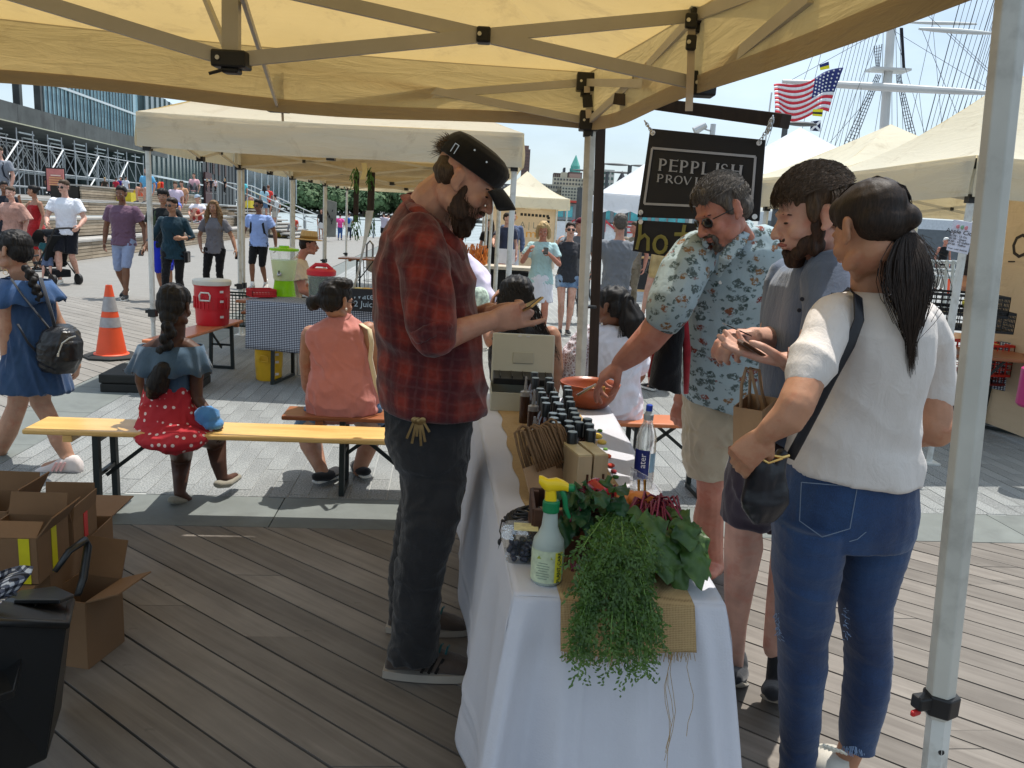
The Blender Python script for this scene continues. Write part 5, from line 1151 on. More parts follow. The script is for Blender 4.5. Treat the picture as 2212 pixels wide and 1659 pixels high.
def hawaii():
 m,n,b,o=_new('palm_print_shirt');l=n.links.new
 c=coords(n,(1,1,1));wn=N(n,'TexNoise',Scale=38,Detail=3);l(c,wn.inputs[0]);sb=N(n,'VectorMath',_operation='SCALE');sb.inputs['Scale'].default_value=.035;l(wn.outputs[1],sb.inputs[0]);ad=N(n,'VectorMath',_operation='ADD');l(c,ad.inputs[0]);l(sb.outputs[0],ad.inputs[1])
 def motif(sc__,off,thr):
  mp_=N(n,'Mapping');mp_.inputs['Scale'].default_value=(sc__,sc__,sc__*1.45);mp_.inputs['Location'].default_value=off;l(ad.outputs[0],mp_.inputs[0]);v=N(n,'TexVoronoi',Scale=1,Randomness=.75);l(mp_.outputs[0],v.inputs[0]);k=ramp(n,v.outputs['Distance'],[(thr-.05,(1,1,1)),(thr+.02,(0,0,0))]);return k,v.outputs['Color']
 base=ramp(n,noise(n,c,4,3),[(.3,(.30,.39,.42)),(.7,(.40,.49,.52))])
 fine=ramp(n,noise(n,c,95,3,.7),[(.40,(0,0,0)),(.50,(1,1,1))])
 def over(prev,k,col,amt=.9):
  mm=N(n,'Math',_operation='MULTIPLY');l(k,mm.inputs[0]);l(fine,mm.inputs[1]);m2=N(n,'Math',_operation='MULTIPLY');m2.inputs[1].default_value=amt;l(mm.outputs[0],m2.inputs[0])
  q=N(n,'MixRGB');l(m2.outputs[0],q.inputs[0]);l(prev,q.inputs[1]);
  if isinstance(col,tuple):q.inputs[2].default_value=col+(1,)
  else:l(col,q.inputs[2])
  return q.outputs[0]
 k1,c1_=motif(16,(0,0,0),.38);k2,c2_=motif(14,(.4,.3,.7),.28);k3,c3_=motif(28,(2.2,1.1,.3),.28)
 br=ramp(n,c2_,[(.3,(.20,.045,.03)),(.6,(.22,.12,.05))])
 r_=over(base,k1,(.05,.075,.07),.9);r_=over(r_,k3,(.03,.06,.055),.8);r_=over(r_,k2,br,1.0)
 l(r_,b.inputs['Base Color']);b.inputs['Roughness'].default_value=.8;b.inputs['Specular IOR Level'].default_value=.25;bump(n,b,noise(n,coords(n,(1,1,.6)),18,5,.6,.8),.35,.012);return m
M_haw=hawaii()
hm_=thing('person','grey haired man in glasses and a palm printed shirt reaching into the wooden bowl','person',G(1560,1260));s_=1.03
Rh=Rfrom((-.80,-.30,-.50),(-.46,0,.88));hpH=D(1560,458,3.0);b=MB();head_mb(b,hpH,Rh,s_)
pt(b,[(1610,560,3.15,60),(1600,520,3.1,50),(1580,480,3.03,42)]);pt(b,[(1600,600,3.2,70),(1580,800,3.3,75),(1570,960,3.4,75)])
pt(b,[(1480,580,3.0,38),(1452,640,2.98,38),(1430,700,2.98,35)]);pt(b,[(1432,695,2.98,35),(1400,733,2.98,33),(1365,765,3.0,27),(1340,785,3.02,20)])
hand_mb(b,D(1342,784,3.02),D(1298,815,3.05)-D(1342,782,3.02),V(-.1,.25,-.95),1.15,.55,.75,1,curls=[.45,.6,.75,.9])
pt(b,[(1670,600,3.35,34),(1640,720,3.5,33),(1500,830,3.5,26),(1474,862,3.5,20)]);hand_mb(b,D(1474,862,3.5),V(-.1,0,-1),V(.3,.9,0),1.0,.6,.6,1)
for a in(((1532,990,3.45,30),(1536,1080,3.49,30),(1530,1120,3.55,33),(1538,1200,3.62,24),(1545,1226,3.65,19)),((1605,990,3.6,30),(1604,1100,3.7,32),(1598,1200,3.8,22))):pt(b,list(a))
pt(b,[(1545,1222,3.65,20),(1530,1240,3.5,18,.7)])
organic(b,'body',S_red,hm_,VX*1.05,2)
c=MB()
pl(c,[(1478,855,1680,905,3.38,.17),(1472,820,1690,850,3.36,.175),(1474,760,1700,770,3.32,.175),(1472,700,1705,700,3.28,.175),(1472,640,1710,640,3.24,.18),(1470,580,1714,580,3.22,.18),(1478,545,1706,535,3.2,.17),(1500,520,1690,505,3.18,.13),(1540,505,1650,490,3.15,.09)])
pt(c,[(1505,545,3.08,44),(1478,590,3.0,50),(1452,650,2.97,47),(1440,676,2.97,44)]);pt(c,[(1675,545,3.3,44),(1672,620,3.4,48),(1655,690,3.45,42)])
organic(c,'shirt',M_haw,hm_,.0068,2,cloth(.012,7,(1,1,.8),21))
c=MB()
for Q,r_ in(([D(1622,478,3.12),D(1600,520,2.95),D(1565,560,2.92),D(1552,600,2.96)],[.016,.026,.026,.008]),([D(1540,500,3.0),D(1520,518,2.97),D(1530,545,2.98)],[.010,.018,.008])):c.tube(Q,r_,10,k=.2,up=(0,-1,.3),dome=True)
organic(c,'collar',M_haw,hm_,.005,1)
for k,y in enumerate((610,655,700,750,800,850)):MB().lathe(D(1556-.6*k*3,y,3.10+.055*k-.035),[(.007,0),(.007,.003)],10,Matrix.Rotation(math.pi/2,3,'X')).build('button',M_pearl,hm_)
c=MB();pl(c,[(1478,830,1660,850,3.42,.155),(1477,900,1665,900,3.42,.16),(1478,945,1660,945,3.45,.16)]);pl(c,[(1477,925,1575,925,3.42,.12),(1476,980,1578,985,3.45,.11),(1482,1024,1580,1026,3.48,.105)]);pl(c,[(1560,925,1665,925,3.58,.11),(1565,1024,1650,1026,3.62,.10)])
organic(c,'shorts',fab('b3a892'),hm_,.0075,2,cloth(.008,24,(1,1,1),22))
def HH(x,y,z):return hpH+Rh@(Vector((x,y,z))*s_)
c=MB()
for p,r_ in(((0,-.022,.052),(.082,.092,.073)),((0,.015,.080),(.066,.066,.046)),((0,-.060,-.005),(.070,.05,.055)),((.066,.0,.02),(.015,.03,.04)),((-.066,.0,.02),(.015,.03,.04))):EE(c,hpH,Rh,s_,p,r_)
organic(c,'hair',H_grey,hm_,.0045,1,hairy(.0035,90,7))
hairdo(hm_,hpH,Rh,s_,H_grey,3400,.0010,.035,3,lambda d:(d.z>.25 and d.y<.8)or d.y<-.1,.07)
c=MB()
for p,r_ in(((0,.090,-.046),(.026,.008,.007)),((0,.070,-.098),(.022,.020,.018)),((.024,.082,-.066),(.006,.01,.02)),((-.024,.082,-.066),(.006,.01,.02))):EE(c,hpH,Rh,s_,p,r_)
organic(c,'goatee',H_grey,hm_,.004,0,hairy(.0025,120,8));face(hm_,hpH,Rh,s_,glasses=True,brows=M_brow)
c=MB();c.tube([D(1497,535,3.05),D(1492,560,2.96),D(1484,620,2.93),D(1478,690,3.0)],.012,8,k=.4);c.build('bag_strap',fab('17171a'),hm_,True)
tb=thing('shoulder_bag','black tote bag lined with red hanging at the printed shirt sleeve','bag',D(1450,760,3.1));M_tote=fab('131317',bmp=.5)
c=MB();pl(c,[(1402,832,1470,850,3.12,.05),(1410,790,1472,800,3.12,.06),(1425,730,1475,735,3.12,.05),(1438,672,1478,672,3.12,.03)]);o=organic(c,'bag_body',M_tote,tb,.006,2,cloth(.006,22,(1,1,.6),4))
c=MB();c.tube([D(1405,815,3.16),D(1424,725,3.17),D(1442,665,3.16)],[.012,.014,.012],8,k=.6);c.tube([D(1478,668,3.10),D(1484,760,3.12),D(1482,850,3.16)],[.012,.016,.010],8,k=.6);c.build('lining',fabric('red_lining',(.34,.02,.03),.5,.3),tb,True)
bm=thing('person','bearded man in a blue henley T-shirt looking down at a card in his hands','person',G(1680,1500));s_=1.02
Rb=Rfrom((-.955,-.02,-.28),(-.25,0,.95));hpB=D(1754,466,2.32);b=MB();head_mb(b,hpB,Rb,s_)
pt(b,[(1800,600,2.42,70),(1790,550,2.38,60),(1772,500,2.34,52)]);pt(b,[(1780,620,2.45,80),(1760,800,2.5,85),(1700,1000,2.55,80)])
pt(b,[(1790,640,2.28,42),(1760,760,2.15,40),(1745,800,2.15,36)]);pt(b,[(1750,800,2.15,34),(1720,790,2.13,28),(1700,780,2.12,22)])
hand_mb(b,D(1702,780,2.12),D(1640,768,2.14)-D(1702,782,2.12),V(.1,-.15,1),1.08,.3,.35,-1,spread=.02,curls=[.12,.2,.3,.42])
pt(b,[(1690,620,2.62,40),(1680,700,2.58,37),(1672,740,2.52,34)]);pt(b,[(1672,735,2.52,33),(1650,735,2.42,28),(1625,728,2.32,22)])
hand_mb(b,D(1627,728,2.32),D(1578,730,2.24)-D(1627,724,2.32),V(-.25,.3,-1),1.1,1.0,.9,-1,spread=0,curls=[.95,1.1,1.15,1.2])
for a in(((1630,1030,2.52,38),(1606,1110,2.57,38),(1606,1180,2.62,42),(1596,1270,2.66,32),(1590,1350,2.7,23),(1586,1440,2.74,19)),((1700,1040,2.6,34),(1704,1150,2.64,34),(1690,1300,2.62,34),(1672,1400,2.64,24))):pt(b,list(a))
organic(b,'body',S_fair,bm,VX,2)
c=MB()
pl(c,[(1640,930,1790,990,2.52,.17),(1648,880,1800,900,2.50,.175),(1655,800,1830,810,2.47,.18),(1660,730,1850,730,2.45,.19),(1668,670,1862,660,2.43,.20),(1678,620,1862,610,2.42,.20),(1694,585,1850,580,2.41,.17),(1722,560,1835,565,2.40,.10)])
pt(c,[(1800,600,2.26,62),(1800,680,2.2,58),(1785,745,2.18,52)]);pt(c,[(1700,610,2.6,48),(1690,680,2.6,48),(1685,705,2.58,44)])
M_blue=fabric('heather_blue',(.10,.135,.205),.16,.35,sheen=.3);organic(c,'shirt',M_blue,bm,.0065,2,cloth(.011,8,(1,1,.6),33))
for(x,y)in((1706,664),(1712,640)):MB().lathe(D(x+20,y+6,2.215),[(.006,0),(.006,.003)],10,Matrix.Rotation(math.pi/2,3,'X')).build('button',fab('2a2c34'),bm)
c=MB();pl(c,[(1620,935,1790,960,2.54,.17),(1600,980,1780,1000,2.55,.17)]);pl(c,[(1590,975,1700,985,2.50,.13),(1570,1050,1690,1060,2.54,.12),(1562,1118,1660,1128,2.58,.11)]);pl(c,[(1640,985,1780,985,2.62,.12),(1650,1140,1760,1150,2.64,.10)])
organic(c,'shorts',fab('3b3440'),bm,.0075,2,cloth(.010,20,(1,1,1),34))
def HB(x,y,z):return hpB+Rb@(Vector((x,y,z))*s_)
c=MB()
for p,r_ in(((0,-.022,.058),(.084,.096,.076)),((0,.014,.084),(.066,.060,.040)),((0,-.060,-.0),(.072,.052,.055)),((.066,.012,.018),(.014,.024,.044)),((-.066,.012,.018),(.014,.024,.044))):EE(c,hpB,Rb,s_,p,r_)
organic(c,'hair',H_brown,bm,.0045,1,hairy(.006,60,17,(1,1,.6)))
hairdo(bm,hpB,Rb,s_,H_brown,7500,.0012,.045,13,lambda d:(d.z>.28)or d.y<-.15,.12)
c=MB()
for p,r_ in(((0,.060,-.094),(.034,.030,.026)),((0,.066,-.108),(.028,.024,.022)),((.050,.030,-.072),(.016,.038,.030)),((-.050,.030,-.072),(.016,.038,.030)),((.063,.012,-.035),(.010,.020,.036)),((-.063,.012,-.035),(.010,.020,.036)),((0,.089,-.047),(.022,.007,.006)),((0,.088,-.080),(.012,.008,.010)),((.034,.060,-.086),(.020,.022,.018)),((-.034,.060,-.086),(.020,.022,.018))):EE(c,hpB,Rb,s_,p,r_)
organic(c,'beard',H_beard,bm,.0042,2,hairy(.0035,110,13));face(bm,hpB,Rb,s_,closed=True)
MB().lathe(D(1706,779,2.12),[(.036,-.008),(.036,.008)],14,Rfrom(V(0,0,1),D(1640,768,2.14)-D(1702,782,2.12))).build('watch_band',mat('tan_leather',(.16,.06,.035),.6),bm)
def pboot(x0,x1,yb,yt,Y,par):
 c=MB();pt(c,[((x0+x1)/2+8,yt,Y+.02,20),((x0+x1)/2+6,yb-45,Y,24)]);c.tube([D((x0+x1)/2+5,yb-28,Y),D((x0+x1)/2,yb-18,Y-.07),D((x0+x1)/2-3,yb-12,Y-.14)],[.045,.046,.036],12,k=.75,dome=True);organic(c,'boot',fab('26282c'),par,.006,1)
 c=MB();c.tube([D((x0+x1)/2+5,yb-6,Y+.02),D((x0+x1)/2-3,yb-3,Y-.15)],[.047,.042],14,k=.3,dome=True);c.build('sole',fab('8a8478'),par,True)
pboot(1650,1695,1512,1400,2.62,bm);pboot(1565,1608,1478,1420,2.76,bm)
kb=thing('card','small dark card held by the man in the blue T-shirt','card',D(1592,712,2.24));MB().box(D(1592,712,2.24),(.075,.05,.003),R=Matrix.Rotation(.35,3,'Y')).build('card_face',fab('1c1a1c'),kb)
kb=thing('wallet','open leather card wallet in the lower hand of the man in the blue T-shirt','wallet',D(1632,758,2.12));MB().box(D(1630,756,2.13),(.09,.06,.010),R=Matrix.Rotation(.5,3,'Y')).build('leather',fab('4a3020'),kb,bevel=.003)
pb_=thing('paper_bag','brown paper bag with twisted handles hanging from a hand behind the white T-shirt','bag',D(1625,900,2.22));M_kraft=mat('kraft_paper',(.36,.23,.13),.8,.12,5,.4,25,.004)
c=MB();P4=[D(1585,878,2.25),D(1646,888,2.10),D(1680,860,2.30),D(1620,850,2.42)];Q4=[D(1583,1010,2.28),D(1640,1025,2.12),D(1672,995,2.30),D(1615,985,2.42)]
for i in range(4):j=(i+1)%4;c.add([P4[i],P4[j],Q4[j],Q4[i]],[(0,1,2,3)])
c.add(Q4,[(0,1,2,3)]);c.build('bag_body',M_kraft,pb_,solid=.002)
for dx,Y in((0,2.2),(18,2.33)):c=MB();c.tube([D(1600+dx,880,Y),D(1602+dx,830,Y),D(1612+dx*.5,795,Y-.05),D(1622+dx,800,Y-.05),D(1634+dx*.7,850,Y),D(1640+dx,885,Y)],.0045,8);c.build('handle',M_kraft,pb_,True)
ww=thing('person','woman with a long dark ponytail, white T-shirt and ripped jeans seen from behind','person',G(1830,1655));s_=.95
Rw=Rfrom((-.30,.85,-.42),(-.14,.40,.90));hpW=D(1876,500,2.0);b=MB();head_mb(b,hpW,Rw,s_,True)
pt(b,[(1885,650,2.06,46),(1888,600,2.04,48),(1892,540,2.02,44)]);pt(b,[(1885,680,2.08,80),(1870,850,2.1,90),(1830,1060,2.12,90)])
pt(b,[(1806,690,1.99,34),(1764,775,1.90,36),(1738,830,1.85,40),(1720,872,1.82,40)]);pt(b,[(1722,870,1.82,40),(1700,905,1.82,39),(1665,928,1.83,28),(1652,940,1.84,24)])
hand_mb(b,D(1652,940,1.84),D(1606,985,1.86)-D(1652,938,1.84),V(.2,.75,-.3),.95,.7,.7,1,curls=[.6,.75,.85,.9])
pt(b,[(1996,700,2.15,30),(2014,790,2.19,30),(2018,850,2.2,34),(2022,930,2.18,37)]);pt(b,[(2022,925,2.18,38),(1960,940,2.3,30),(1880,950,2.36,22)]);hand_mb(b,D(1885,948,2.36),V(-1,.1,0),V(0,0,-1),.95,.6)
pt(b,[(1750,1090,2.12,44),(1737,1300,2.14,34),(1728,1560,2.21,22),(1726,1640,2.24,24)]);pt(b,[(1880,1090,2.16,44),(1868,1300,2.2,34),(1856,1560,2.26,24),(1835,1625,2.28,27),(1822,1655,2.28,26)])
organic(b,'body',skin('warm',(.44,.22,.13)),ww,VX,2)
M_wt=fabric('white_tee',(.66,.61,.57),.05,.4,sheen=.1);c=MB()
pl(c,[(1708,1002,1975,1034,2.11,.155),(1706,975,1975,1000,2.11,.155),(1716,935,1970,950,2.10,.145),(1742,890,1974,900,2.09,.14),(1768,840,1985,850,2.08,.14),(1774,770,1998,775,2.07,.145),(1775,710,2004,715,2.06,.145),(1786,670,2006,680,2.06,.13),(1810,643,1985,652,2.05,.10),(1842,630,1938,634,2.04,.065)])
pt(c,[(1808,680,2.0,48),(1780,730,1.93,52),(1754,785,1.88,52),(1742,812,1.86,50)]);pt(c,[(1992,690,2.14,46),(2012,760,2.19,48),(2022,830,2.2,42),(2024,846,2.2,40)])
def wtf(co,no):
 co2=cloth(.0065,8,(1,1,1.5),41)(co,no);z=co[:,2];lowf=np.clip((1.14-z)/.22,0,1)*np.clip((z-.88)/.04,0,1)
 w_=np.abs(waves(co,77,11,5,(1,1,3.6)));return co2+no*((1-w_)*.020*lowf)[:,None]
organic(c,'shirt',M_wt,ww,.0062,2,wtf)
def denim():
 m,n,b,o=_new('blue_denim');l=n.links.new;c=coords(n)
 base=ramp(n,noise(n,coords(n,(1,1,.5)),5,5,.6),[(.35,(.005,.020,.072)),(.70,(.016,.055,.150))]);w_=noise(n,coords(n,(900,900,200)),1,2);k=ramp(n,w_,[(.3,(.7,.7,.7)),(.7,(1.3,1.3,1.3))]);q=N(n,'MixRGB',_blend_type='MULTIPLY');q.inputs[0].default_value=1;l(base,q.inputs[1]);l(k,q.inputs[2])
 sp=ramp(n,noise(n,coords(n,(1,1,.35)),26,3,.6),[(.735,(0,0,0)),(.76,(1,1,1))]);q2=N(n,'MixRGB');l(sp,q2.inputs[0]);l(q.outputs[0],q2.inputs[1]);q2.inputs[2].default_value=(.35,.42,.5,1)
 l(q2.outputs[0],b.inputs['Base Color']);b.inputs['Roughness'].default_value=.85;b.inputs['Sheen Weight'].default_value=.2;bump(n,b,noise(n,coords(n,(1,1,1.6)),20,5,.6,.6),.35,.010);return m
M_denim=denim();c=MB()
pl(c,[(1704,985,1968,1010,2.11,.145),(1700,1020,1969,1040,2.12,.15),(1684,1070,1972,1085,2.13,.158),(1675,1118,1967,1128,2.14,.16),(1674,1150,1955,1160,2.14,.15)])
pl(c,[(1674,1120,1822,1125,2.10,.13),(1674,1180,1816,1182,2.10,.115),(1675,1250,1804,1250,2.12,.105),(1678,1324,1794,1324,2.14,.092),(1683,1380,1782,1380,2.16,.082),(1685,1430,1780,1430,2.18,.085),(1687,1490,1776,1490,2.19,.085),(1688,1560,1766,1560,2.21,.07),(1688,1620,1760,1622,2.23,.060),(1686,1675,1758,1675,2.24,.058)])
pl(c,[(1800,1125,1966,1125,2.18,.13),(1818,1180,1950,1182,2.18,.115),(1814,1240,1934,1240,2.19,.10),(1812,1290,1921,1290,2.20,.092),(1822,1350,1917,1350,2.21,.085),(1832,1410,1921,1410,2.23,.085),(1828,1490,1911,1490,2.24,.08),(1820,1560,1896,1560,2.26,.066),(1816,1608,1886,1618,2.27,.058)])
organic(c,'jeans',M_denim,ww,.006,2,cloth(.0040,9,(1,1,2.4),44))
c=MB();st_=fab('6d7c90')
def stitch(P,off=2.0):
 for a,e in zip(P,P[1:]):c.tube([a,e],.0012,5)
def pk(x,y):
 xm=(x-1820)/146.0;return D(x,y,2.135-.162*math.sqrt(max(.0,1-min(1,abs(xm))**2.3))-.006)
for Q in([(1731,1042),(1727,1125),(1776,1160),(1836,1142),(1852,1052),(1731,1042)],[(1886,1058),(1892,1120),(1876,1145),(1852,1165),(1835,1170)],[(1934,1048),(1938,1128),(1950,1140)]):stitch([pk(*q)for q in Q])
c.build('stitching',st_,ww)['kind']='stuff'
c=MB();r=random.Random(3)
for(x0,x1,y,Y,dd_)in((1688,1758,1668,2.24,.06),(1816,1888,1612,2.27,.06)):
 for i in range(70):f=r.random();q=D(x0+(x1-x0)*f,y,Y-dd_*math.sqrt(max(0,1-(2*f-1)**2))*.98);c.beam(q,q+V(r.uniform(-.01,.01),r.uniform(-.01,.0),-r.uniform(.01,.03)),.0018,.001)
for(x,y)in((1683,1365),(1679,1340),(1822,1330),(1827,1365)):
 for i in range(12):q=D(x+r.uniform(-3,6),y+r.uniform(-18,18),2.12);c.beam(q,q+V(r.uniform(-.015,.01),-.01,r.uniform(-.008,.008)),.0016,.001)
o=c.build('frayed_threads',fab('7f95b4'),ww);o['kind']='stuff'
c=MB();c.loft([c.ring(D(x,y,2.28-.0)+V(0,0,0),V(w_,0,0),V(0,.05,0),16,2.4)for x,y,w_ in((1800,1628,.045),(1795,1650,.06),(1790,1680,.065))]);c.build('shoe',fab('c4bfb4'),ww,True)
c=MB()
for i in range(5):q=D(1775+9*i,1618+3*i,2.22);c.tube([q+V(-.02,0,.01),q+V(.0,-.008,.02),q+V(.025,0,.002)],.004,6)
c.build('laces',fab('e2dccb'),ww)
def HW(x,y,z):return hpW+Rw@(Vector((x,y,z))*s_)
c=MB()
for p,r_ in(((0,-.020,.046),(.082,.101,.080)),((0,-.050,.006),(.075,.062,.060)),((0,.025,.070),(.070,.066,.048)),((.04,-.09,.0),(.034,.030,.034))):EE(c,hpW,Rw,s_,p,r_)
pt(c,[(1948,500,2.06,22),(1966,540,1.97,38,.7),(1968,600,1.95,36,.6),(1968,680,1.94,30,.6),(1972,750,1.95,24,.6),(1972,800,1.97,12,.6)])
organic(c,'hair',H_dkbrown,ww,.0045,16,hairy(.001,90,51,(1,1,.2)))
def pf(i,r):
 a=r.uniform(0,6.28);x0=1960+8*math.cos(a);w_=r.gauss(0,1);y1=r.uniform(720,835);out=[]
 for k in range(9):f=k/8;out.append(D(x0+10*f+w_*(17*math.sin(math.pi*min(1,f*1.35))+4)+r.uniform(-1,1),502+(y1-502)*f,1.965-.05*math.sin(math.pi*f)-.03*math.sin(a)))
 return out
strands('ponytail_strands',H_dkbrown,ww,None,pf,1500,.0009,seed=21)
def gf(i,r):
 u0=r.uniform(-1.2,1.2);out=[];st0=Vector((math.sin(u0)*.06,.075*math.cos(u0),.085));e=Vector((.045,-.105,.0))
 for k in range(9):
  f=k/8;p=st0.lerp(e,f);d=Vector((p.x/.092,(p.y+.02)/.104,(p.z-.02)/.110));d=d.normalized()if d.length>.1 else Vector((0,0,1));q=Vector((d.x*.0835,d.y*.102-.020,d.z*.0815+.046));q=q.lerp(e,max(0,f-.8)*5);out.append(HW(*q))
 return out
strands('hair_strands',H_dkbrown,ww,None,gf,1500,.0008,seed=23)
def ff_(i,r):
 s0=D(1985+r.uniform(-8,8),520+r.uniform(-20,30),1.97);v=V(r.uniform(.01,.07),0,-r.uniform(.04,.2));return[s0+v*(k/6)+V(.04*math.sin(k/6*3.1)*r.uniform(0,1),0,0)for k in range(7)]
strands('flyaway_hair',H_brown,ww,None,ff_,40,.0005,seed=25)
MB().lathe(D(1950,504,2.0),[(.020,-.008),(.022,0),(.020,.008)],12,Rw@Matrix.Rotation(1.4,3,'X')).build('hair_tie',M_blk,ww)
c=MB();c.tube([D(1800,640,2.16),D(1838,628,2.06),D(1853,640,1.93),D(1856,690,1.905),D(1836,745,1.90),D(1800,810,1.90),D(1762,885,1.91),D(1728,950,1.92),D(1706,990,1.92)],.0125,10,k=.22,up=(0,-1,.2));c.build('bag_strap',mat('black_leather',(.012,.012,.016),.4,bmp=.2,bs=90),ww,True)
wb_=thing('shoulder_bag','slouchy black drawstring bag at the hip of the woman in the white T-shirt','bag',D(1645,1050,1.88));c=MB()
pt(c,[(1632,975,1.88,18),(1640,1000,1.88,22),(1652,1040,1.9,42),(1650,1080,1.9,48),(1648,1100,1.9,40)],k=.8);pt(c,[(1690,985,1.9,12),(1672,1020,1.9,24),(1660,1060,1.9,36)]);organic(c,'bag_body',MATS['black_leather'],wb_,.005,1,cloth(.008,26,(1,1,.45),61))
c=MB();c.tube([D(1672,985,1.86),D(1690,988,1.86),D(1704,984,1.87)],.004,6);c.tube([D(1625,980,1.86),D(1660,1000,1.85),D(1690,990,1.86)],.003,6);c.build('cord',M_gold,wb_)
gp=thing('person','girl with a thick braid and red dotted skirt sitting on the yellow bench','person',G(400,1090));Yg=4.12
Rg=Rfrom((.12,.97,-.2),(0,.2,.98));hpG=D(378,662,Yg-.02);b=MB();head_mb(b,hpG,Rg,.93,True)
pt(b,[(370,770,Yg,40),(372,735,Yg,26),(376,700,Yg,24)]);pt(b,[(368,745,Yg,22),(340,750,Yg,20),(312,765,Yg,18)]);pt(b,[(372,745,Yg,22),(405,750,Yg,20),(428,766,Yg,18)]);pt(b,[(368,760,Yg,44),(366,850,Yg,42),(370,910,Yg+.02,46)])
pt(b,[(428,768,Yg,17),(424,820,Yg,14.5),(425,862,Yg,12.5)]);pt(b,[(425,860,Yg,12.5),(448,890,Yg-.03,11),(464,908,Yg-.04,9)]);hand_mb(b,D(464,906,Yg-.04),V(.5,-.1,-.8),V(-.6,0,-.5),.8,.5)
pt(b,[(312,768,Yg,17),(306,820,Yg+.1,14),(322,880,Yg+.25,11)])
pt(b,[(385,925,Yg+.05,34),(392,985,Yg+.33,23),(390,1035,Yg+.22,16),(388,1066,Yg+.16,12)]);pt(b,[(388,1066,Yg+.16,12),(402,1080,Yg+.20,12),(412,1082,Yg+.30,9)])
pt(b,[(410,925,Yg+.05,34),(466,950,Yg+.33,24),(472,1000,Yg+.28,17),(480,1034,Yg+.26,11.5)]);pt(b,[(480,1034,Yg+.26,12),(495,1036,Yg+.33,11),(508,1028,Yg+.40,8)])
organic(b,'body',S_deep,gp,.006,2)
def polka():
 m,n,b,o=_new('polka_dot');l=n.links.new;v=N(n,'TexVoronoi',Scale=27,Randomness=.28);l(coords(n),v.inputs[0]);k=ramp(n,v.outputs['Distance'],[(.20,(1,1,1)),(.26,(0,0,0))]);q=N(n,'MixRGB');l(k,q.inputs[0]);q.inputs[1].default_value=(.40,.012,.022,1);q.inputs[2].default_value=(.72,.60,.58,1);l(q.outputs[0],b.inputs['Base Color']);b.inputs['Roughness'].default_value=.8;bump(n,b,noise(n,coords(n),16,4),.3,.012);return m
c=MB();pl(c,[(313,832,411,834,Yg,.085),(308,870,418,870,Yg,.10),(298,905,440,905,Yg,.125),(292,926,462,926,Yg-.07,.17),(298,946,455,944,Yg-.14,.14),(320,962,444,962,Yg-.17,.10),(345,973,430,973,Yg-.18,.06)]);c.ell(D(450,932,Yg-.02),(.06,.07,.03))
organic(c,'skirt',polka(),gp,.007,2,cloth(.010,20,(1,1,.5),71))
M_dnm2=fabric('soft_denim',(.045,.085,.135),.2,.35,fade=(.08,.13,.19));c=MB();pl(c,[(314,842,411,842,Yg,.078),(316,800,412,800,Yg,.08),(310,770,418,770,Yg,.085),(318,748,420,748,Yg,.075)]);organic(c,'top',M_dnm2,gp,.006,2,cloth(.004,30,(1,1,.5),72))
def ruffle(name,mt,par,rows,n,amp,seed):
 """rows: rings (xl, yl, xr, yr, Y, dep); wavy at the lower edge"""
 c=MB();R_=[]
 for j,q in enumerate(rows):
  a,e=D(q[0],q[1],q[4]),D(q[2],q[3],q[4]);m_=(a+e)/2;h=(e-a)/2;f=j/(len(rows)-1);ring=[]
  for i in range(n):t_=2*math.pi*i/n;w_=1+amp*f*(math.sin(t_*9+seed)+.6*math.sin(t_*17+2*seed));ring.append(m_+h*math.cos(t_)*w_+V(0,q[5]*math.sin(t_)*w_,0)+V(0,0,.012*f*math.sin(t_*9+seed+1)))
  R_.append(ring)
 c.loft(R_,(0,0));return c.build(name,mt,par,True,solid=.003)
ruffle('ruffle',M_dnm2,gp,[(300,744,438,746,Yg,.095),(294,762,444,764,Yg,.12),(286,782,450,786,Yg,.14),(279,798,456,806,Yg,.15)],96,.05,2)
c=MB();EE(c,hpG,Rg,.93,(0,-.016,.045),(.086,.098,.082));EE(c,hpG,Rg,.93,(0,-.045,.0),(.080,.066,.070));EE(c,hpG,Rg,.93,(0,-.06,-.06),(.05,.05,.05))
for k in range(11):
 f=k/10;x=366-8*math.sin(f*2.2)-34*f*f;y=706+13.2*k;c.ell(D(x+(5 if k%2 else -5),y,Yg-.13+.01*k),(.030*(1-.25*f),.030,.030))
pt(c,[(352,800,Yg-.13,20),(338,836,Yg-.12,24),(330,850,Yg-.12,14)]);organic(c,'hair',H_black,gp,.0048,1,hairy(.0028,120,72))
M_flat=fab('8f8a7c')
def flatshoe(P,par):
 c=MB();c.tube([D(*q[:3])for q in P],[q[3]for q in P],12,k=.7,dome=True);organic(c,'flat_shoe',M_flat,par,.0045,2)
flatshoe([(374,1080,Yg+.11,.034),(390,1082,Yg+.17,.040),(416,1082,Yg+.30,.030)],gp);flatshoe([(472,1046,Yg+.22,.033),(488,1044,Yg+.28,.038),(512,1030,Yg+.42,.030)],gp)
hatb=thing('sun_cap','soft sky blue cap in the lap of the girl in the dotted skirt','cap',D(450,900,Yg-.08));c=MB();c.ell(D(448,898,Yg-.08),(.065,.05,.05));c.ell(D(460,915,Yg-.08),(.05,.05,.03));organic(c,'crown',fab('4a7fb4'),hatb,.006,1,cloth(.006,30,(1,1,1),73))
bg_=thing('person','girl with two braids in a denim ruffle dress walking past with a small black backpack','person',G(120,1022));Yk=4.72
Rk=Rfrom((-.92,.15,-.1),(0,.1,1));hpK=D(28,543,Yk);b=MB();head_mb(b,hpK,Rk,1.0,True)
pt(b,[(58,640,Yk,42),(52,615,Yk,28),(44,585,Yk,24)]);pt(b,[(60,640,Yk,40),(64,740,Yk,44),(66,820,Yk,48)])
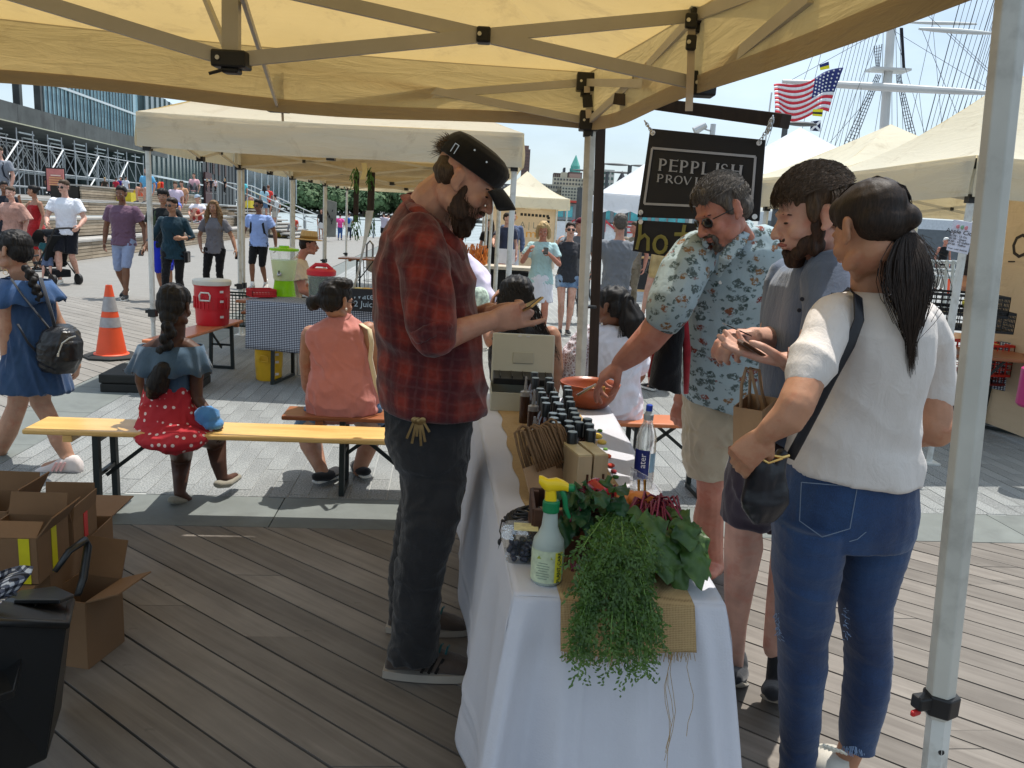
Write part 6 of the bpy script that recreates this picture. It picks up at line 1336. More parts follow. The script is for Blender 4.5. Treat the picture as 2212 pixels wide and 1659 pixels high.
pt(b,[(20,640,Yk-.06,20),(16,720,Yk-.06,17),(18,775,Yk-.05,14)]);pt(b,[(18,770,Yk-.05,14),(26,792,Yk-.06,11)]);hand_mb(b,D(25,790,Yk-.06),V(.35,-.1,-.9),V(.8,.3,.3),.85,.6)
pt(b,[(96,640,Yk+.12,20),(118,690,Yk+.16,16),(140,720,Yk+.18,13),(165,790,Yk+.18,10)]);hand_mb(b,D(160,778,Yk+.18),V(.2,0,-1),V(-.8,0,.3),.82,.5)
pt(b,[(80,815,Yk+.03,38),(88,870,Yk+.04,31),(108,905,Yk+.03,26),(128,950,Yk,20),(148,990,Yk-.02,14)]);pt(b,[(48,815,Yk+.1,38),(36,880,Yk+.12,28),(16,930,Yk+.16,22),(-6,985,Yk+.22,14)]);pt(b,[(148,990,Yk-.02,15),(138,1002,Yk-.02,14),(100,1010,Yk-.03,11)])
organic(b,'body',S_olive,bg_,.006,2)
M_dn3=fabric('blue_dress_denim',(.022,.052,.12),.25,.35,fade=(.035,.075,.15));c=MB();pl(c,[(-6,838,152,846,Yk,.16),(4,800,134,800,Yk,.15),(22,750,116,750,Yk,.12),(30,700,112,700,Yk,.10),(26,650,114,650,Yk,.10),(30,618,106,618,Yk,.08)]);organic(c,'dress',M_dn3,bg_,.0065,2,cloth(.012,17,(1,1,.45),81))
ruffle('ruffle',fabric('ruffle_denim',(.035,.085,.20),.25,.35,fade=(.06,.12,.24)),bg_,[(6,600,108,606,Yk,.10),(-4,622,120,624,Yk,.13),(-14,645,132,640,Yk,.15),(-20,662,137,650,Yk,.16)],96,.06,1)
c=MB();EE(c,hpK,Rk,1.0,(0,-.018,.045),(.086,.100,.082));EE(c,hpK,Rk,1.0,(0,-.05,.0),(.078,.062,.068))
for(x0,y0,dx,Yb)in((58,580,30,Yk-.10),(70,590,22,Yk+.02)):
 for k in range(9):c.ell(D(x0+dx*k/8+(3 if k%2 else -3),y0+8.4*k,Yb),(.022,.022,.022))
organic(c,'hair',H_black,bg_,.005,1,hairy(.003,120,82))
MB().lathe(D(12,588,Yk-.09),[(.014,-.002),(.016,0),(.014,.002)],16,Matrix.Rotation(math.pi/2,3,'X'),caps=(0,0)).build('earring',M_gold,bg_)
def pxs2(x0,x1,yb,yt,Y,par):
 c=MB();R_=[]
 for f,h0,w0 in((.0,.16,.4),(.06,.32,.8),(.2,.48,1.0),(.38,.62,1.0),(.55,.85,.85),(.72,1.0,.8),(.88,.95,.8),(.97,.7,.7),(1.0,.4,.4)):
  a=D(x0+(x1-x0)*f,yb-5,Y);top=D(x0+(x1-x0)*f,yb-(yb-yt)*h0,Y);R_.append(c.ring((a+top)/2,V(0,.045*w0,0),(top-a)/2,16,2.5))
 c.loft(R_);c.build('shoe',fab('cfc6c4'),par,True);c=MB();c.tube([D(x0+4,yb-4,Y),D((x0+x1)/2,yb-4,Y),D(x1-3,yb-4,Y)],[.044,.048,.044],16,k=.28,up=(0,0,1),dome=True);c.build('sole',fab('d8d4cc'),par,True)
 c=MB();
 for i in range(3):f=.36+.09*i;c.beam(D(x0+(x1-x0)*(f+.1),yb-28,Y-.042),D(x0+(x1-x0)*f,yb-9,Y-.047),.012,.003,up=(0,-1,0))
 c.build('stripe',fab('d8a8a4'),par)
pxs2(74,178,1027,982,Yk-.03,bg_);pxs2(-70,14,975,930,Yk+.22,bg_)
bk=thing('backpack','small black leather backpack with a curved zip worn by the walking girl','backpack',D(130,760,Yk-.12));M_lth=mat('black_leather_bag',(.010,.010,.012),.32,bmp=.35,bs=60,bd=.006)
c=MB();pl(c,[(92,800,160,806,Yk-.08,.06),(82,775,174,778,Yk-.10,.085),(84,740,175,740,Yk-.10,.09),(98,712,166,716,Yk-.08,.08),(120,700,150,704,Yk-.06,.05)]);organic(c,'bag_body',M_lth,bk,.005,2,cloth(.004,24,(1,1,1),91))
c=MB();c.tube([D(126,764,Yk-.19),D(134,742,Yk-.195),D(150,730,Yk-.195),D(163,726,Yk-.19)],.004,8);c.tube([D(126,764,Yk-.20),D(125,770,Yk-.20)],.006,8);c.build('zip',mat('pale_zip',(.6,.58,.52),.3,metal=.6),bk)
for Q in([D(24,602,Yk-.14),D(50,640,Yk-.15),D(84,682,Yk-.14),D(108,712,Yk-.12)],[D(88,600,Yk-.05),D(100,640,Yk-.12),D(112,680,Yk-.13),D(118,706,Yk-.12)],[D(38,700,Yk-.14),D(60,740,Yk-.15),D(84,765,Yk-.13)]):c=MB();c.tube(Q,.010,8,k=.35);c.build('strap',fab('2c3038'),bk,True)
pw_=thing('person','woman with a black bun in a sleeveless salmon blouse sitting with her back to us','person',G(705,1050));Yw=4.66
Rw2=Rfrom((.55,.80,-.2),(.1,.2,.98));hpS=D(727,650,Yw-.02);b=MB();head_mb(b,hpS,Rw2,1.02,True)
pt(b,[(735,730,Yw,50),(735,695,Yw,30),(732,665,Yw,26)]);pt(b,[(735,740,Yw,58),(738,800,Yw,58),(738,880,Yw,66)])
pt(b,[(672,724,Yw,22),(664,780,Yw+.02,18),(668,835,Yw+.06,16)]);pt(b,[(668,832,Yw+.06,16),(680,860,Yw+.28,13)]);pt(b,[(796,716,Yw,22),(812,780,Yw+.03,19),(820,840,Yw+.08,16),(800,870,Yw+.3,12)])
pt(b,[(700,885,Yw+.04,30),(664,922,Yw+.32,26),(672,960,Yw+.25,24),(690,1005,Yw+.1,15),(700,1028,Yw+.05,13)]);pt(b,[(776,885,Yw+.04,30),(803,922,Yw+.32,26),(796,960,Yw+.3,22),(776,1015,Yw+.2,15)])
organic(b,'body',S_tan,pw_,.006,2)
M_salm=fabric('salmon_blouse',(.52,.20,.17),.06,.35);c=MB();pl(c,[(690,908,795,906,Yw,.10),(664,892,815,888,Yw,.145),(657,860,818,858,Yw,.15),(662,830,810,828,Yw,.135),(676,795,798,792,Yw,.115),(672,765,795,760,Yw,.115),(662,735,794,732,Yw,.12),(662,714,790,708,Yw,.11),(690,696,775,694,Yw,.085),(712,684,758,682,Yw,.06),(720,672,752,674,Yw,.048)]);organic(c,'blouse',M_salm,pw_,.0065,2,cloth(.010,17,(1,1,.9),101))
c=MB();pt(c,[(700,880,Yw+.02,52),(662,918,Yw+.32,38),(670,950,Yw+.28,30),(676,968,Yw+.22,27)]);pt(c,[(785,880,Yw+.02,52),(805,918,Yw+.32,38),(798,955,Yw+.3,29)]);pl(c,[(655,880,820,878,Yw+.03,.13),(670,908,812,905,Yw+.05,.12)]);organic(c,'jeans',fab('4a6a8c',fade=(.12,.2,.28)),pw_,.0075,2,cloth(.006,24,(1,1,1),102))
c=MB();EE(c,hpS,Rw2,1.02,(0,-.02,.045),(.086,.098,.082));EE(c,hpS,Rw2,1.02,(0,-.045,.0),(.080,.066,.072));c.ell(D(677,654,Yw-.05),(.042,.04,.045));c.ell(D(735,612,Yw-.05),(.075,.05,.035));pt(c,[(700,640,Yw-.06,14),(684,650,Yw-.06,13)]);organic(c,'hair',H_black,pw_,.0048,1,hairy(.003,90,104))
face(pw_,hpS,Rw2,1.02,glasses=True)
c=MB();c.ell(D(748,668,Yw-.10),(.006,.006,.008));c.build('earring',M_pearl,pw_)
c=MB();c.tube([D(780,700,Yw-.02),D(798,712,Yw-.14),D(803,742,Yw-.12),D(800,775,Yw-.08),D(812,830,Yw-.08),D(824,862,Yw-.02)],.014,8,k=.35);c.build('bag_strap',fab('d8caa8'),pw_,True)
for(x,y,Y,dx)in((705,1035,Yw+.05,12),(775,1022,Yw+.2,-14)):
 c=MB();q=D(x,y-6,Y);c.tube([q+V(-dx*.004,-.05,.01),q+V(0,0,0),q+V(dx*.003,.12,.0)],[.034,.042,.038],12,k=.75,dome=True);c.build('shoe',fab('1c1d22'),pw_,True);c=MB();c.tube([q+V(-dx*.004,-.05,-.022),q+V(dx*.003,.12,-.03)],[.036,.040],12,k=.3,dome=True);c.build('sole',fab('d0d0cc'),pw_,True)
kw_=thing('person','woman with loose black hair in a black top sitting behind the open cash box','person',G(1130,1000));Yq=4.85
Rq=Rfrom((-.35,.85,-.3),(0,.3,.95));hpQ=D(1112,646,Yq);b=MB();head_mb(b,hpQ,Rq,1.05,True)
pt(b,[(1130,740,Yq,60),(1120,700,Yq,30),(1115,670,Yq,26)]);pt(b,[(1130,740,Yq,66),(1130,860,Yq,66)]);pt(b,[(1190,725,Yq,22),(1200,800,Yq,18),(1190,860,Yq+.05,15)]);pt(b,[(1068,735,Yq,22),(1052,700,Yq+.12,17),(1058,665,Yq+.1,12)]);hand_mb(b,D(1060,668,Yq+.08),V(.2,0,1),V(.9,0,-.1),.9,.4)
pt(b,[(1120,870,Yq+.05,50),(1110,900,Yq+.4,30),(1112,985,Yq+.4,18)]);organic(b,'body',S_tan,kw_,.0075,2)
c=MB();pl(c,[(1058,890,1200,892,Yq,.13),(1060,830,1196,830,Yq,.12),(1056,770,1192,768,Yq,.12),(1058,730,1188,722,Yq,.11),(1085,712,1165,706,Yq,.07)]);organic(c,'top',fab('0b0b0e'),kw_,.008,2,cloth(.008,20,(1,1,.7),111))
c=MB();EE(c,hpQ,Rq,1.05,(0,-.02,.05),(.098,.108,.084));EE(c,hpQ,Rq,1.05,(0,-.05,-.02),(.100,.07,.085));pt(c,[(1118,670,Yq-.06,48,.5),(1140,715,Yq-.08,44,.5),(1160,745,Yq-.08,26,.5)]);organic(c,'hair',H_black,kw_,.0055,1,hairy(.005,60,112,(1,1,.4)))
def qf(i,r):
 x0=1072+r.uniform(0,80);return[D(x0+(8*k+r.uniform(-1,1))*((x0-1090)/60*.5+.55),606+.016*(x0-1112)**2+r.uniform(0,30)+19*k,Yq-.12-.02*math.sin(k))for k in range(8)]
strands('hair_strands',H_black,kw_,None,qf,260,.0016,seed=31)
lw_=thing('person','woman in a white lace sleeved top sitting behind the thin tent pole','person',G(1320,980));Yl=4.95
Rl=Rfrom((-.72,.62,-.25),(-.1,.2,.97));hpL=D(1322,665,Yl);b=MB();head_mb(b,hpL,Rl,1.05,True)
pt(b,[(1325,740,Yl,60),(1325,715,Yl,34),(1322,690,Yl,28)]);pt(b,[(1320,760,Yl,66),(1315,880,Yl,66)]);pt(b,[(1262,740,Yl,22),(1240,790,Yl+.02,18),(1255,830,Yl+.15,15)]);pt(b,[(1370,740,Yl,22),(1378,810,Yl+.1,17),(1350,850,Yl+.3,13)]);pt(b,[(1310,890,Yl+.05,50),(1300,920,Yl+.4,30),(1300,990,Yl+.4,18)]);organic(b,'body',S_brown,lw_,.0075,2)
M_wl=fabric('white_jersey',(.66,.66,.73),.05,.3);c=MB();pl(c,[(1262,915,1386,905,Yl,.12),(1250,880,1388,870,Yl,.135),(1256,830,1380,825,Yl,.125),(1260,780,1385,775,Yl,.125),(1262,735,1388,735,Yl,.12),(1280,712,1372,715,Yl,.09),(1300,702,1350,706,Yl,.06)]);pt(c,[(1372,738,Yl,26),(1380,790,Yl+.05,24)]);organic(c,'top',M_wl,lw_,.0075,2,cloth(.010,18,(1,1,.9),121))
def lace():
 m,n,b,o=_new('lace_sleeve');l=n.links.new;v=N(n,'TexVoronoi',Scale=55,_feature='DISTANCE_TO_EDGE');l(coords(n),v.inputs[0]);k=ramp(n,v.outputs['Distance'],[(.10,(.62,.58,.62)),(.20,(.30,.20,.20))]);l(k,b.inputs['Base Color']);b.inputs['Roughness'].default_value=.9;bump(n,b,v.outputs['Distance'],.5,.004);return m
c=MB();pt(c,[(1268,728,Yl,26),(1244,765,Yl-.02,30),(1236,800,Yl,30),(1256,835,Yl+.1,24)]);organic(c,'lace_sleeve',lace(),lw_,.0065,2,cloth(.008,24,(1,1,1),122))
c=MB();EE(c,hpL,Rl,1.05,(0,-.02,.045),(.090,.102,.084));EE(c,hpL,Rl,1.05,(0,-.05,.0),(.084,.07,.072));pt(c,[(1352,655,Yl-.06,20),(1365,690,Yl-.08,28),(1372,725,Yl-.06,22),(1382,750,Yl-.04,12)]);organic(c,'hair',H_black,lw_,.0055,1,hairy(.006,55,123))
def lf(i,r):x0=1345+r.uniform(0,20);w_=r.uniform(-14,20);return[D(x0+w_*k/6+5*math.sin(k*.9+i),640+r.uniform(0,6)+17*k,Yl-.1)for k in range(7)]
strands('hair_strands',H_black,lw_,None,lf,160,.0016,seed=33)
c=MB();c.ell(D(1300,700,Yl-.09),(.006,.006,.009));c.build('earring',M_pearl,lw_)
WK=dict(armL=((.09,-.06,-.27),(.10,.02,-.50)),armR=((-.09,.02,-.27),(-.10,.12,-.49)))
person('man in a white T-shirt with a printed front pushing the black stroller',150,613,389,188,top=fab('e4e6ee'),bot=fab('14161f'),legs='shorts',skin=S_fair,hair='short',hairm=H_brown,glasses=True,step=.35,armL=((.10,.06,-.26),(.02,.27,-.38)),armR=((-.12,.02,-.27),(-.09,.22,-.40)),shoe=fab('ece8dc'),turn=-18)
PM=person('man in a purple V-neck T-shirt and pale blue shorts walking past the cone',272,645,402,184,top=fab('6a4f62'),bot=fab('8b97b4'),legs='long_shorts',skin=S_brown,hair='short',hairm=H_black,step=-.42,loose=.02,armR=((-.12,-.05,-.26),(-.16,.04,-.50)),armL=((.10,-.06,-.27),(.12,-.02,-.52)),shoe=fab('1b1b1d'),bulk=1.03)
person('woman in a dark teal checked shirt and sunglasses looking sideways',378,665,427,190,top=fab('17323f',var=.3),bot=fab('101014'),legs='leggings',fem=True,skin=S_tan,hair='tied',hairm=H_dkbrown,glasses=True,turn=-28,sleeve='long',cuff=.55,armR=((-.12,-.02,-.25),(.0,.16,-.26)),armL=((.14,-.05,-.24),(.26,.02,-.44)),bag='cross',bagside=-1,hem=-.14,loose=.022,step=.3,bulk=1.08,phone='L')
person('black haired boy walking half hidden behind the woman in the teal shirt',360,655,408,190,top=fab('14181a'),bot=fab('1c2db0'),legs='long_shorts',skin=S_tan,hair='mop',hairm=H_black,glasses=False,step=-.3,Y=G(378,665).y+.9,bag='straps',strapm=fab('39462f'),sock=True)
person('young woman with long wavy ombre hair in a grey T-shirt and black trousers',466,650,433,182,top=fab('6c6a70'),bot=fab('0e0d11'),legs='leggings',fem=True,skin=S_tan,hair='curly',hairm=H_curl,hairlen=.40,step=.1,sway=.03,armR=((-.13,-.04,-.26),(-.21,.04,-.47)),armL=((.12,-.05,-.26),(.04,.12,-.46)),phone='R',phonetilt=.2)
person('man in a pale blue T-shirt and sunglasses wearing a black backpack',560,624,430,180,top=fab('8fa6d8'),bot=fab('0e0f12'),legs='long_shorts',skin=S_brown,hair='short',hairm=H_black,glasses=True,turn=-20,bag='straps',step=.3,loose=.024,sock=True,armR=((-.12,-.03,-.27),(-.15,.02,-.52)),armL=((.12,-.03,-.27),(.17,.04,-.50)),shoe=fab('a8a8a8'))
person('woman in a loose pink floral blouse at the left edge',40,660,404,178,Y=15.6,top=fab('b48a7c',var=.35),bot=fab('3a3d48'),fem=True,skin=S_fair,hair='tied',hairm=H_brown,sleeve='elbow',sleevew=1.9,loose=.035,bulk=1.08,hs=1.02,armL=((.10,.02,-.24),(.08,.18,-.36)),turn=4)
person('woman in a red dotted dress with tied black hair behind the pink blouse',88,655,401,150,Y=17.5,top=fab('a01c20',var=.2),legs='skirt',bot=fab('a01c20'),fem=True,skin=S_tan,hair='bun',hairm=H_black,sleeve='none',neckline=.44,armL=((.10,.12,-.16),(.0,.22,.06)),turn=-50)
person('young man with a backpack in a grey T-shirt at the far left',20,640,349,178,Y=19.5,z0=.85,H=1.78,top=fab('7d828c'),bot=fab('b8b9bc'),skin=S_fair,hair='short',hairm=H_brown,bag='straps',strapm=fab('1c2430'),armL=((.16,.0,-.25),(.16,.14,-.42)))
person('dark haired man in a navy shirt behind the pink blouse',24,640,392,215,Y=18.2,top=fab('20242e'),bot=fab('23262e'),skin=S_brown,hair='short',hairm=H_black)
person('blonde woman in a pale aqua T-shirt and white skirt looking at her phone',1160,728,478,176,Y=11.6,top=fab('a9c9cc'),bot=fab('d9dbe6'),legs='skirt',skirt=.36,skirtw=1.12,fem=True,skin=S_red,hair='bob',hairm=H_blond,nod=25,armR=((-.10,.05,-.25),(.05,.27,-.10)),armL=((.12,.06,-.24),(.02,.29,-.06)),hem=-.10,loose=.018,bulk=1.08,phone='R',shoe=fab('5a4638'),lowshoe=True)
person('woman in big sunglasses and a black cardigan with denim shorts',1217,722,479,182,top=fab('33343a'),bot=fab('6682a4',fade=(.5,.58,.66)),legs='short_shorts',fem=True,skin=S_fair,hair='tied',hairm=H_dkbrown,glasses=True,nod=-4,armL=((.16,.06,-.22),(.03,.15,.06)),armR=((-.09,-.02,-.27),(-.06,.08,-.50)),hem=-.10,shoe=fab('2b2b2e'),sway=-.03)
p=person('man in a pale grey long sleeved shirt seen from behind by the dark post',1318,770,460,4,Y=9.6,top=fab('74787f'),bot=fab('6f7079'),skin=S_light,hair='short',hairm=H_grey,sleeve='long',cuff=.6,loose=.014,hem=-.12,fold=1.3,armL=((-.12,-.02,-.27),(-.10,.10,-.50)),armR=((.12,-.02,-.27),(.10,.10,-.50)))
person('man in a maroon cap and grey T-shirt behind the two women',1240,705,470,175,Y=13.6,top=fab('5e5f63'),bot=fab('3a3a3e'),skin=S_light,hair='short',cap=fab('5c1420'),turn=-70,bulk=1.12)
person('dark skinned person in a white T-shirt and black trousers near the bicycle',1247,640,476,150,Y=20,top=fab('dcdde2'),bot=fab('141416'),skin=S_deep,hair='short',hairm=H_black,turn=-30)
person('man in camouflage shirt and glasses beside the shop sign',1360,650,478,160,Y=16,top=fab('7f7466',var=.4),bot=fab('6e6454',var=.4),skin=S_red,hair='short',hairm=H_brown,turn=-60,armL=((.10,.08,-.25),(-.05,.2,-.3)))
person('woman in pink shorts and a navy top at the flower stall',1087,640,459,200,Y=17.6,top=fab('33384c'),bot=fab('d8305a'),legs='short_shorts',fem=True,skin=S_fair,hair='tied',hairm=H_dkbrown,turn=30,back=1,armL=((.14,.08,-.2),(.2,.26,-.28)))
person('bearded man in a blue denim shirt and white shorts at the flower stall',1098,632,455,190,Y=18.6,top=fab('56627e'),bot=fab('c8c8cc'),legs='shorts',skin=S_fair,hair='short',hairm=H_brown,sleeve='long',turn=25)
person('woman with long brown hair in black behind the tent poles',1052,640,472,170,Y=19,top=fab('17171a'),bot=fab('17171a'),fem=True,skin=S_fair,hair='long',hairm=H_brown)
person('woman in a black dress with a golden tote under the lower sign',1440,640,440,20,Y=8.2,H=1.68,top=fab('0c0c0e'),bot=fab('0c0c0e'),legs='skirt',skirt=.42,skirtw=1.0,fem=True,skin=S_fair,hair='long',hairm=H_blond,back=1)
c=MB();q=D(1424,560,7.7);c.loft([c.ring(q+V(0,0,z),V(w_,0,0),V(0,.06,0),14,3)for z,w_ in((.22,.03),(.10,.07),(-.10,.09),(-.17,.085))]);c.build('tote_bag',mat('gold_fabric',(.50,.36,.16),.35,.3,8,.5,20,.01,metal=.3),None,True);tag(bpy.data.objects['tote_bag'],'crumpled golden tote bag hanging before the black dress','bag')
person('person with long pale blonde hair just behind the man in the printed shirt',1606,760,425,10,Y=5.3,H=1.66,top=fab('b4aca4'),bot=fab('33343a'),fem=True,skin=S_fair,hair='long',hairm=H_blond,back=1,vox=.009,hairlen=.25)
person('man in glasses and a striped shirt reading his phone at the cider stall',2106,800,475,170,Y=8.4,top=fab('2a2630',var=.2),bot=fab('22232a'),skin=S_light,hair='short',hairm=H_black,turn=60,nod=25,armR=((-.08,.05,-.26),(-.28,.20,-.20)),armL=((.06,.06,-.26),(-.2,.26,-.22)),bulk=1.05)
person('white haired woman in a black tank top by the ship',2030,600,512,180,Y=29,top=fab('101012'),bot=fab('a09a90'),fem=True,skin=S_red,hair='short',hairm=H_white,sleeve='none',vox=.02)
PH=person('man in a straw hat and pale polo shirt seated in profile',622,760,470,-78,Y=9.3,seat=.47,H=1.74,top=fab('cdbba4'),bot=fab('20222c'),skin=S_red,hair='short',hairm=H_dkbrown,lean=.28,nod=-14,bulk=1.10,armL=((.05,.12,-.24),(.02,.36,-.27)),armR=((-.05,.12,-.24),(-.02,.36,-.27)),ankL=(.1,.5,.08),ankR=(-.1,.44,.08),face=True)
def far(label,x,yf,yt,hd,top,bot,**k):
 k.setdefault('vox',.028);k.setdefault('legs','trousers');return person(label,x,yf,yt,hd,top=fab(top),bot=fab(bot),face=False,**k)
far('police officer in navy under the scaffolding',107,432,376,10,'141a2c','141a2c',Y=57,z0=1.5,skin=S_tan)
far('woman with tied blonde hair in dark clothes at the scaffolding',228,432,383,30,'3a3228','3a3228',Y=60,z0=1.5,fem=True,hair='tied',hairm=H_blond,legs='short_shorts')
far('woman in a red top and denim shorts among the group at the scaffolding',252,432,384,10,'b02a3c','5a78a8',Y=60,z0=1.5,fem=True,legs='short_shorts')
far('person in purple in the group at the scaffolding',262,432,382,190,'3a2a80','a0a0a0',Y=61,z0=1.5,legs='shorts')
far('person in a white T-shirt in the group at the scaffolding',273,432,381,0,'d8dae4','98a2b0',Y=60,z0=1.5,legs='short_shorts')
far('first long haired blonde woman in black on the upper step',448,429,385,150,'121214','16161a',Y=31,z0=1.98,fem=True,hair='long',hairm=H_blond,armL=((.1,.1,-.2),(.0,.3,-.15)))
far('woman in white with a pink scarf between the two blonde women',466,429,386,180,'d8c4c8','101012',Y=31,z0=1.98,fem=True,hair='short',nod=30)
far('second long haired blonde woman in black beside the white tent pole',486,429,385,170,'121214','101012',Y=31,z0=1.98,fem=True,hair='long',hairm=H_blond,armL=((.1,.1,-.2),(.0,.3,-.15)))
far('dark figure standing behind the blonde women',457,429,383,180,'24242a','24242a',Y=32.5,z0=1.98)
far('person in a turquoise shirt half hidden by the white tent pole',524,449,384,10,'55b8c4','4a4e56',Y=30,z0=1.4,legs='shorts')
far('teenager in a white T-shirt and cap sitting cross legged on the steps',428,466,420,175,'e0dce4','a03a34',Y=25.5,z0=.98,H=1.6,seat=.03,cap=fab('9aa8b8'),ankL=(-.12,.30,.1),ankR=(.12,.30,.1),armL=((.08,.1,-.2),(-.02,.28,-.3)),armR=((-.08,.1,-.2),(.02,.28,-.3)),legs='shorts')
far('child in blue shorts sitting on the steps behind the boy',380,456,412,200,'c8b8c8','5a70c8',Y=27,z0=1.0,H=1.5,seat=.45,hair='mop',hairm=H_brown,legs='shorts')
far('child with curly hair sitting higher on the steps',394,440,410,170,'c09070','805040',Y=29,z0=1.48,H=1.4,seat=.10,hair='mop',hairm=H_brown)
far('person with bare legs sitting on the top step with a rainbow scarf',319,428,395,175,'5aa0c8','d8b0a0',Y=27,z0=1.5,H=1.6,seat=.30,legs='short_shorts')
far('pink capped person sitting on the top terrace',420,425,402,180,'d8a8b0','404048',Y=34,z0=1.98,H=1.4,seat=.05)
far('first of three people climbing the stairs, in pale blue',571,448,401,20,'9ac0d0','5a7aa0',Y=47,z0=1.0,fem=True,hair='long',hairm=H_black,legs='shorts')
far('second of three people climbing the stairs, in a red top',580,450,400,20,'d84038','28282c',Y=47.5,z0=1.0,fem=True,hair='tied',hairm=H_red,legs='shorts')
far('third of three people climbing the stairs, in grey with a cap',595,462,402,40,'8a8884','a8a49c',Y=46.6,z0=.5,H=1.8,cap=fab('2a3040'),legs='shorts',bag='backpack',bagm=fab('c8ccd0'),step=.4)
far('person in red sitting at the foot of the stairs',636,492,464,160,'c04838','6a6a70',Y=44.5,z0=.3,H=1.5,seat=.16)
far('small dark haired figure at the top of the stairs',540,432,412,180,'b08070','404040',Y=49,z0=1.5,H=1.3,seat=.1)
far('woman in a black and white dress with red shoes by the sandwich board',694,522,451,182,'1a1a1c','c8c4c0',Y=46,fem=True,hair='long',hairm=H_dkbrown,legs='skirt',skirt=.3,shoe=fab('b02018'))
far('dark figure walking just behind the black and white dress',700,520,455,182,'141416','141416',Y=47,fem=True,hair='long',hairm=H_black,legs='skirt',skirt=.35)
far('person with a pink backpack walking away',734,521,462,5,'e0509a','3a5a90',Y=46,bag='backpack',bagm=fab('e0509a'),hairm=H_black,step=.3)
far('person with a blue backpack walking away',753,521,459,5,'b8c4d0','2a3448',Y=46.5,bag='backpack',bagm=fab('1f5aa8'),hairm=H_black,step=.4)
far('man in grey hugging his companion at the railing',828,521,458,20,'b0a8b4','17181c',Y=47,legs='shorts',hairm=H_black,armR=((.12,.05,.02),(.3,.02,.05)))
far('person in a white shirt hugged at the railing',838,521,460,10,'e0d8e0','17181c',Y=47.3,legs='shorts',hairm=H_black)
far('man in a bright blue shirt at the railing',856,516,455,330,'2a8ad8','4a5a78',Y=49,hairm=H_brown)
far('woman in black at the railing',868,516,464,200,'18181c','2a2a30',Y=48.5,fem=True,hair='long',hairm=H_black)
c0=G(118,612,0);t=thing('stroller','black stroller with a deep hood pushed by the man in white','stroller',c0);M_bf=fab('0e0f12');Rs=Matrix.Rotation(math.radians(-28),3,'Z')
def sp_(x,y,z):return c0+Rs@V(x,y,z)
b=MB()
for a in[i*.22 for i in range(9)]:pass
b.loft([b.ring(sp_(-.02-.30*math.cos(a)*.9,0,.62+.36*math.sin(a)),Rs@V(0,.24,0),V(0,0,.02)+Rs@V(.0,0,0),12)for a in[.15,.5,.9,1.3,1.7,2.1,2.4]]);b.build('hood',M_bf,t,True)
b=MB();b.box(sp_(.12,0,.60),(.06,.42,.62),R=Rs@Matrix.Rotation(.35,3,'Y'));b.box(sp_(-.10,0,.36),(.42,.40,.05),R=Rs);b.build('seat',M_bf,t,bevel=.01)
for y in(-.24,.24):b=MB();b.tube([sp_(-.42,y,.12),sp_(-.05,y,.40),sp_(.25,y,.75),sp_(.46,y,1.02)],.014,6);b.tube([sp_(.35,y,.12),sp_(.0,y,.42)],.014,6);b.build('frame',M_blk,t)
MB().tube([sp_(.46,-.24,1.02),sp_(.50,0,1.04),sp_(.46,.24,1.02)],.018,8).build('handle',M_blk,t);MB().tube([sp_(-.28,-.24,.48),sp_(-.36,0,.50),sp_(-.28,.24,.48)],.016,8).build('bumper_bar',M_blk,t);MB().box(sp_(.08,0,.20),(.36,.34,.14),R=Rs).build('basket',M_bf,t,bevel=.02)
for x in(-.42,.35):
 for y in(-.25,.25):MB().lathe(sp_(x,y-.03,.10),[(.02,0),(.10,0),(.10,.05),(.02,.05)],16,Rs@Matrix.Rotation(-math.pi/2,3,'X')).build('wheel',M_blk,t)
person('small child in a teal top and red shoes sitting in the stroller',106,600,540,200,Y=c0.y-.12,z0=.20,H=.86,seat=.20,top=fab('2a5a60'),bot=fab('5a6680'),skin=S_fair,hair='short',hairm=H_brown,hs=1.25,shoe=fab('c82a2c'),ankL=(.06,.26,-.08),ankR=(-.06,.26,-.08),legs='shorts',vox=.010)
t=thing('notice_board','pink notice board standing before the scaffolding','sign',D(119,408,52));MB().box(D(120,389,52),(1.05,.08,1.35)).build('panel',mat('notice_pink',(.62,.22,.20),.6),t);MB().box(D(120,389,52.1),(1.2,.08,1.5)).build('surround',M_dark,t)
for k in range(5):MB().box(D(120,379+5*k,51.9),(.8 if k else .6,.04,.07)).build('print',fab('f0d8c8')if k==0 else fab('e8b080'),t)
t=thing('bunting','rainbow coloured cloth hung at the top of the bleachers','banner',D(336,408,33))
for k,c_ in enumerate(('9ac848','58a8e0','3878c8','e88830','d83828')):b=MB();b.grid(lambda u,v:D(319+7*k+7*u,395+2.5*math.sin(k+u*2)+(15+5*math.sin(k*2))*v,33)+V(0,.1*math.sin(u*6),0),3,4);b.build('panel',fab(c_),t,True,solid=.01)
for k in range(5):q=D(258+11*k,416+(k%2)*3,34);b=MB();b.lathe(q,[(.12,-.15),(.16,.15)],8);tag(b.build('planter',fab(('e0a030','d86850','8a4a90','e8c040','d05838')[k]),None),('amber','coral','purple','yellow','rust')[k]+' pot on the top row of the bleachers','pot','bright pots on the bleachers')
M_pine=wood_mat('varnished_pine',(.52,.30,.09),(.78,.52,.20),.28,0,1.1,.05,.15)
M_brn=wood_mat('brown_bench_wood',(.20,.065,.025),(.36,.13,.055),.35,0,1.0,.06,.15)
M_steel=mat('dark_green_steel',(.010,.016,.016),.45,.1,5)
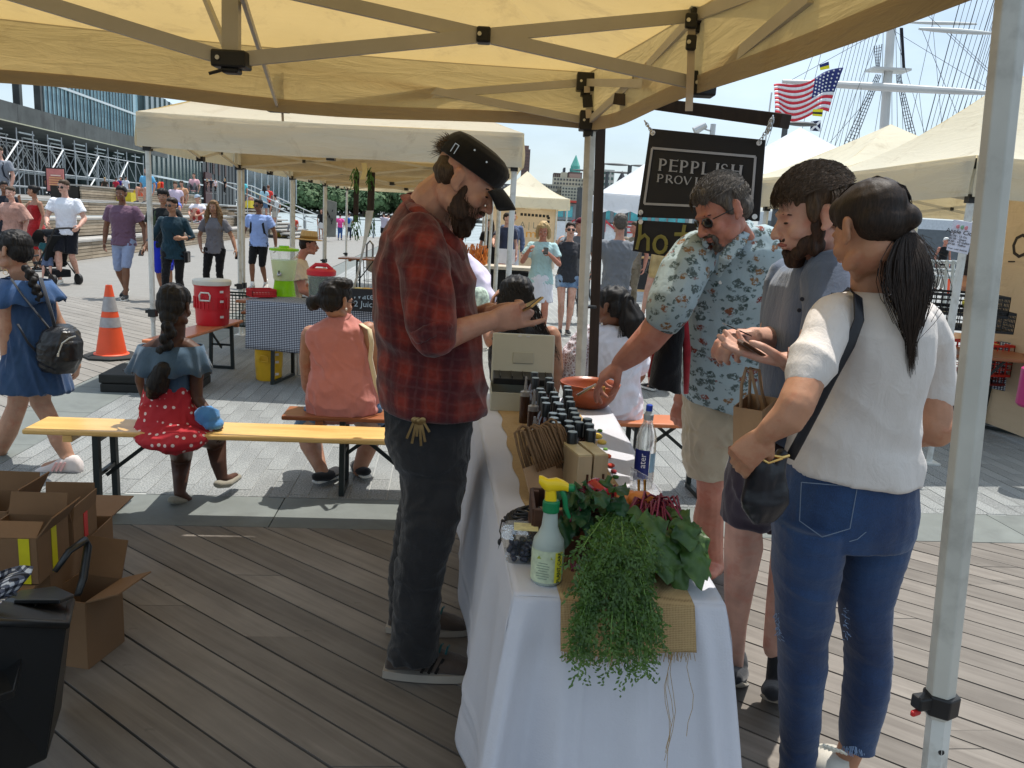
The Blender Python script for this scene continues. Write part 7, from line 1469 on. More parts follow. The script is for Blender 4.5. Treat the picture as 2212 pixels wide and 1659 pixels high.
def beer_leg(t,c,ux_,h,w,spread=.0,name='leg'):
 """folding trestle of a beer-garden bench or table: two uprights, foot bar, brace"""
 uy=V(-ux_.y,ux_.x,0)
 for s in(-1,1):MB().beam(c+uy*s*w/2+V(0,0,.01),c+uy*s*w*.46+V(0,0,h),.030,.030).build(name,M_steel,t)
 for q,z,e in((w/2+.015,.015,.03),(w*.46,h-.02,.03),(w*.48,h*.55,.02)):MB().beam(c-uy*q+V(0,0,z),c+uy*q+V(0,0,z),e,e).build('cross_bar',M_steel,t)
def beer(name,label,a,b_,h,w,mt,cat,group,th=.027,inset=.34,brace=1,planks=1):
 """a, b_: middle of the two ends on the ground"""
 a,b_=Vector(a),Vector(b_);d=(b_-a).normalized();n_=V(-d.y,d.x,0);R=Matrix((d,n_,V(0,0,1))).transposed();L_=(b_-a).length;t=thing(name,label,cat,(a+b_)/2,group)
 for k in range(planks):
  pw_=w/planks;b=MB();c=(a+b_)/2+n_*(pw_*(k+.5)-w/2)+V(0,0,h-th/2);b.box((0,0,0),(L_,pw_-(.004 if planks>1 else 0),th));o=b.build('seat_board' if h<.6 else 'top_board',mt,None,bevel=.008);o.location=c-Vector(ORG[t.name]);o.rotation_euler[2]=math.atan2(d.y,d.x);o.parent=t
 for f,s in((a+d*inset,1),(b_-d*inset,-1)):
  beer_leg(t,f,d,h-th,w*.86)
  MB().box(f-d*s*.13+V(0,0,h-th-.017),(.045,w*.96,.034),R=R).build('batten',mt,t,bevel=.003)
  if brace:MB().beam(f+V(0,0,h*.45),f+d*s*.28+V(0,0,h-th-.01),.012,.020).build('brace',M_steel,t)
 return t
A0=G(60,918,.49);
b1a,b1b=G(126,921,.49).xy.to_3d(),G(126,921,.49).xy.to_3d()+GU*2.25
b1a=V(-2.40,4.0,0);yb=beer('bench','long varnished yellow pine bench with dark folding legs at the deck edge',b1a,b1a+GU*2.28,.485,.27,M_pine,'bench',None)
bb=V(-1.62,4.60,0);beer('bench','red brown bench under the woman in the salmon blouse',V(-1.30,4.60,0),V(-1.30,4.60,0)+GU*1.30,.47,.25,M_brn,'bench','brown benches')
beer('bench','orange brown bench under the woman in white lace',V(.42,4.86,0),V(.42,4.86,0)+GU*1.1+V(0,.02,0),.47,.25,mat('orange_bench',(.50,.16,.06),.35,.1,4),'bench','brown benches')
c0=G(455,706,.47);c0.z=0
beer('bench','orange brown bench carrying the red drinks cooler',c0+V(-.02,.62,0),c0+V(-.10,-.95,0),.47,.26,MATS['orange_bench'],'bench','brown benches',inset=.25)
ta=G(505,648,.77);tb_=G(840,672,.77);ta.z=tb_.z=0;tdir=(tb_-ta).normalized();tn=V(-tdir.y,tdir.x,0)
tt=beer('table','drinks table under a small checked cloth holding the lemonade jug',ta+tn*.30,ta+tn*.30+tdir*2.1,.77,.55,M_brn,'table','beer garden tables')
def gingham(name,sc_2,axes='XZ',rot=0):
 m,n,b,o=_new(name);l=n.links.new;t=N(n,'TexCoord');mp_=N(n,'Mapping');mp_.inputs['Rotation'].default_value=(0,0,rot);l(t.outputs['Object'],mp_.inputs[0]);sp=N(n,'SeparateXYZ');l(mp_.outputs[0],sp.inputs[0]);out=[]
 for a in axes:
  w_=N(n,'Math',_operation='MULTIPLY');w_.inputs[1].default_value=sc_2;l(sp.outputs[a],w_.inputs[0]);f=N(n,'Math',_operation='FRACT');l(w_.outputs[0],f.inputs[0]);g_=N(n,'Math',_operation='GREATER_THAN');g_.inputs[1].default_value=.5;l(f.outputs[0],g_.inputs[0]);out.append(g_.outputs[0])
 ad=N(n,'Math',_operation='ADD');l(out[0],ad.inputs[0]);l(out[1],ad.inputs[1]);hf_=N(n,'Math',_operation='MULTIPLY');hf_.inputs[1].default_value=.5;l(ad.outputs[0],hf_.inputs[0])
 k=ramp(n,hf_.outputs[0],[(.2,(.62,.64,.68)),(.5,(.10,.11,.15)),(.8,(.012,.014,.022))]);l(k,b.inputs['Base Color']);b.inputs['Roughness'].default_value=.85;return m
M_ging=gingham('gingham_hanging',62,'XZ');M_gingt=gingham('gingham_top',62,'XY');M_gingb=gingham('gingham_big',48,'YZ')
def drape(label,o0,dx,dyn,w,dtop,drop,par_label=None,hem=.0,z=.775,mt=(None,None),seed=1,rip=.012):
 t=thing('tablecloth',label,'tablecloth',o0)
 b=MB();b.grid(lambda u,v:o0+dx*(w*u)+dyn*(dtop*v)+V(0,0,z+.003),20,4);b.build('top_panel',mt[1],t,True)
 b=MB();b.grid(lambda u,v:o0+dx*(w*u)-dyn*(.006+rip*v*(1+math.sin(u*w*14+seed)))+V(0,0,z+.003-drop*v*(1+.02*math.sin(u*9))),60,10);b.build('front_panel',mt[0],t,True,solid=.002);return t
drape('black and white checked cloth on the drinks table',ta+tdir*.12,tdir,tn,1.95,.5,.44,mt=(M_ging,M_gingt))
def cooler(label,c,s,body,lid,lidh=.05,tilt=0,cat='cooler',name='drinks_cooler'):
 t=thing(name,label,cat,c);b=MB();b.lathe(c,[(.155*s,.0),(.165*s,.02*s),(.17*s,.15*s),(.172*s,.16*s),(.176*s,.17*s),(.18*s,.33*s),(.178*s,.40*s),(.19*s,.42*s)],28);b.build('body',body,t,smooth=2)
 b=MB();b.lathe(c+V(0,0,.42*s),[(.192*s,0),(.196*s,.012),(.194*s,lidh*.8),(.180*s,lidh),(.02,lidh+.004)],28);b.build('lid',lid,t,smooth=2)
 b=MB();q=c+V(.0,-.185*s,.30*s);P=[q+V(x*s,-.02,z*s)for x,z in((-.05,-.03),(-.055,.02),(-.04,.05),(.04,.05),(.055,.02),(.05,-.03),(-.05,-.03))];b.tube(P,.009*s,8);b.build('handle',lid,t,True)
 for k in range(12 if s>.9 else 0):a=math.pi*(1.1+.8*k/11);MB().box(c+V(.181*s*math.cos(a),.181*s*math.sin(a),.24*s),(.008,.012,.12*s),rz=a+math.pi/2).build('rib',body,t)
 for z in(.36,.26,.10):MB().box(c+V(.145*s,-.125*s,z*s),(.035,.004,.022),rz=.85).build('sticker',fab('d8d0cc'),t)
 return t
M_cred=mat('cooler_red',(.58,.018,.03),.35,.06,4);M_cwht=mat('cooler_white',(.62,.60,.54),.4);M_cyel=mat('cooler_yellow',(.72,.42,.02),.4)
cooler('red and white drinks cooler standing on the orange brown bench',G(456,702,.47)+V(0,.04,0),.92,M_cred,M_cwht)
cooler('yellow drinks cooler on the ground beneath the checked cloth',G(568,824,0)+V(.02,.12,0),.72,M_cyel,M_cyel)
q=G(610,640,.78)+V(0,.06,0);jt=thing('drinks_dispenser','clear tapered dispenser of pale lemonade on a lime green base','dispenser',q)
M_clear=mat('clear_plastic',(.85,.88,.84),.12,0,1,trans=.5,ior=1.1,alpha=.3);M_lem=mat('lemonade',(.66,.74,.34),.2,.05,3);M_lime=mat('lime_plastic',(.36,.78,.02),.15,.05,3,trans=.35,ior=1.3)
b=MB();b.lathe(q,[(.112,.0),(.108,.02),(.092,.14),(.094,.15)],24);b.build('base',M_lime,jt,smooth=2)
b=MB();b.lathe(q,[(.093,.15),(.100,.17),(.122,.34),(.123,.345)],24);b.build('lemonade',M_lem,jt,smooth=2)
b=MB();b.lathe(q,[(.096,.15),(.103,.17),(.136,.435)],24,caps=(1,0));b.build('tank',M_clear,jt,smooth=2)
b=MB();b.lathe(q,[(.138,.432),(.141,.44),(.139,.455),(.05,.466),(.045,.48),(.01,.482)],24);b.build('lid',M_lime,jt,smooth=2)
b=MB();b.tube([q+V(-.01,-.10,.215),q+V(-.01,-.135,.215),q+V(-.01,-.15,.20)],.012,8);b.ell(q+V(-.01,-.13,.215),(.022,.008,.022));b.build('tap',M_chain,jt,True);MB().tube([q+V(-.01,-.14,.22),q+V(-.01,-.14,.25)],.007,8).build('tap_lever',M_blk,jt)
q=G(688,655,.78)+V(0,.10,0);jt=thing('drinks_dispenser','clear jar of dark green herbs with a domed red lid','dispenser',q)
M_herb=mat('herb_water',(.028,.055,.022),.2,.6,40,spec=.6);b=MB();b.lathe(q,[(.095,0),(.105,.03),(.118,.235)],24);b.build('herbs',M_herb,jt,smooth=2);b=MB();b.lathe(q,[(.100,0),(.110,.03),(.124,.26)],24,caps=(1,0));b.build('jar',M_clear,jt,smooth=2)
b=MB();b.lathe(q,[(.122,.245),(.132,.25),(.134,.29),(.120,.305),(.03,.312)],24);b.tube([q+V(-.10,0,.30),q+V(-.05,0,.342),q+V(.05,0,.342),q+V(.10,0,.30)],.014,8,k=1.3);b.build('lid',M_cred,jt,smooth=2)
q=G(790,668,.78);t=thing('chalkboard','black chalkboard with chalk lettering on the drinks table','sign',q);Rc=Rfrom(V(-.05,1,.12),V(0,-.2,1));MB().box(q+V(.02,.0,.08),(.42,.02,.20),R=Rc).build('board',M_signblk,t);M_chalk=mat('chalk',(.35,.40,.42),.9)
text_obj('Water','lettering',M_chalk,t,frame4(q+V(-.005,-.016,.115),(1,0,0),(0,.2,1)),.085,.001);text_obj('2 Juice','lettering',M_chalk,t,frame4(q+V(.0,-.024,.045),(1,0,0),(0,.2,1)),.075,.001)
q=G(775,640,.78)+V(0,.25,0);t=thing('melon_slice','slices of melon and papaya laid behind the chalkboard','fruit',q)
for k,(dx,col)in enumerate(((-.05,'e8d89a'),(.03,'e0b860'),(.12,'e07a50'),(.20,'6a9a40'))):b=MB();b.ell(q+V(dx,0,.04),(.07,.05,.03));b.build('slice',fab(col),t,True)
def crate(label,c,size,col,rz=0,name='crate',n=(8,5),group=None):
 t=thing(name,label,'crate',c,group);w,d,h=size;R=Matrix.Rotation(rz,3,'Z');m=mat('plastic_'+col,hexc(col),.5);b=MB()
 for s in(-1,1):
  for(L_,off,ax)in((w,d,0),(d,w,1)):
   def P(a,z):return c+R@(V(a,s*off/2,z)if ax==0 else V(s*off/2,a,z))
   for i in range(n[0]+1):x=-L_/2+L_*i/n[0];b.beam(P(x,0),P(x,h),.006,.006)
   for j in range(n[1]+1):z=h*j/n[1];b.beam(P(-L_/2,z),P(L_/2,z),.007,.007 if 0<j<n[1]else .02)
 b.box(c+V(0,0,.006),(w,d,.008),R=R);o=b.build('lattice',m,t);o['kind']='stuff';return t
crate('dark green plastic crate beside the red drinks cooler',G(510,700,.30),(.30,.30,.34),'0c2016',.1);crate('red plastic crate tipped behind the checked cloth',G(556,640,.80)+V(0,.12,0),(.22,.2,.05),'b81c20',.6)
b=MB();q=G(655,828,0)+V(0,.35,.02);t=thing('shopping_trolley','folded teal shopping trolley standing under the drinks table','trolley',q);MB().box(q+V(0,0,.42),(.26,.16,.40)).build('bag',mat('teal_fabric',(.02,.33,.30),.6),t,bevel=.02)
b.tube([q+V(-.12,-.1,.01),q+V(-.12,-.1,.7),q+V(.12,-.1,.7),q+V(.12,-.1,.01),q+V(-.12,-.1,.01)],.008,8);b.build('frame',M_chain,t)
pa=G(745,618,0);beer('table','dark red folding table near the far tent poles',G(735,555,.77).xy.to_3d(),G(735,555,.77).xy.to_3d()+V(2.0,.1,0),.77,.5,M_brn,'table','beer garden tables');beer('bench','dark red bench in front of the far folding table',G(828,590,.47).xy.to_3d(),G(828,590,.47).xy.to_3d()+V(1.9,.1,0),.47,.25,M_brn,'bench','brown benches')
beer('bench','red brown bench under the man in the straw hat',V(-3.05,9.1,0),V(-1.9,9.3,0),.47,.25,M_brn,'bench','brown benches')
q=G(812,640,0);t=thing('wire_basket','tall wire basket hung with a pale cloth by the far benches','basket',q);b=MB()
for k in range(12):a=k*math.pi/6;b.tube([q+V(.22*math.cos(a),.22*math.sin(a),.05),q+V(.27*math.cos(a),.27*math.sin(a),.75)],.005,5)
for z in(.05,.3,.55,.75):b.tube([q+V(.25*math.cos(a),.25*math.sin(a),z)for a in[i*.5236 for i in range(13)]],.005,5)
b.build('wire',mat('wire',(.2,.2,.2),.4,metal=.8),t);b=MB();b.tube([q+V(-.2,0,.75),q+V(-.2,0,1.0),q+V(-.14,0,1.07),q+V(-.08,0,1.0),q+V(-.08,0,.75)],.02,8);b.build('handle',MATS['wire'],t);b=MB();b.grid(lambda u,v:q+V(-.16+.42*u,-.25-.03*math.sin(u*9),.78-.34*v*(1-.5*abs(u-.5))),10,6);b.build('cloth',fab('a89c90'),t,True)
def straw(label,hp,R,s):
 t=thing('straw_hat',label,'hat',hp);m=wood_mat('straw',(.42,.28,.12),(.66,.48,.24),.7,2,3.0,.05,.1);b=MB();b.lathe(hp,[(.15,.055),(.152,.060),(.095,.068),(.090,.13),(.082,.155),(.02,.150)],24,R,caps=(0,1));b.build('crown',m,t,smooth=2,solid=.004);b=MB();b.lathe(hp,[(.097,.070),(.096,.10)],24,R,caps=(0,0));b.build('hat_band',fab('8a6a34'),t,True,solid=.003)
straw('woven straw hat worn by the seated man in the pale polo shirt',PH['hp']+PH['hrot']@V(0,0,.0),PH['hrot'],1)
for x,y0,y1,Y in((768,372,480,8.6),(800,372,470,8.6)):
 t=thing('banner_post','dark wooden lath tied with greenery under the far canopy, '+('left one' if x==768 else 'right one'),'post',D(x,y1,Y));MB().beam(D(x+3,y0,Y),D(x,y1,Y),.05 if x==768 else .07,.02,up=(0,1,0)).build('lath',M_dkwood,t)
 b=MB();r=random.Random(int(x))
 for k in range(60):p=D(x+r.uniform(-8,8),r.choice((y0+4,y1))+r.uniform(-16,26),Y-.04);b.beam(p,p+V(r.uniform(-.03,.03),0,r.uniform(-.10,-.02)),.008,.002,up=(0,1,0))
 o=b.build('greenery',mat('stem_green',(.06,.16,.03),.6),t);o['kind']='stuff'
t=thing('ribbon','long pale twisted plastic strip hanging diagonally from the far canopy','strip',D(800,470,8.5));b=MB();b.grid(lambda u,v:D(798-22*v-24*v*v+(u-.5)*16*(.6+.4*math.cos(v*5)),455+205*v,8.5)+V(0,.03*math.sin(v*8+u*2),0),4,16);b.build('strip',mat('milky_plastic',(.52,.50,.46),.3),t,True)
t=thing('paper_strip','torn cream paper strip hanging from the canopy bracket','strip',D(785,370,8.4));b=MB();b.grid(lambda u,v:D(780+11*u+3*math.sin(v*4),352+36*v,8.4),3,6);b.build('strip',fab('d8c894'),t,True)
t=thing('sandwich_board','weathered grey board with dark brush lettering near the pier railing','sign',D(712,510,44));b=MB();Pq=[D(702,430,44),D(726,437,43.6),D(724,512,43.6),D(700,512,44)];board(Pq,.06,'board',mat('weathered_board',(.17,.165,.14),.8,.3,1.5),t)
b=MB();r=random.Random(8)
for k in range(10):p=D(706+r.uniform(0,14),446+r.uniform(0,14)+(k%3)*9,43.5);b.beam(p,p+V(r.uniform(-.1,.15),0,r.uniform(-.3,-.1)),.05,.01,up=(0,1,0))
b.build('brush_marks',mat('brush_black',(.02,.02,.02),.8),t)
q=G(231,775,0)+V(0,.1,0);t=thing('traffic_cone','orange traffic cone with two silver bands on a black base','cone',q)
M_org=mat('cone_orange',(.80,.09,.025),.5,.06,5);M_refl=mat('reflective_band',(.34,.33,.34),.35,.1,30);M_rub=mat('black_rubber',(.018,.018,.017),.8)
def cr_(z):return .150-.118*(z/.70)
for z0,z1,m in((0,.285,M_org),(.285,.385,M_refl),(.385,.445,M_org),(.445,.595,M_refl),(.595,.70,M_org)):
 dz=0.002 if m is M_refl else 0;MB().lathe(q+V(0,0,.035),[(cr_(z0)+dz,z0),(cr_(z1)+dz,z1)],28,caps=(0,0)).build('band' if m is M_refl else 'cone_body',m,t,True)
MB().lathe(q+V(0,0,.03),[(.175,0),(.168,.015),(.150,.018)],28,caps=(0,0)).build('skirt',M_org,t,True);MB().lathe(q+V(0,0,.735),[(.032,0),(.030,.012),(.02,.0125)],20,caps=(0,0)).build('tip',M_org,t)
b=MB();b.lathe(q,[(.27,0),(.275,.02),(.25,.035),(.15,.04)],8,Matrix.Rotation(math.pi/8,3,'Z'));b.build('base',M_rub,t,bevel=.004)
def weight(label,c,rz):
 t=thing('tent_weight',label,'weight',c);R=Matrix.Rotation(rz,3,'Z')
 for k,(z,s)in enumerate(((.035,1),(.115,1.02))):MB().box(c+V(0,0,z),(.78*s,.55*s,.075),R=R).build('plate',M_rub,t,bevel=.012)
 MB().box(c+R@V(-.2,-.05,.155),(.14,.05,.006),R=R).build('grip_slot',M_blk,t)
weight('stacked black rubber tent weight around the left pole',G(292,845,0)+V(.1,.22,0),.12);weight('black rubber tent weight at the cider stall',G(2072,905,0)+V(0,.2,0),.3)
q=G(1388,655,0);t=thing('chalkboard','blank chalkboard easel with a pale wood frame behind the lower hanging sign','sign',q);M_fr=mat('pale_pine',(.55,.34,.14),.5)
Y=q.y;xa,xb=D(1357,560,Y).x,D(1424,560,Y).x;zt,zb=D(1390,556,Y).z,D(1390,628,Y).z
MB().box(V((xa+xb)/2,Y,(zt+zb)/2),(xb-xa,.02,zt-zb)).build('board',M_signblk,t)
for a,e in((V(xa,Y-.02,zt),V(xb,Y-.02,zt)),(V(xa,Y-.02,zb),V(xb,Y-.02,zb)),(V(xa,Y-.03,zt),V(xa,Y-.03,0)),(V(xb,Y-.03,zt),V(xb,Y-.03,0)),(V(xb-.15,Y+.25,.5),V(xb-.15,Y+.3,0))):MB().beam(a,e,.045,.02,up=(0,1,0)).build('frame_bar',M_fr,t)
q=G(1250,655,0);t=thing('bicycle','dark bicycle leaning near the pale pole behind the two women','bicycle',q)
for dx in(0,1.02):b=MB();c=q+V(dx*.35,dx*.9,.34);P=[c+V(.33*.35*math.cos(a),.33*.93*math.cos(a),.33*math.sin(a))for a in[i*.3142 for i in range(21)]];b.tube(P,.018,6);b.build('wheel',M_blk,t)
b=MB();bx=lambda s,z:q+V(s*.35,s*.93,z)
for a,e in((bx(0,.34),bx(.45,.30)),(bx(.45,.30),bx(.38,.85)),(bx(.45,.30),bx(.92,.80)),(bx(.38,.80),bx(.90,.88)),(bx(1.0,.34),bx(.90,.98)),(bx(0,.34),bx(.39,.80))):b.tube([a,e],.014,6)
b.build('frame',mat('bike_frame',(.05,.07,.06),.4),t);MB().tube([bx(.9,1.0)+V(-.25,.08,0),bx(.9,1.0)+V(.25,-.08,0)],.013,6).build('handlebar',M_blk,t);MB().ell(bx(.36,.90),(.06,.13,.03)).build('saddle',M_blk,t)
q=G(1050,575,.8);t=thing('stall_table','stall table of orange flowers and cards behind the tent poles','table',q);MB().box(q,(1.6,.7,.05)).build('table_top',fab('b8b0a0'),t);MB().box(q-V(0,0,.3),(1.5,.6,.5)).build('skirt',fab('1c1c1e'),t)
b=MB();r=random.Random(2)
for k in range(90):p=q+V(r.uniform(-.5,.0),r.uniform(-.3,.2),.03);b.tube([p,p+V(r.uniform(-.08,.08),0,r.uniform(.1,.35))],.012,4)
o=b.build('orange_flowers',mat('orange_flower',(.60,.20,.04),.7,.4,20),t);o['kind']='stuff';MB().box(q+V(.35,-.2,.2),(.3,.02,.25)).build('price_card',fab('dcdce4'),t)
q=G(1076,640,0);t=thing('dog','tan dog on a lead beside the flower stall','dog',q);b=MB();b.tube([q+V(-.05,0,.42),q+V(.18,0,.44),q+V(.42,.0,.42)],[.10,.12,.10],12,dome=True);b.tube([q+V(-.08,0,.46),q+V(-.20,0,.60)],[.07,.06],10,dome=True);b.ell(q+V(-.25,0,.64),(.09,.06,.065));b.tube([q+V(-.28,0,.63),q+V(-.38,0,.60)],[.04,.028],8,dome=True)
for x in(-.05,.38):
 for y in(-.06,.06):b.tube([q+V(x,y,.40),q+V(x+(.03 if x>0 else 0),y,.2),q+V(x,y,.02)],[.05,.03,.026],8,dome=True)
b.tube([q+V(.48,0,.45),q+V(.60,0,.35),q+V(.64,0,.22)],[.03,.022,.012],8,dome=True);b.ell(q+V(-.22,.04,.71),(.02,.012,.035));b.ell(q+V(-.22,-.04,.71),(.02,.012,.035));organic(b,'body',fab('8a6440'),t,.014,2)
t=thing('bundle','bundle of white sheets and printed bags between the plaid shirt and the black haired woman','bundle',D(1040,620,6.0));b=MB();b.tube([D(1012,560,6),D(1030,590,6),D(1040,640,6),D(1036,690,6)],[.05,.12,.17,.12],14,k=.6,dome=True);organic(b,'sheet',fab('cfc6da'),t,.012,1,cloth(.02,9,(1,1,1),3));b=MB();b.tube([D(1036,640,5.8),D(1038,665,5.8)],[.07,.07],10,dome=True);organic(b,'printed_bag',mat('printed_bag',(.45,.55,.45),.6,.6,40),t,.012,1)
q1=G(2140,742,.77);t=thing('stall_table','cider stall table with a checked cloth and black legs at the right edge','table',q1)
Ya=q1.y;L0,L1=D(2118,734,Ya),D(2330,772,Ya-.55);dd=(L1-L0);dd.z=0;dd.normalize();nn_=V(-dd.y,dd.x,0)
MB().box(L0.lerp(L1,.5)+nn_*.3-V(0,0,.015),(1.6,.6,.03),R=Matrix((dd,nn_,V(0,0,1))).transposed()).build('table_top',mat('table_orange',(.55,.27,.08),.4),t,bevel=.006)
drape('checked cloth hanging from the cider table at the right edge',V(L0.x,L0.y,0)+dd*.16,dd,nn_,1.3,.5,.42,z=L0.z+.005,mt=(M_ging,M_gingt));g0=D(2150,905,Ya);g0.z=0
for dx in(0,.5):MB().beam(V(L0.x,L0.y,0)+dd*(.1)+nn_*(.05+dx),V(L0.x,L0.y,L0.z)+dd*.14+nn_*(.05+dx),.035,.035).build('leg',M_steel,t)
MB().beam(V(L0.x,L0.y,.02)+dd*.1+nn_*.05,V(L0.x,L0.y,.02)+dd*.1+nn_*.55,.03,.03).build('foot_bar',M_steel,t);MB().beam(V(L0.x,L0.y,.02)+dd*.1+nn_*.05,V(L0.x,L0.y,.02)+dd*.9+nn_*.05,.03,.03).build('foot_bar',M_steel,t)
t=thing('air_heater','cream louvred heater box standing on the checked cider table','heater',D(2200,690,Ya));P0,P1=D(2176,722,Ya+.1),D(2290,740,Ya-.2);hz=(D(2176,625,Ya+.1)-P0).z;d2=(P1-P0);d2.z=0;d2n=d2.normalized();R2=Matrix((d2n,V(-d2n.y,d2n.x,0),V(0,0,1))).transposed()
MB().box(P0+d2*.5+V(0,.15,hz/2),(d2.length,.25,hz),R=R2).build('case',fab('a8a884'),t,bevel=.01)
for k in range(14):MB().box(P0+d2*.5+V(0,-.0,.03+k*(hz-.05)/13)+V(0,.15-.135,0),(d2.length*.94,.02,.010),R=R2).build('louvre',fab('cfcfb0'),t)
t=thing('cardboard_box','cardboard box with a dark stripe stacked on the cream heater','box',D(2200,600,Ya));MB().box(P0+d2*.5+V(.02,.15,hz+.16),(d2.length*.95,.3,.30),R=R2).build('carton',mat('carton_tan',(.34,.22,.09),.8),t,bevel=.004);MB().box(P0+d2*.5+V(.02,.145,hz+.035),(d2.length*.96,.302,.05),R=R2).build('stripe',fab('4a2420'),t)
sw_=thing('side_wall','cream tent wall with brown serif lettering behind the cider stall','wall',V(5.5,7.6,0));a,e=D(2150,500,7.6),D(2330,510,6.6);b=MB();b.grid(lambda u,v:V(a.x*(1-u)+e.x*u,a.y*(1-u)+e.y*u+.02*math.sin(u*14),2.15-2.1*v),20,4);b.build('canvas',M_wall,sw_,True)
M_brnt=mat('brown_letter',(.03,.022,.018),.8);wd=(e-a);wd.z=0;text_obj('Orchard','lettering',M_brnt,sw_,frame4(D(2184,533,7.35),wd,(0,0,1)),.30,.002,'LEFT');MB().beam(D(2178,565,7.35),D(2290,566,6.8),.012,.004,up=(0,1,0)).build('underline',M_brnt,sw_)
t=thing('price_sign','white Apple Cider price card tilted on the tent pole','sign',D(2077,510,5.75));Pq=[D(2060,474,5.8),D(2107,482,5.7),D(2090,550,5.7),D(2044,540,5.8)];_,sn3=board(Pq,.004,'card',mat('card_white',(.62,.62,.70),.4),t)
if sn3.y>0:sn3=-sn3
xx=Pq[1]-Pq[0];zz=Pq[0]-Pq[3]
def onc(u,v):return Pq[0].lerp(Pq[1],u).lerp(Pq[3].lerp(Pq[2],u),v)+sn3*.003
for s_t,u,v,z_ in(('Apple Cider',.52,.36,.042),('$2.50 - 12 Oz.',.40,.50,.020),('$3.50 - Quart',.40,.59,.020),('$5.00 - 1/2 Gallon',.46,.68,.020),('$7.00 - Gallon',.42,.77,.020),('Fresh  Local  Seasonal',.5,.91,.014)):text_obj(s_t,'lettering',M_brnt,t,frame4(onc(u,v),xx,zz),z_,.0006)
for u,c_ in((.3,'d8868c'),(.5,'86b090'),(.68,'d8868c')):MB().ell(onc(u,.20),(.016,.003,.014)).build('print',fab(c_),t)
t=beer('table','dark trestle table of bread crates under the cider canopy',D(2010,720,7.0).xy.to_3d(),D(2010,720,7.0).xy.to_3d()+V(1.7,-.4,0),.74,.6,M_brn,'table','beer garden tables')
for k,(x,y)in enumerate(((2062,705),(2050,672))):crate(('lower' if k==0 else 'upper')+' black bread crate on the trestle table under the cider canopy',D(x,y,6.85),(.72,.5,.15),'08080a',-.2,'bread_crate',(16,4),'black bread crates')
b=MB();b.ell(D(2095,655,6.8),(.06,.06,.045));tag(b.build('lemon',mat('lemon_skin',(.72,.60,.06),.4),None,True),'round yellow squash in the black bread crate','squash')
for k,(x,y,Y)in enumerate(((2118,780,7.2),(2150,800,7.3))):crate('red milk crate under the cider table, '+('nearer the thick pole' if k==0 else 'nearer the right edge'),D(x,y,Y)-V(0,0,.1),(.34,.34,.26),'c02a1c' if k==0 else '6a1414',.2,'milk_crate',(6,5),'red milk crates')
t=thing('water_jug','dark pink plastic jug under the checked cloth at the right edge','jug',D(2232,860,5.6));b=MB();b.lathe(D(2235,880,5.5),[(.10,0),(.12,.02),(.12,.26),(.05,.32)],16);b.build('jug_body',mat('pink_plastic',(.40,.02,.14),.35),t,smooth=2)
rl=thing('railing','low grey pipe railing beyond the black bread crates','railing',D(2060,600,13))
for y,xs in((564,(1990,2150)),(582,(1990,2150)),(596,(1985,2150))):MB().tube([D(xs[0],y,13.5),D(xs[1],y+6,12.5)],.028,8).build('rail',M_rail,rl)
for x in(1998,2014,2046,2060,2100,2130):MB().tube([D(x,562,13),D(x-8,680,13)],.028,8).build('rail_post',M_rail,rl)
b=MB();b.lathe(D(2052,600,27)-V(0,0,.9),[(.2,0),(.05,.9)],12);tag(b.build('traffic_cone',M_org,None),'small orange cone beside the white haired woman','cone')
tz=.765
T0,T1,T2_,T3=G(1110,1292,tz),G(1566,1312,tz),G(1322,893,tz),G(1030,890,tz)
T2_=T1+(T2_-T1).normalized()*2.2;T3=T0+(T3-T0).normalized()*2.22
tb0=thing('table','long folding table under the white cloth with steel legs','table',((T0+T2_)/2).xy.to_3d())
def tp(u,v,z=None):p=T0.lerp(T1,u).lerp(T3.lerp(T2_,u),v);p.z=tz if z is None else z;return p
b=MB();b.add([tp(.01,.005,tz-.012),tp(.99,.005,tz-.012),tp(.99,.995,tz-.012),tp(.01,.995,tz-.012)]+[tp(.01,.005,tz-.04),tp(.99,.005,tz-.04),tp(.99,.995,tz-.04),tp(.01,.995,tz-.04)],[(0,1,2,3),(7,6,5,4),(0,4,5,1),(1,5,6,2),(2,6,7,3),(3,7,4,0)]);b.build('top_board',M_brn,tb0)
for v in(.16,.80):
 for u in(.08,.92):MB().beam(tp(u,v,.0),tp(u,v,tz-.04),.03,.03).build('leg',M_steel,tb0)
 MB().beam(tp(.05,v,.015),tp(.95,v,.015),.03,.03).build('foot_bar',M_steel,tb0)
def cloth_white():
 m,n,b,o=_new('white_damask');l=n.links.new;f=noise(n,coords(n),2.0,5,.6);k=ramp(n,f,[(.3,(.62,.62,.67)),(.7,(.70,.70,.75))]);l(k,b.inputs['Base Color']);b.inputs['Roughness'].default_value=.8;b.inputs['Sheen Weight'].default_value=.15;b.inputs['Specular IOR Level'].default_value=.2
 v=N(n,'TexVoronoi',Scale=170,Randomness=.6);l(coords(n),v.inputs[0]);a=noise(n,coords(n),14,5,.6);mm=N(n,'Math',_operation='MULTIPLY_ADD');l(a,mm.inputs[0]);mm.inputs[1].default_value=4.5;l(v.outputs['Distance'],mm.inputs[2]);bump(n,b,mm.outputs[0],.22,.003)
 tr=N(n,'BsdfTranslucent');tr.inputs[0].default_value=(.6,.6,.66,1);ms=N(n,'MixShader');ms.inputs[0].default_value=.22;l(b.outputs[0],ms.inputs[1]);l(tr.outputs[0],ms.inputs[2]);l(ms.outputs[0],o.inputs[0]);return m
M_cl=cloth_white()
cl=MB();NU,NV=30,90;zt_=tz+.006
cl.grid(lambda u,v:tp(u,v,zt_+.0012*math.sin(u*13+v*40)+.0015*math.sin(v*23)),NU,NV)
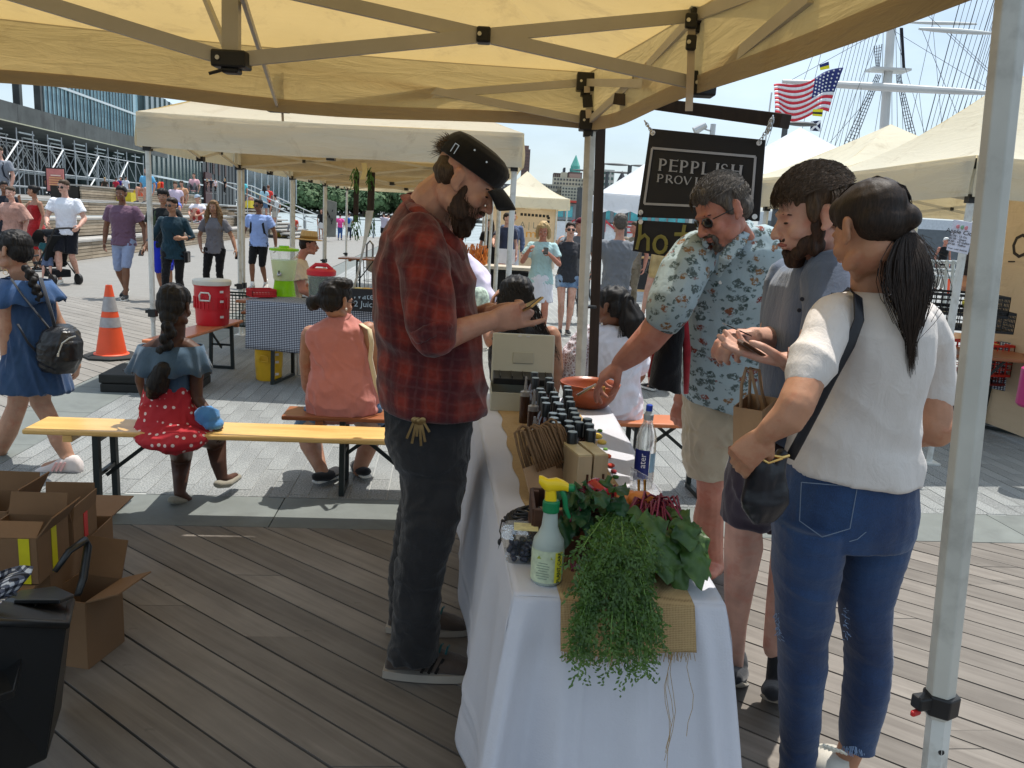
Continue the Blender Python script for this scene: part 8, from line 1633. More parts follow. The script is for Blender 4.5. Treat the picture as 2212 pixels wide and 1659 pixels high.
def skirt(pa,pb,n_,drop,flare,nseg,folds,lo=.0,ca=0,cb=0,seed=0,da=None,db=None):
 """n_ outward; ca/cb: how much the two corners swing out sideways"""
 d=(pb-pa).normalized();Ln_=(pb-pa).length
 def fn(u,v):
  dr=drop if da is None else da*(1-u)+db*u
  w=v**.9;x=u+(-ca*(1-u)**2+cb*u**2)*w;q=pa+d*(Ln_*x);bend=min(1,v*9);f=0
  for(fu,fw,fa,fp)in folds:f+=fa*math.exp(-((u-fu-fp*v)/fw)**2)
  cr2=sum(.005*math.exp(-((u-c_)/.010)**2)for c_ in(.36,.63))+.006*math.exp(-((v-.80-.03*math.sin(u*6))/.016)**2)-.005*math.exp(-((v-.86)/.016)**2)
  out=.010*bend+flare*w+f*w+.010*math.sin(u*17+seed)*w+cr2*bend
  rz_=.018*(1-math.cos(min(1,v*12)*math.pi/2))if v<.1 else .018
  return q+n_*out+V(0,0,-dr*v+.0)
 cl.grid(fn,nseg,60)
nf=(T0-T3).normalized();nl=V(-nf.y,nf.x,0)
if nl.x>0:nl=-nl
P0,P1,P2,P3=[Vector((p.x,p.y,zt_))for p in(T0,T1,T2_,T3)]
skirt(P0,P1,nf,.735,.16,80,[(.06,.035,.07,-.03),(.16,.05,-.05,.02),(.27,.04,.03,.03),(.45,.10,-.03,0),(.60,.06,.03,-.02),(.74,.07,-.03,0),(.88,.035,.07,.02),(.97,.04,.03,0)],ca=.26,cb=.16,seed=2)
skirt(P3,P0,nl,.60,.05,90,[(.25,.04,.03,0),(.5,.06,.02,0),(.80,.04,.035,0),(.93,.03,.03,.02)],ca=0,cb=.07,seed=1,da=.42,db=.66)
skirt(P1,P2,-nl,.62,.06,80,[(.08,.04,.04,0),(.35,.05,.03,0),(.6,.05,.03,0)],ca=.06,cb=0,seed=3,da=.70,db=.45)
skirt(P2,P3,-nf,.45,.04,40,[(.3,.1,.02,0)],seed=4)
o=cl.build('tablecloth',M_cl,None,True,loc=((T0+T2_)/2).xy.to_3d(),solid=.0016);tag(o,'white patterned tablecloth draped to the deck over the long table','tablecloth')
def burlap():
 m,n,b,o=_new('burlap');l=n.links.new;w1=N(n,'TexWave',Scale=90,Distortion=1.2);w1.bands_direction='X';w2=N(n,'TexWave',Scale=90,Distortion=1.2);w2.bands_direction='Z';l(coords(n),w1.inputs[0]);l(coords(n),w2.inputs[0]);mm=N(n,'Math',_operation='ADD');l(w1.outputs[0],mm.inputs[0]);l(w2.outputs[0],mm.inputs[1]);f=noise(n,coords(n),60,5,.7);m2=N(n,'MixRGB');m2.inputs[0].default_value=.5;l(mm.outputs[0],m2.inputs[1]);l(f,m2.inputs[2])
 k=ramp(n,m2.outputs[0],[(.3,(.20,.12,.05)),(.8,(.44,.30,.14))]);l(k,b.inputs['Base Color']);b.inputs['Roughness'].default_value=.95;bump(n,b,mm.outputs[0],.5,.002);return m
M_bur=burlap();bu=thing('burlap_runner','tan burlap runner with a frayed end hanging over the near table edge','runner',T0.lerp(T1,.6))
b=MB();ra_,rb2=.215,.845
def bf2(u,v):
 x=ra_+(rb2-ra_)*u
 if v<.62:return tp(x,.30*(1-v/.62)+.0,zt_+.004)+V(0,0,.002*math.sin(u*9+v*20))
 w=(v-.62)/.38;return tp(x,0,zt_+.004)+nf*(.014+.045*w)+V(0,0,-.105*w-.010*w*math.sin(u*5))
b.grid(bf2,30,30);b.build('weave',M_bur,bu,True,solid=.002)
b=MB();r=random.Random(6)
for i in range(120):p=bf2(r.random(),1);b.tube([p,p+V(r.uniform(-.006,.006),-.004,-r.uniform(.008,.024))],.0007,4)
for x,L_ in((.80,.22),(.79,.20),(.83,.24),(.81,.19),(.95,.16)):
 p=bf2(x,1);b.tube([p+V(.008*math.sin(k*1.3+x*50),-.006-.012*k,-L_*k/6)for k in range(7)],.0007,4)
o=b.build('fringe',M_bur,bu);o['kind']='stuff'
b=MB();b.grid(lambda u,v:tp(.16+.60*u+.01*math.sin(v*30),.22+.62*v,zt_+.0035),12,30);b.build('runner_bed',M_bur,bu,True)
q=G(1180,1275,tz)+V(0,.035,.008);sb=thing('spray_bottle','plant care spray bottle with a yellow head and green trigger on the near corner','bottle',q)
M_frost=mat('frosted_plastic',(.50,.56,.50),.3,.05,3,trans=.25,ior=1.3);b=MB();b.lathe(q,[(.038,.0),(.043,.006),(.044,.05),(.0445,.115),(.042,.135),(.030,.155),(.023,.175),(.0195,.215),(.018,.232)],28);b.build('bottle_body',M_frost,sb,smooth=2)
b=MB();b.lathe(q,[(.0452,.012),(.0458,.112)],28,caps=(0,0));b.build('label_print',mat('label_pale',(.52,.58,.40),.5,.15,60),sb,True)
b=MB();n=8;a0,a1=math.radians(-66),math.radians(-34)
b.add([q+V(.0465*math.cos(a0+(a1-a0)*i/n),.0465*math.sin(a0+(a1-a0)*i/n),z)for z in(.014,.108)for i in range(n+1)],[(i,i+1,i+n+2,i+n+1)for i in range(n)]);b.build('yellow_band',mat('label_yellow',(.75,.68,.05),.5),sb,True)
aa=math.radians(-50);text_obj('PLANT CARE','lettering',mat('ink',(.02,.05,.03),.6),sb,frame4(q+V(.0478*math.cos(aa),.0478*math.sin(aa),.061),(0,0,1),(-V(math.sin(-aa),math.cos(aa),0))),.0165,.0004)
for k in range(3):MB().prism([(-.006,-.004),(.006,-.004),(0,.006)],.0008,Matrix.Rotation(-.30+.0,3,'Z'),q+V(-.026+.016*k,-.0405-.002*k,.092)).build('print',mat('leaf_print',(.35,.40,.05),.6),sb)
for k in range(7):MB().box(q+V(-.014,-.0445,.075-.008*k),(.036 if k%3 else .026,.001,.0014),rz=-.3).build('print',mat('ink_grey',(.2,.25,.2),.7),sb)
M_grn=mat('green_plastic',(.01,.20,.07),.35);M_yls=mat('yellow_spray',(.82,.56,.01),.35)
b=MB();b.lathe(q,[(.0225,.220),(.0235,.226),(.0235,.252),(.020,.256)],20);b.build('collar',M_grn,sb,bevel=.001)
b=MB();R_=[]
for x,z,h,w_ in((-.038,.318,.010,.011),(-.030,.312,.017,.014),(-.012,.300,.020,.016),(.010,.305,.020,.016),(.030,.303,.015,.013),(.044,.297,.012,.011)):R_.append(b.ring(q+V(x,0,z),V(0,w_,0),V(0,0,h),12,3))
b.loft(R_);b.loft([b.ring(q+V(-.002,0,.252),V(.017,0,0),V(0,.014,0),12,3),b.ring(q+V(-.004,0,.300),V(.014,0,0),V(0,.013,0),12,3)]);b.build('spray_head',M_yls,sb,smooth=2)
b=MB();b.lathe(q+V(.044,0,.297),[(.012,0),(.0125,.014),(.007,.018)],14,Matrix.Rotation(math.pi/2,3,'Y'));b.build('nozzle',M_grn,sb,smooth=2);b=MB();b.tube([q+V(.026,0,.290),q+V(.036,0,.265),q+V(.040,0,.235),q+V(.052,0,.205)],[.009,.008,.007,.005],8,k=.8,dome=True);b.build('trigger',M_grn,sb,True)
sb.scale=(.86,.86,.80)
cq=tp(.43,.140,zt_);dU=(T1-T0).normalized();dV=V(-dU.y,dU.x,0);Rt=Matrix((dU,dV,V(0,0,1))).transposed()
vc=thing('wooden_crate','dark wooden crate of vegetables on the burlap runner','crate',cq);M_ckw=wood_mat('crate_wood',(.045,.018,.010),(.11,.05,.028),.6,0,1,.1)
def cb_(x,y,z,s,nm='slat',m=M_ckw):MB().box(cq+Rt@V(x,y,z),s,R=Rt).build(nm,m,vc,bevel=.002)
for z in(.035,.105):cb_(0,-.085,z,(.30,.010,.052));cb_(0,.085,z,(.30,.010,.052));cb_(-.15,0,z,(.010,.17,.052));cb_(.15,0,z,(.010,.17,.052))
cb_(0,0,.012,(.30,.17,.008),'base')
for x in(-.14,.14):
 for y in(-.075,.075):cb_(x,y,.066,(.02,.02,.125),'post')
def leafmat(name,lo,hi,vein=(.1,.02,.03),rough=.45):
 m,n,b,o=_new(name);l=n.links.new;f=noise(n,coords(n),24,5,.6);k=ramp(n,f,[(.3,lo),(.7,hi)]);oi=N(n,'ObjectInfo');l(k,b.inputs['Base Color']);b.inputs['Roughness'].default_value=rough;b.inputs['Specular IOR Level'].default_value=.5
 tr=N(n,'BsdfTranslucent');tr.inputs[0].default_value=(hi[0]*1.6,hi[1]*1.9,hi[2],1);ms=N(n,'MixShader');ms.inputs[0].default_value=.25;l(b.outputs[0],ms.inputs[1]);l(tr.outputs[0],ms.inputs[2]);l(ms.outputs[0],o.inputs[0]);bump(n,b,noise(n,coords(n),90,4),.4,.003);return m
M_lf1=leafmat('beet_leaf',(.022,.065,.015),(.10,.19,.045));M_lf2=leafmat('carrot_leaf',(.020,.058,.010),(.10,.18,.035));M_stem=mat('beet_stem',(.20,.02,.05),.4);M_cst=mat('carrot_stem',(.16,.30,.06),.5)
def leaf(b,base,d,n_,L_,W_,rr,droop=.6,ruff=.22):
 d=d.normalized();s=d.cross(n_).normalized();n_=s.cross(d);nu,nv=8,10;g=[];p=Vector(base);dd=d.copy();nn=n_.copy();ph=rr.uniform(0,6)
 ax=[]
 for j in range(nv+1):ax.append((p.copy(),nn.copy()));dd=(dd+V(0,0,-1)*droop/nv).normalized();nn=s.cross(dd);p=p+dd*L_/nv
 for j in range(nv+1):
  f=j/nv;w=W_*math.sin(math.pi*min(1,.12+f*.88))**.7*(1-.25*f)
  for i in range(nu+1):u=i/nu*2-1;g.append(ax[j][0]+s*(u*w/2)+ax[j][1]*(-.25*abs(u)*w*.5+ruff*w*math.sin(ph+f*14+u*3)*abs(u)+ruff*.6*w*math.sin(f*23+ph*2)*(u*u)))
 b.add(g,[(j*(nu+1)+i,j*(nu+1)+i+1,(j+1)*(nu+1)+i+1,(j+1)*(nu+1)+i)for j in range(nv)for i in range(nu)]);return ax
def bunch(name,label,c,n,leafm,stemm,spec,seed):
 t=thing(name,label,'vegetables',c);rr=random.Random(seed);st=MB()
 for i in range(n):
  a,tgt,L_,W_,dr=spec(i,rr);d=(tgt-a);mid=a.lerp(tgt,.5)+V(0,0,.03+.25*abs(d.z)*.2);st.tube([a,mid,tgt],[.0035,.003,.002],6)
  b=MB();leaf(b,tgt-d.normalized()*.01,(d.normalized()+V(rr.uniform(-.4,.4),rr.uniform(-.5,.0),-.2)),V(rr.uniform(-.5,.5),-.6,.8),L_,W_,rr,dr);b.build('leaf',leafm,t,True)
 o=st.build('stems',stemm,t,True);return t
def TPx(x,y,Y):return D(x,y,Y)
Yc=cq.y
def sp1(i,r):a=TPx(1400+r.uniform(-25,50),1085+r.uniform(-8,12),Yc-.02);x=r.uniform(1345,1500);y=r.uniform(1095,1205);return a,TPx(x,y,Yc-.10+r.uniform(-.12,.06)),r.uniform(.09,.14),r.uniform(.06,.095),r.uniform(1.0,2.2)
bunch('beet_greens','drooping beet greens with dark red stems spilling over the right of the crate',TPx(1440,1150,Yc),60,M_lf1,M_stem,sp1,11)
def sp2(i,r):a=TPx(1262+r.uniform(-20,60),1105+r.uniform(-5,15),Yc);x=r.uniform(1212,1335);y=r.uniform(1045,1135);return a,TPx(x,y,Yc-.10+r.uniform(-.06,.06)),r.uniform(.06,.10),r.uniform(.045,.07),r.uniform(.4,1.6)
bunch('beet_greens','crisp green leaves on the left of the crate behind the spray bottle',TPx(1260,1090,Yc),30,leafmat('chard_leaf',(.010,.05,.018),(.04,.12,.045)),M_stem,sp2,12)
def sp3(i,r):a=TPx(1230+r.uniform(-20,60),1225,Yc-.12);return a,a+V(r.uniform(-.05,.05),-.05,.01),.05,.04,.8
bunch('beet_greens','few dark leaves lying on the burlap below the crate',TPx(1250,1235,Yc-.1),6,M_lf1,M_stem,sp3,14)
ct=thing('carrot_bunch','long feathery carrot tops hanging over the front of the table','vegetables',TPx(1330,1250,Yc-.2));rr=random.Random(15);st=MB()
NFR=58
for i in range(NFR):
 hang=i>=24;cx_=rr.choice((1248,1262,1318,1345,1352,1395,1408));ex=cx_+rr.gauss(0,9)if hang else rr.gauss(1325,44);depth=rr.random();ey=rr.uniform(1335,1465)if hang else rr.uniform(1200,1325)
 if cx_>1380 and hang:ey=min(1470,ey+20)
 P=[];m_=14
 for k in range(m_+1):
  f=k/m_;x=1342+(ex-1342)*f**.75+rr.uniform(-2,2);y=1085+(ey-1085)*f;Yk_=Yc-.06-.30*min(1,f*1.4)-.04*depth
  if y>1270:Yk_=min(Yk_,T0.y-.035-.13*(y-1270)/190-.02*depth)
  P.append(TPx(x,y,max(Yk_,T0.y-.2)))
 st.tube(P,[.0018*(1-.6*k/m_)for k in range(m_+1)],5);b=MB()
 for k in range(3,m_+1):
  for sgn in(-1,1):
   for w_ in range(2):
    t0=P[k].lerp(P[k-1],rr.random());dr_=(P[k]-P[k-1]).normalized();sd=V(sgn*rr.uniform(.4,1),rr.uniform(-.7,.1),rr.uniform(-.3,.3));br_=(dr_*.9+sd).normalized()*rr.uniform(.020,.045)
    for q_ in range(6):p=t0+br_*(q_+1)/6;sz=rr.uniform(.007,.014);e_=(br_.normalized()*.5+V(rr.uniform(-1,1),rr.uniform(-1,1),rr.uniform(-1,.6))).normalized();x_=e_.cross(V(.1,-1,.2)).normalized();b.add([p,p+e_*sz*.5+x_*sz*.22,p+e_*sz,p+e_*sz*.5-x_*sz*.22],[(0,1,2,3)])
 b.build('frond',M_lf2,ct)['kind']='stuff'
st.build('stalks',M_cst,ct,True)
M_car=mat('carrot_skin',(.62,.20,.04),.4,.15,40,.3,60);
for k,(x0,y0,x1,y1,r0)in enumerate(((1350,1088,1296,1092,.018),(1372,1080,1420,1086,.024),(1345,1078,1385,1070,.016),(1360,1092,1318,1100,.017),(1335,1075,1300,1108,.014))):
 b=MB();b.tube([TPx(x0,y0,Yc-.03),TPx((x0+x1)/2,(y0+y1)/2-3,Yc-.02),TPx(x1,y1,Yc)],[r0*1.0,r0*.95,r0*.35],14,dome=True);tag(b.build('carrot',M_car,None,True),('thick orange carrot lying right of the green stalks','x')[0]if k==1 else 'slim orange carrot piled at the top of the crate','carrot','carrots in the vegetable crate')
q=TPx(1302,1058,Yc-.02);rp=thing('bell_pepper','glossy red bell pepper at the top of the vegetable crate','pepper',q);b=MB();rings=[];Rpp=Rfrom(V(.15,1,0),V(.1,-.85,.55))
for j in range(13):
 t=j/12;rad=.040*math.sin(math.pi*min(.97,.05+.93*t))**.55;z=.030-.07*t
 if t<.15:z-=.016*(1-t/.15)
 rings.append([q+Rpp@V(rad*(1+.10*math.cos(4*a))*math.cos(a),rad*(1+.10*math.cos(4*a))*math.sin(a),z)for a in[2*math.pi*i/32 for i in range(32)]])
b.loft(rings);b.build('pepper_body',mat('pepper_red',(.36,.005,.018),.15,.2,10,coat=.5),rp,True);b=MB();b.lathe(q+Rpp@V(0,0,.014),[(.022,0),(.020,.008),(.008,.010),(.007,.028)],7,Rpp);b.build('stem',mat('pepper_stem',(.03,.09,.02),.5),rp,True)
q=G(1128,1232,tz)+V(-.0,.06,.008);t=thing('berry_box','clear plastic clamshell of blueberries with a yellow label','punnet',q);M_clam=mat('clam_plastic',(.7,.75,.74),.05,0,1,trans=.9,ior=1.15,alpha=.35)
b=MB();b.loft([b.ring(q+V(0,0,z),V(w_,.0,0),V(0,w_*.95,0),20,5)for z,w_ in((0,.043),(.055,.054),(.058,.058),(.066,.058))],(1,0));b.build('tray',M_clam,t,smooth=2);b=MB();b.loft([b.ring(q+V(0,0,z),V(w_,0,0),V(0,w_*.95,0),20,5)for z,w_ in((.067,.058),(.072,.054),(.082,.050))]);b.build('lid',M_clam,t,smooth=2)
b=MB();r=random.Random(9);M_blu=mat('blueberry',(.012,.014,.035),.4,.3,20)
for k in range(70):b.ell(q+V(r.uniform(-.036,.036),r.uniform(-.036,.036),r.uniform(.008,.055)),(.008,)*3,n=7,m=5)
o=b.build('blueberries',M_blu,t,True);o['kind']='stuff';b=MB();b.box(q+V(.005,-.0,.0835),(.062,.052,.0012));b.build('label_card',mat('berry_label',(.65,.60,.30),.5,.35,30),t)
q=G(1118,1140,tz)+V(0,.0,.01);b=MB();r=random.Random(10);t=thing('cord','coiled black cord with a toggle beside the blueberry box','cord',q)
for k in range(7):rx,ry=.045-.002*k,.026;b.tube([q+V(.005*k+rx*math.cos(a),ry*math.sin(a)*1.2,.008+.006*k+.006*math.sin(a*2+k))for a in[i*.35 for i in range(19)]],.004,6)
b.tube([q+V(-.045,-.02,.02),q+V(-.05,-.06,.0),q+V(-.045,-.09,-.0),q+V(-.05,-.10,-.04),q+V(-.044,-.10,-.07)],.002,6);b.ell(q+V(-.048,-.10,-.015),(.006,.006,.010));b.build('coil',M_blk,t,True)
b=MB();q=tp(.235,.16,zt_);Rr_=Rt@Matrix.Rotation(.15,3,'Z');b.box(q+Rr_@V(0,0,.075),(.012,.14,.15),R=Rr_);tag(b.build('carton_flap',M_kraft,None),'upright brown card panel at the left end of the vegetable crate','card')
kb_=thing('bag_bundle','bundle of folded kraft bags with twisted paper handles leaning left of the wooden blocks','bags',tp(.28,.42,zt_));r=random.Random(12);M_tw=mat('twisted_paper',(.20,.115,.055),.8,.2,40,.4,150,.002)
for k in range(13):
 x=1120+6*k;q0=D(1170+3.5*k,1115-3*k,2.40+.012*k);q1=D(x+24,1010-2*k,2.46+.012*k);dd_=q1-q0;w=dd_.cross(V(0,1,.2)).normalized();b=MB();b.beam(q0,q1,.055,.0035,up=(w+V(0,1,0)*.9));b.build('folded_bag',M_kraft,kb_)
 b=MB();h0=q1+V(-.012,0,-.02);h1=D(x-8+r.uniform(-5,5),935-1.2*k+r.uniform(-10,6),2.44+.014*k)
 s_=V(.018,0,.004);b.tube([h0,h0.lerp(h1,.5)+V(-.006,0,.01),h1,h1+s_*.7+V(0,0,.010),h1+s_*1.6,h0.lerp(h1,.5)+s_*1.9,h0+s_*2.2],.0042,6);b.build('handle',M_tw,kb_,True)
for k in range(9):
 x=1170+5*k;a=D(x+14,1010,2.56+.01*k);e=D(x-12,925-.5*k,2.56+.01*k);b=MB();b.tube([a,a.lerp(e,.6)+V(-.004,0,0),e,e+V(.014,0,.009),e+V(.030,0,-.006),a.lerp(e,.4)+V(.034,0,0),a+V(.03,0,0)],.0042,6);b.build('handle',M_tw,kb_,True)
M_box=wood_mat('pale_box_wood',(.36,.26,.15),(.52,.40,.25),.55,2,1,.04,.1)
for k,Q in enumerate((((1250,985),(1281,986),(1244,951),(1207,951)),((1285,984),(1315,985),(1279,951),(1243,950)))):
 hb_=.14;C4=[G(x,y,zt_+hb_)for x,y in Q];c=sum(C4,Vector())/4;L1_=(C4[3]-C4[0]);L1_.z=0;dl=L1_.normalized();dw=V(dl.y,-dl.x,0);w_=.048;ln=.16;c=C4[0].lerp(C4[1],.5)+dl*ln/2;c.z=zt_+hb_/2;Rb2=Matrix((dw,dl,V(0,0,1))).transposed()
 t=thing('wooden_box',('left' if k==0 else 'right')+' of two upright pale wooden boxes with a slot, beside the kraft bags','box',c,'upright wooden boxes')
 MB().box(c,(w_,ln,hb_),R=Rb2).build('case',M_box,t,bevel=.003);MB().box(c+Rb2@V(w_*.2,-ln/2-.001,-.01),(.007,.003,.04),R=Rb2).build('slot',mat('slot_dark',(.05,.02,.01),.9),t);MB().box(c+V(0,0,hb_/2+.001),(w_*.94,ln*.96,.004),R=Rb2).build('lid',mat('printed_lid',(.55,.46,.26),.5,.15,20),t)
def bottle_parts(q,t):
 M_gls=mat('amber_glass',(.045,.012,.006),.08,.2,6,spec=.7,coat=.6);M_capb=mat('black_cap',(.015,.017,.018),.3);M_capt=mat('cap_top',(.30,.36,.38),.3,.05,5)
 b=MB();b.lathe(q,[(.024,0),(.026,.004),(.026,.095),(.021,.115),(.0125,.135),(.012,.165)],18);b.build('glass',M_gls,t,smooth=2)
 b=MB();b.lathe(q,[(.0145,.128),(.0145,.178),(.0135,.181)],18);b.build('cap',M_capb,t,smooth=2);b=MB();b.lathe(q,[(.0128,.1812),(.0122,.1826)],18);b.build('cap_top',M_capt,t)
 b=MB();b.lathe(q,[(.0265,.02),(.0265,.082)],18,caps=(0,0));b.build('label_print',mat('bottle_label',(.02,.018,.017),.6),t,True)
caps=[(1156,800),(1158,812),(1187,812),(1190,822),(1168,835),(1172,843),(1178,855),(1181,866),(1198,843),(1201,853),(1205,865),(1227,830),(1229,838),(1231,853),(1234,863),(1239,878),(1210,868),(1213,880),(1216,890),(1243,887),(1247,897),(1252,907),(1196,888),(1198,898),(1203,908),(1230,905),(1232,916),(1238,928),(1270,900),(1274,911),(1278,924)]
src=None;caps.sort(key=lambda c:-c[1]);ncol=0
for k,(x,y)in enumerate(caps):
 q=G(x-1,y+3,zt_+.184);q.z=zt_
 if src is None:src=thing('sauce_bottle','x','bottle',q,'dark sauce bottles in rows');bottle_parts(q,src);o=src
 else:o=copy_tree(src);o.location=q
 o.scale=(1.22,1.22,1.0);o['label']='small dark amber sauce bottle with a black cap in the rows before the bowl';o['group']='dark sauce bottles in rows'
for k,(x,y,h)in enumerate(((1131,918,.15),(1148,955,.15),(1150,990,.11))):
 q=G(x,y,zt_)+V(0,.03,0);t=thing('squeeze_bottle',('tallest and farthest','middle','nearest')[k]+' of the three dark sauce squeeze bottles with clear tips','bottle',q,'squeeze bottles');b=MB();b.lathe(q,[(.020,0),(.021,.01),(.021,h*.8),(.018,h*.82)],16);b.build('bottle_body',mat('sauce_plastic',(.05,.022,.012),.25),t,smooth=2)
 b=MB();b.lathe(q,[(.021,h*.80),(.021,h*.93),(.008,h*.96),(.004,h*1.28),(.0052,h*1.29),(.0035,h*1.36)],14);b.build('tip',mat('clear_tip',(.42,.40,.38),.25,trans=.3),t,smooth=2)
q=G(1277,900,tz)+V(.0,.16,.008);t=thing('salad_bowl','wide reddish brown wooden bowl behind the sauce bottles','bowl',q);M_bowl=wood_mat('bowl_wood',(.20,.045,.018),(.36,.09,.035),.3,0,.8,.02,.1)
b=MB();b.lathe(q,[(.05,0),(.085,.01),(.118,.05),(.138,.10),(.143,.118),(.139,.121),(.132,.10),(.108,.05),(.07,.022),(.01,.016)],40,caps=(1,1));b.build('bowl_body',M_bowl,t,True)
r=random.Random(4);ch=thing('crisps','yellow corn crisps lying in the wooden bowl','food',q)
for k in range(16):c=q+V(r.uniform(-.07,.07),r.uniform(-.07,.05),.055+r.uniform(0,.02));Rr2=Matrix.Rotation(r.uniform(0,6),3,'Z')@Matrix.Rotation(r.uniform(-.7,.7),3,'X');MB().prism([(-.022,-.015),(.022,-.015),(0,.024)],.002,Rr2,c).build('crisp',mat('corn_crisp',(.62,.42,.14),.6,.1,30),ch)
t=thing('crisp','curved yellow crisp held over the bowl by the reaching hand','food',D(1294,842,3.1));b=MB();b.grid(lambda u,v:D(1284+24*u-6*v*(u-.5),834+22*v+3*math.sin(u*3.1),3.12)+V(0,.012*math.sin(u*3.1),0),8,6);b.build('shell',MATS['corn_crisp'],t,True,solid=.002)
t=thing('tongs','steel tongs leaning inside the wooden bowl','tongs',q)
for dx in(-.012,.012):MB().beam(D(1290,830,3.1)+V(dx*.3,0,0),D(1254,848,3.14)+V(dx,0,dx),.010,.002,up=(0,1,.5)).build('arm',M_chain,t)
q=G(1128,893,tz)+V(.0,.12,.008);t=thing('cash_box','open cream metal cash box with its black coin tray','box',q);M_crm=mat('cream_enamel',(.46,.45,.36),.35,.06,5);Rc2=Matrix.Rotation(.05,3,'Z')
def bxp(x,y,z):return q+Rc2@V(x,y,z)
W_,D_,H_=.30,.24,.085
for(x,y,sx,sy)in((0,-D_/2,W_,.004),(0,D_/2,W_,.004),(-W_/2,0,.004,D_),(W_/2,0,.004,D_)):MB().box(bxp(x,y,H_/2),(sx,sy,H_),R=Rc2).build('side',M_crm,t,bevel=.0015)
MB().box(bxp(0,0,.003),(W_,D_,.004),R=Rc2).build('base',M_crm,t);cx_=MB()
for k in range(10):c=bxp(-.13+.028*k,-.02+.01*math.sin(k),.045);cx_.tube([c,c+V(.012,-.004,.008),c+V(.02,.004,0)],.004,6)
cx_.build('coins',M_chain,t);MB().box(bxp(0,-.01,.03),(W_*.95,D_*.9,.02),R=Rc2).build('notes',fab('3a3c34'),t)
MB().box(bxp(0,.07,H_+.035),(W_*.94,.15,.03),R=Rc2@Matrix.Rotation(.1,3,'X')).build('coin_tray',M_blk,t,bevel=.003)
for k in range(5):MB().box(bxp(-.11+.055*k,.05,H_+.052),(.004,.14,.012),R=Rc2).build('divider',M_blk,t)
Rl_=Rc2@Matrix.Rotation(-.28,3,'X');lc=bxp(0,D_/2+.03,H_+.115);MB().box(lc,(W_,.022,.235),R=Rl_).build('lid',M_crm,t,bevel=.008);MB().box(lc+Rl_@V(.0,-.013,-.0),(.10,.006,.055),R=Rl_).build('lid_recess',mat('cream_recess',(.40,.39,.31),.4),t,bevel=.004)
for x in(-.02,.02):MB().box(lc+Rl_@V(x,-.012,.105),(.018,.004,.008),R=Rl_).build('catch',M_chain,t)
q=D(1388,1045,2.62);q.z=zt_;t=thing('water_bottle','clear water bottle with a blue sports cap near the right table edge','bottle',q);M_pet=mat('clear_pet',(.85,.9,.92),.04,0,1,trans=.92,ior=1.25,alpha=.6)
b=MB();b.lathe(q,[(.030,0),(.034,.006),(.034,.10),(.033,.17),(.028,.195),(.016,.222),(.0145,.235)],24);b.build('bottle_body',M_pet,t,smooth=2);b=MB();b.lathe(q,[(.016,.232),(.017,.250),(.012,.255),(.0095,.268)],18);b.build('cap',mat('frost_cap',(.5,.55,.58),.3,trans=.3),t,smooth=2);b=MB();b.lathe(q,[(.011,.262),(.011,.280),(.008,.283)],14);b.build('spout',mat('cap_blue',(.02,.06,.42),.3),t,smooth=2)
b=MB();n=12;b.add([q+V(.0345*math.cos(a),.0345*math.sin(a),z)for z in(.03,.135)for a in[math.radians(-170+8*i)for i in range(n+1)]],[(i,i+1,i+n+2,i+n+1)for i in range(n)]);b.build('label_print',mat('navy_label',(.01,.02,.16),.4),t,True);b=MB();b.add([q+V(.0343*math.cos(a),.0343*math.sin(a),z)for z in(.06,.125)for a in[math.radians(-70+7*i)for i in range(8)]],[(i,i+1,i+9,i+8)for i in range(7)]);b.build('label_print',mat('sky_label',(.35,.55,.70),.4),t,True)
text_obj('ater','lettering',mat('white_ink',(.8,.8,.85),.5),t,frame4(q+V(-.012,-.0356,.10),(0,0,1),(-1,.3,0)),.03,.0003)
q=D(1395,1085,2.45);q.z=zt_;t=thing('menu_holder','bent clear acrylic menu holder behind the carrots','stand',q);M_acr=mat('acrylic',(.75,.78,.80),.03,0,1,trans=.85,ior=1.2,alpha=.5);A_=[D(1358,1085,2.5),D(1362,1008,2.5),D(1405,1020,2.45),D(1430,1060,2.42),D(1425,1095,2.42)];b=MB();b.add([A_[0],A_[1],D(1400,1030,2.47),D(1398,1095,2.47)],[(0,1,2,3)]);b.add([D(1400,1030,2.47),A_[3],A_[4],D(1398,1095,2.47)],[(0,1,2,3)]);b.build('sheet',M_acr,t,solid=.003)
for x in(1380,1393):MB().tube([D(x,1085,2.44),D(x,1060,2.44),D(x,1036,2.44)],[.006,.004,.005],8).build('gold_pen',M_gold,t)
r=random.Random(20);t=thing('garnish','scraps of peppers and herbs strewn along the runner right of the boxes','food',tp(.66,.45,zt_))
for k,(x,y,c_,s)in enumerate(((1290,942,'d8b848',.022),(1300,955,'e0c060',.020),(1296,930,'4a7a38',.012),(1312,985,'d05a2a',.016),(1320,1005,'b03828',.014),(1326,1018,'802028',.012),(1308,970,'5a8a3a',.010),(1330,1030,'3a6a30',.012))):b=MB();b.ell(G(x,y,zt_+.006),(s,s*1.3,s*.5),n=9,m=6);b.build('scrap',fab(c_),t,True)
M_crt=mat('corrugated_card',(.185,.105,.052),.85,.10,4,.3,40,.003);M_crtin=mat('card_inside',(.13,.075,.038),.9,.1,4)
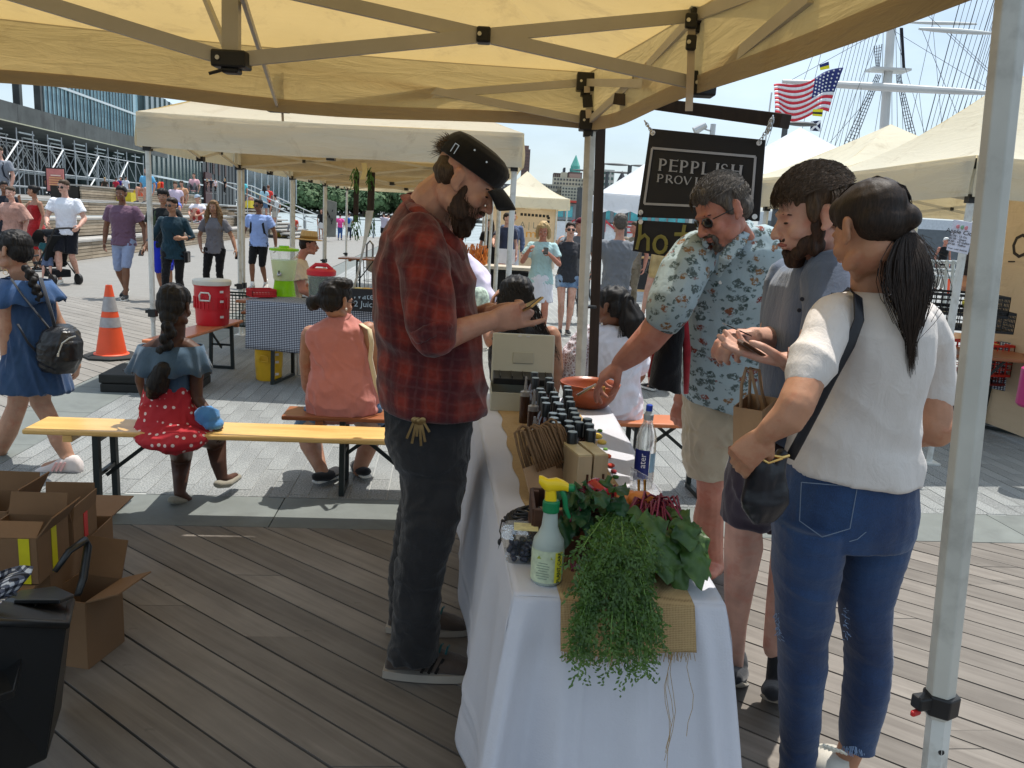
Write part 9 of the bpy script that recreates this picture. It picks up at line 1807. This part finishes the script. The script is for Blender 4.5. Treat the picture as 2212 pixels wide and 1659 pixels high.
def carton(label,c,w,d,h,rz,flaps,z0=0,group='open cardboard cartons',tape=None):
 t=thing('cardboard_box',label,'box',c,group);R=Matrix.Rotation(rz,3,'Z');c=Vector(c)+V(0,0,z0)
 for(x,y,sx,sy)in((0,-d/2,w,.005),(0,d/2,w,.005),(-w/2,0,.005,d),(w/2,0,.005,d)):MB().box(c+R@V(x,y,h/2),(sx,sy,h),R=R).build('panel',M_crt,t)
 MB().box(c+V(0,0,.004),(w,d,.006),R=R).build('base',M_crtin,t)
 for(sd,ang,ln)in flaps:
  if sd in 'NS':s=1 if sd=='N' else -1;e=c+R@V(0,s*d/2,h);o_=R@V(0,s*math.cos(ang)*ln,math.sin(ang)*ln);a=R@V(w/2,0,0)
  else:s=1 if sd=='E' else -1;e=c+R@V(s*w/2,0,h);o_=R@V(s*math.cos(ang)*ln,0,math.sin(ang)*ln);a=R@V(0,d/2,0)
  b=MB();b.add([e-a,e+a,e+a*.97+o_,e-a*.97+o_],[(0,1,2,3)]);b.build('flap',M_crt,t,solid=.005)
 if tape:col,x=tape;MB().box(c+R@V(x,-d/2-.004,h*.5),(.035,.002,h),R=R).build('tape',mat('tape_'+col,hexc(col),.4),t);MB().box(c+R@V(w/2+.004,0,h*.5),(.002,.035,h),R=R).build('tape',mat('tape_'+col,hexc(col),.4),t)
 return t
def dc(x,Y,z):return V(D(x,1200,Y).x,Y,0)
carton('open carton with a red tape stripe, rightmost of the upper row',dc(132,2.95,0),.185,.22,.17,.12,(('N',1.5,.08),('S',1.25,.07),('E',1.45,.06)),D(120,1220,2.85).z,tape=('c02026',.04))
carton('open carton with a yellow tape stripe in the lower front',dc(52,2.66,0),.20,.22,.16,.08,(('N',1.3,.08),('E',.95,.09),('S',2.6,.07)),D(60,1262,2.55).z,tape=('c8c020',.06))
carton('open carton at the far left back of the pile',dc(5,3.1,0),.20,.24,.17,.05,(('N',1.4,.08),('E',1.1,.10)),D(0,1190,3.0).z)
carton('open carton standing on the deck beside the black bin',G(165,1440)+V(-.02,.10,0),.17,.20,.25,-.15,(('E',.35,.13),('N',1.2,.14)),0)
zs=D(60,1262,2.55).z-.006;carton('closed lower carton supporting the pile',dc(56,2.90,0),.42,.56,zs,.10,(('N',-.02,.27),('S',-.02,.27)),0)
M_bin=mat('bin_plastic',(.010,.011,.012),.38,.15,6,.15,30);bn=thing('storage_bin','large black plastic bin with an open lid and side handle at the lower left','bin',V(D(60,1500,2.0).x,1.95,0))
def bpx(P,nm,m=M_bin,th=.012):b=MB();b.add([D(*p)for p in P],[tuple(range(len(P)))]);b.build(nm,m,bn,solid=th,bevel=.003)
zb=1.9
bpx([(-160,1330,1.75),(140,1345,2.0),(95,1640,1.95),(-160,1760,1.6)],'front_panel');bpx([(140,1345,2.0),(152,1300,2.35),(128,1530,2.35),(95,1640,1.97)],'side_panel');bpx([(-160,1330,1.75),(-120,1280,2.3),(152,1300,2.35),(140,1345,2.0)],'inner_shadow',M_blk)
b=MB();b.tube([D(-160,1338,1.74),D(140,1350,1.99),D(154,1298,2.36),D(-100,1275,2.32)],.014,8,k=.8);b.build('rim',M_bin,bn,True)
bpx([(40,1280,2.3),(120,1270,2.35),(160,1288,2.2),(130,1300,2.1),(30,1300,2.1)],'lid_lip');bpx([(-60,1300,2.2),(80,1296,2.15),(30,1500,1.8),(-140,1560,1.6)],'lid',M_bin,.02)
b=MB();b.tube([D(118,1235,2.5),D(150,1190,2.55),D(186,1165,2.6),D(190,1180,2.6),D(180,1250,2.55),D(168,1285,2.5)],[.012,.016,.02,.02,.02,.016],8,k=.5);b.build('handle',M_bin,bn,True)
t=thing('checked_cloth','black and white checked cloth hanging over the open bin at the left edge','cloth',D(20,1260,2.0));b=MB();b.grid(lambda u,v:D(-60+132*u-70*v*(u)-20*v,1228+6*math.sin(u*6)+(14*u if v>0 else 0)+110*v-26*u*v+4*math.sin(v*9+u*4),2.05-.15*v+.02*math.sin(u*11+v*7)),24,20);b.build('fabric',M_gingb,t,True,solid=.003)
flush()
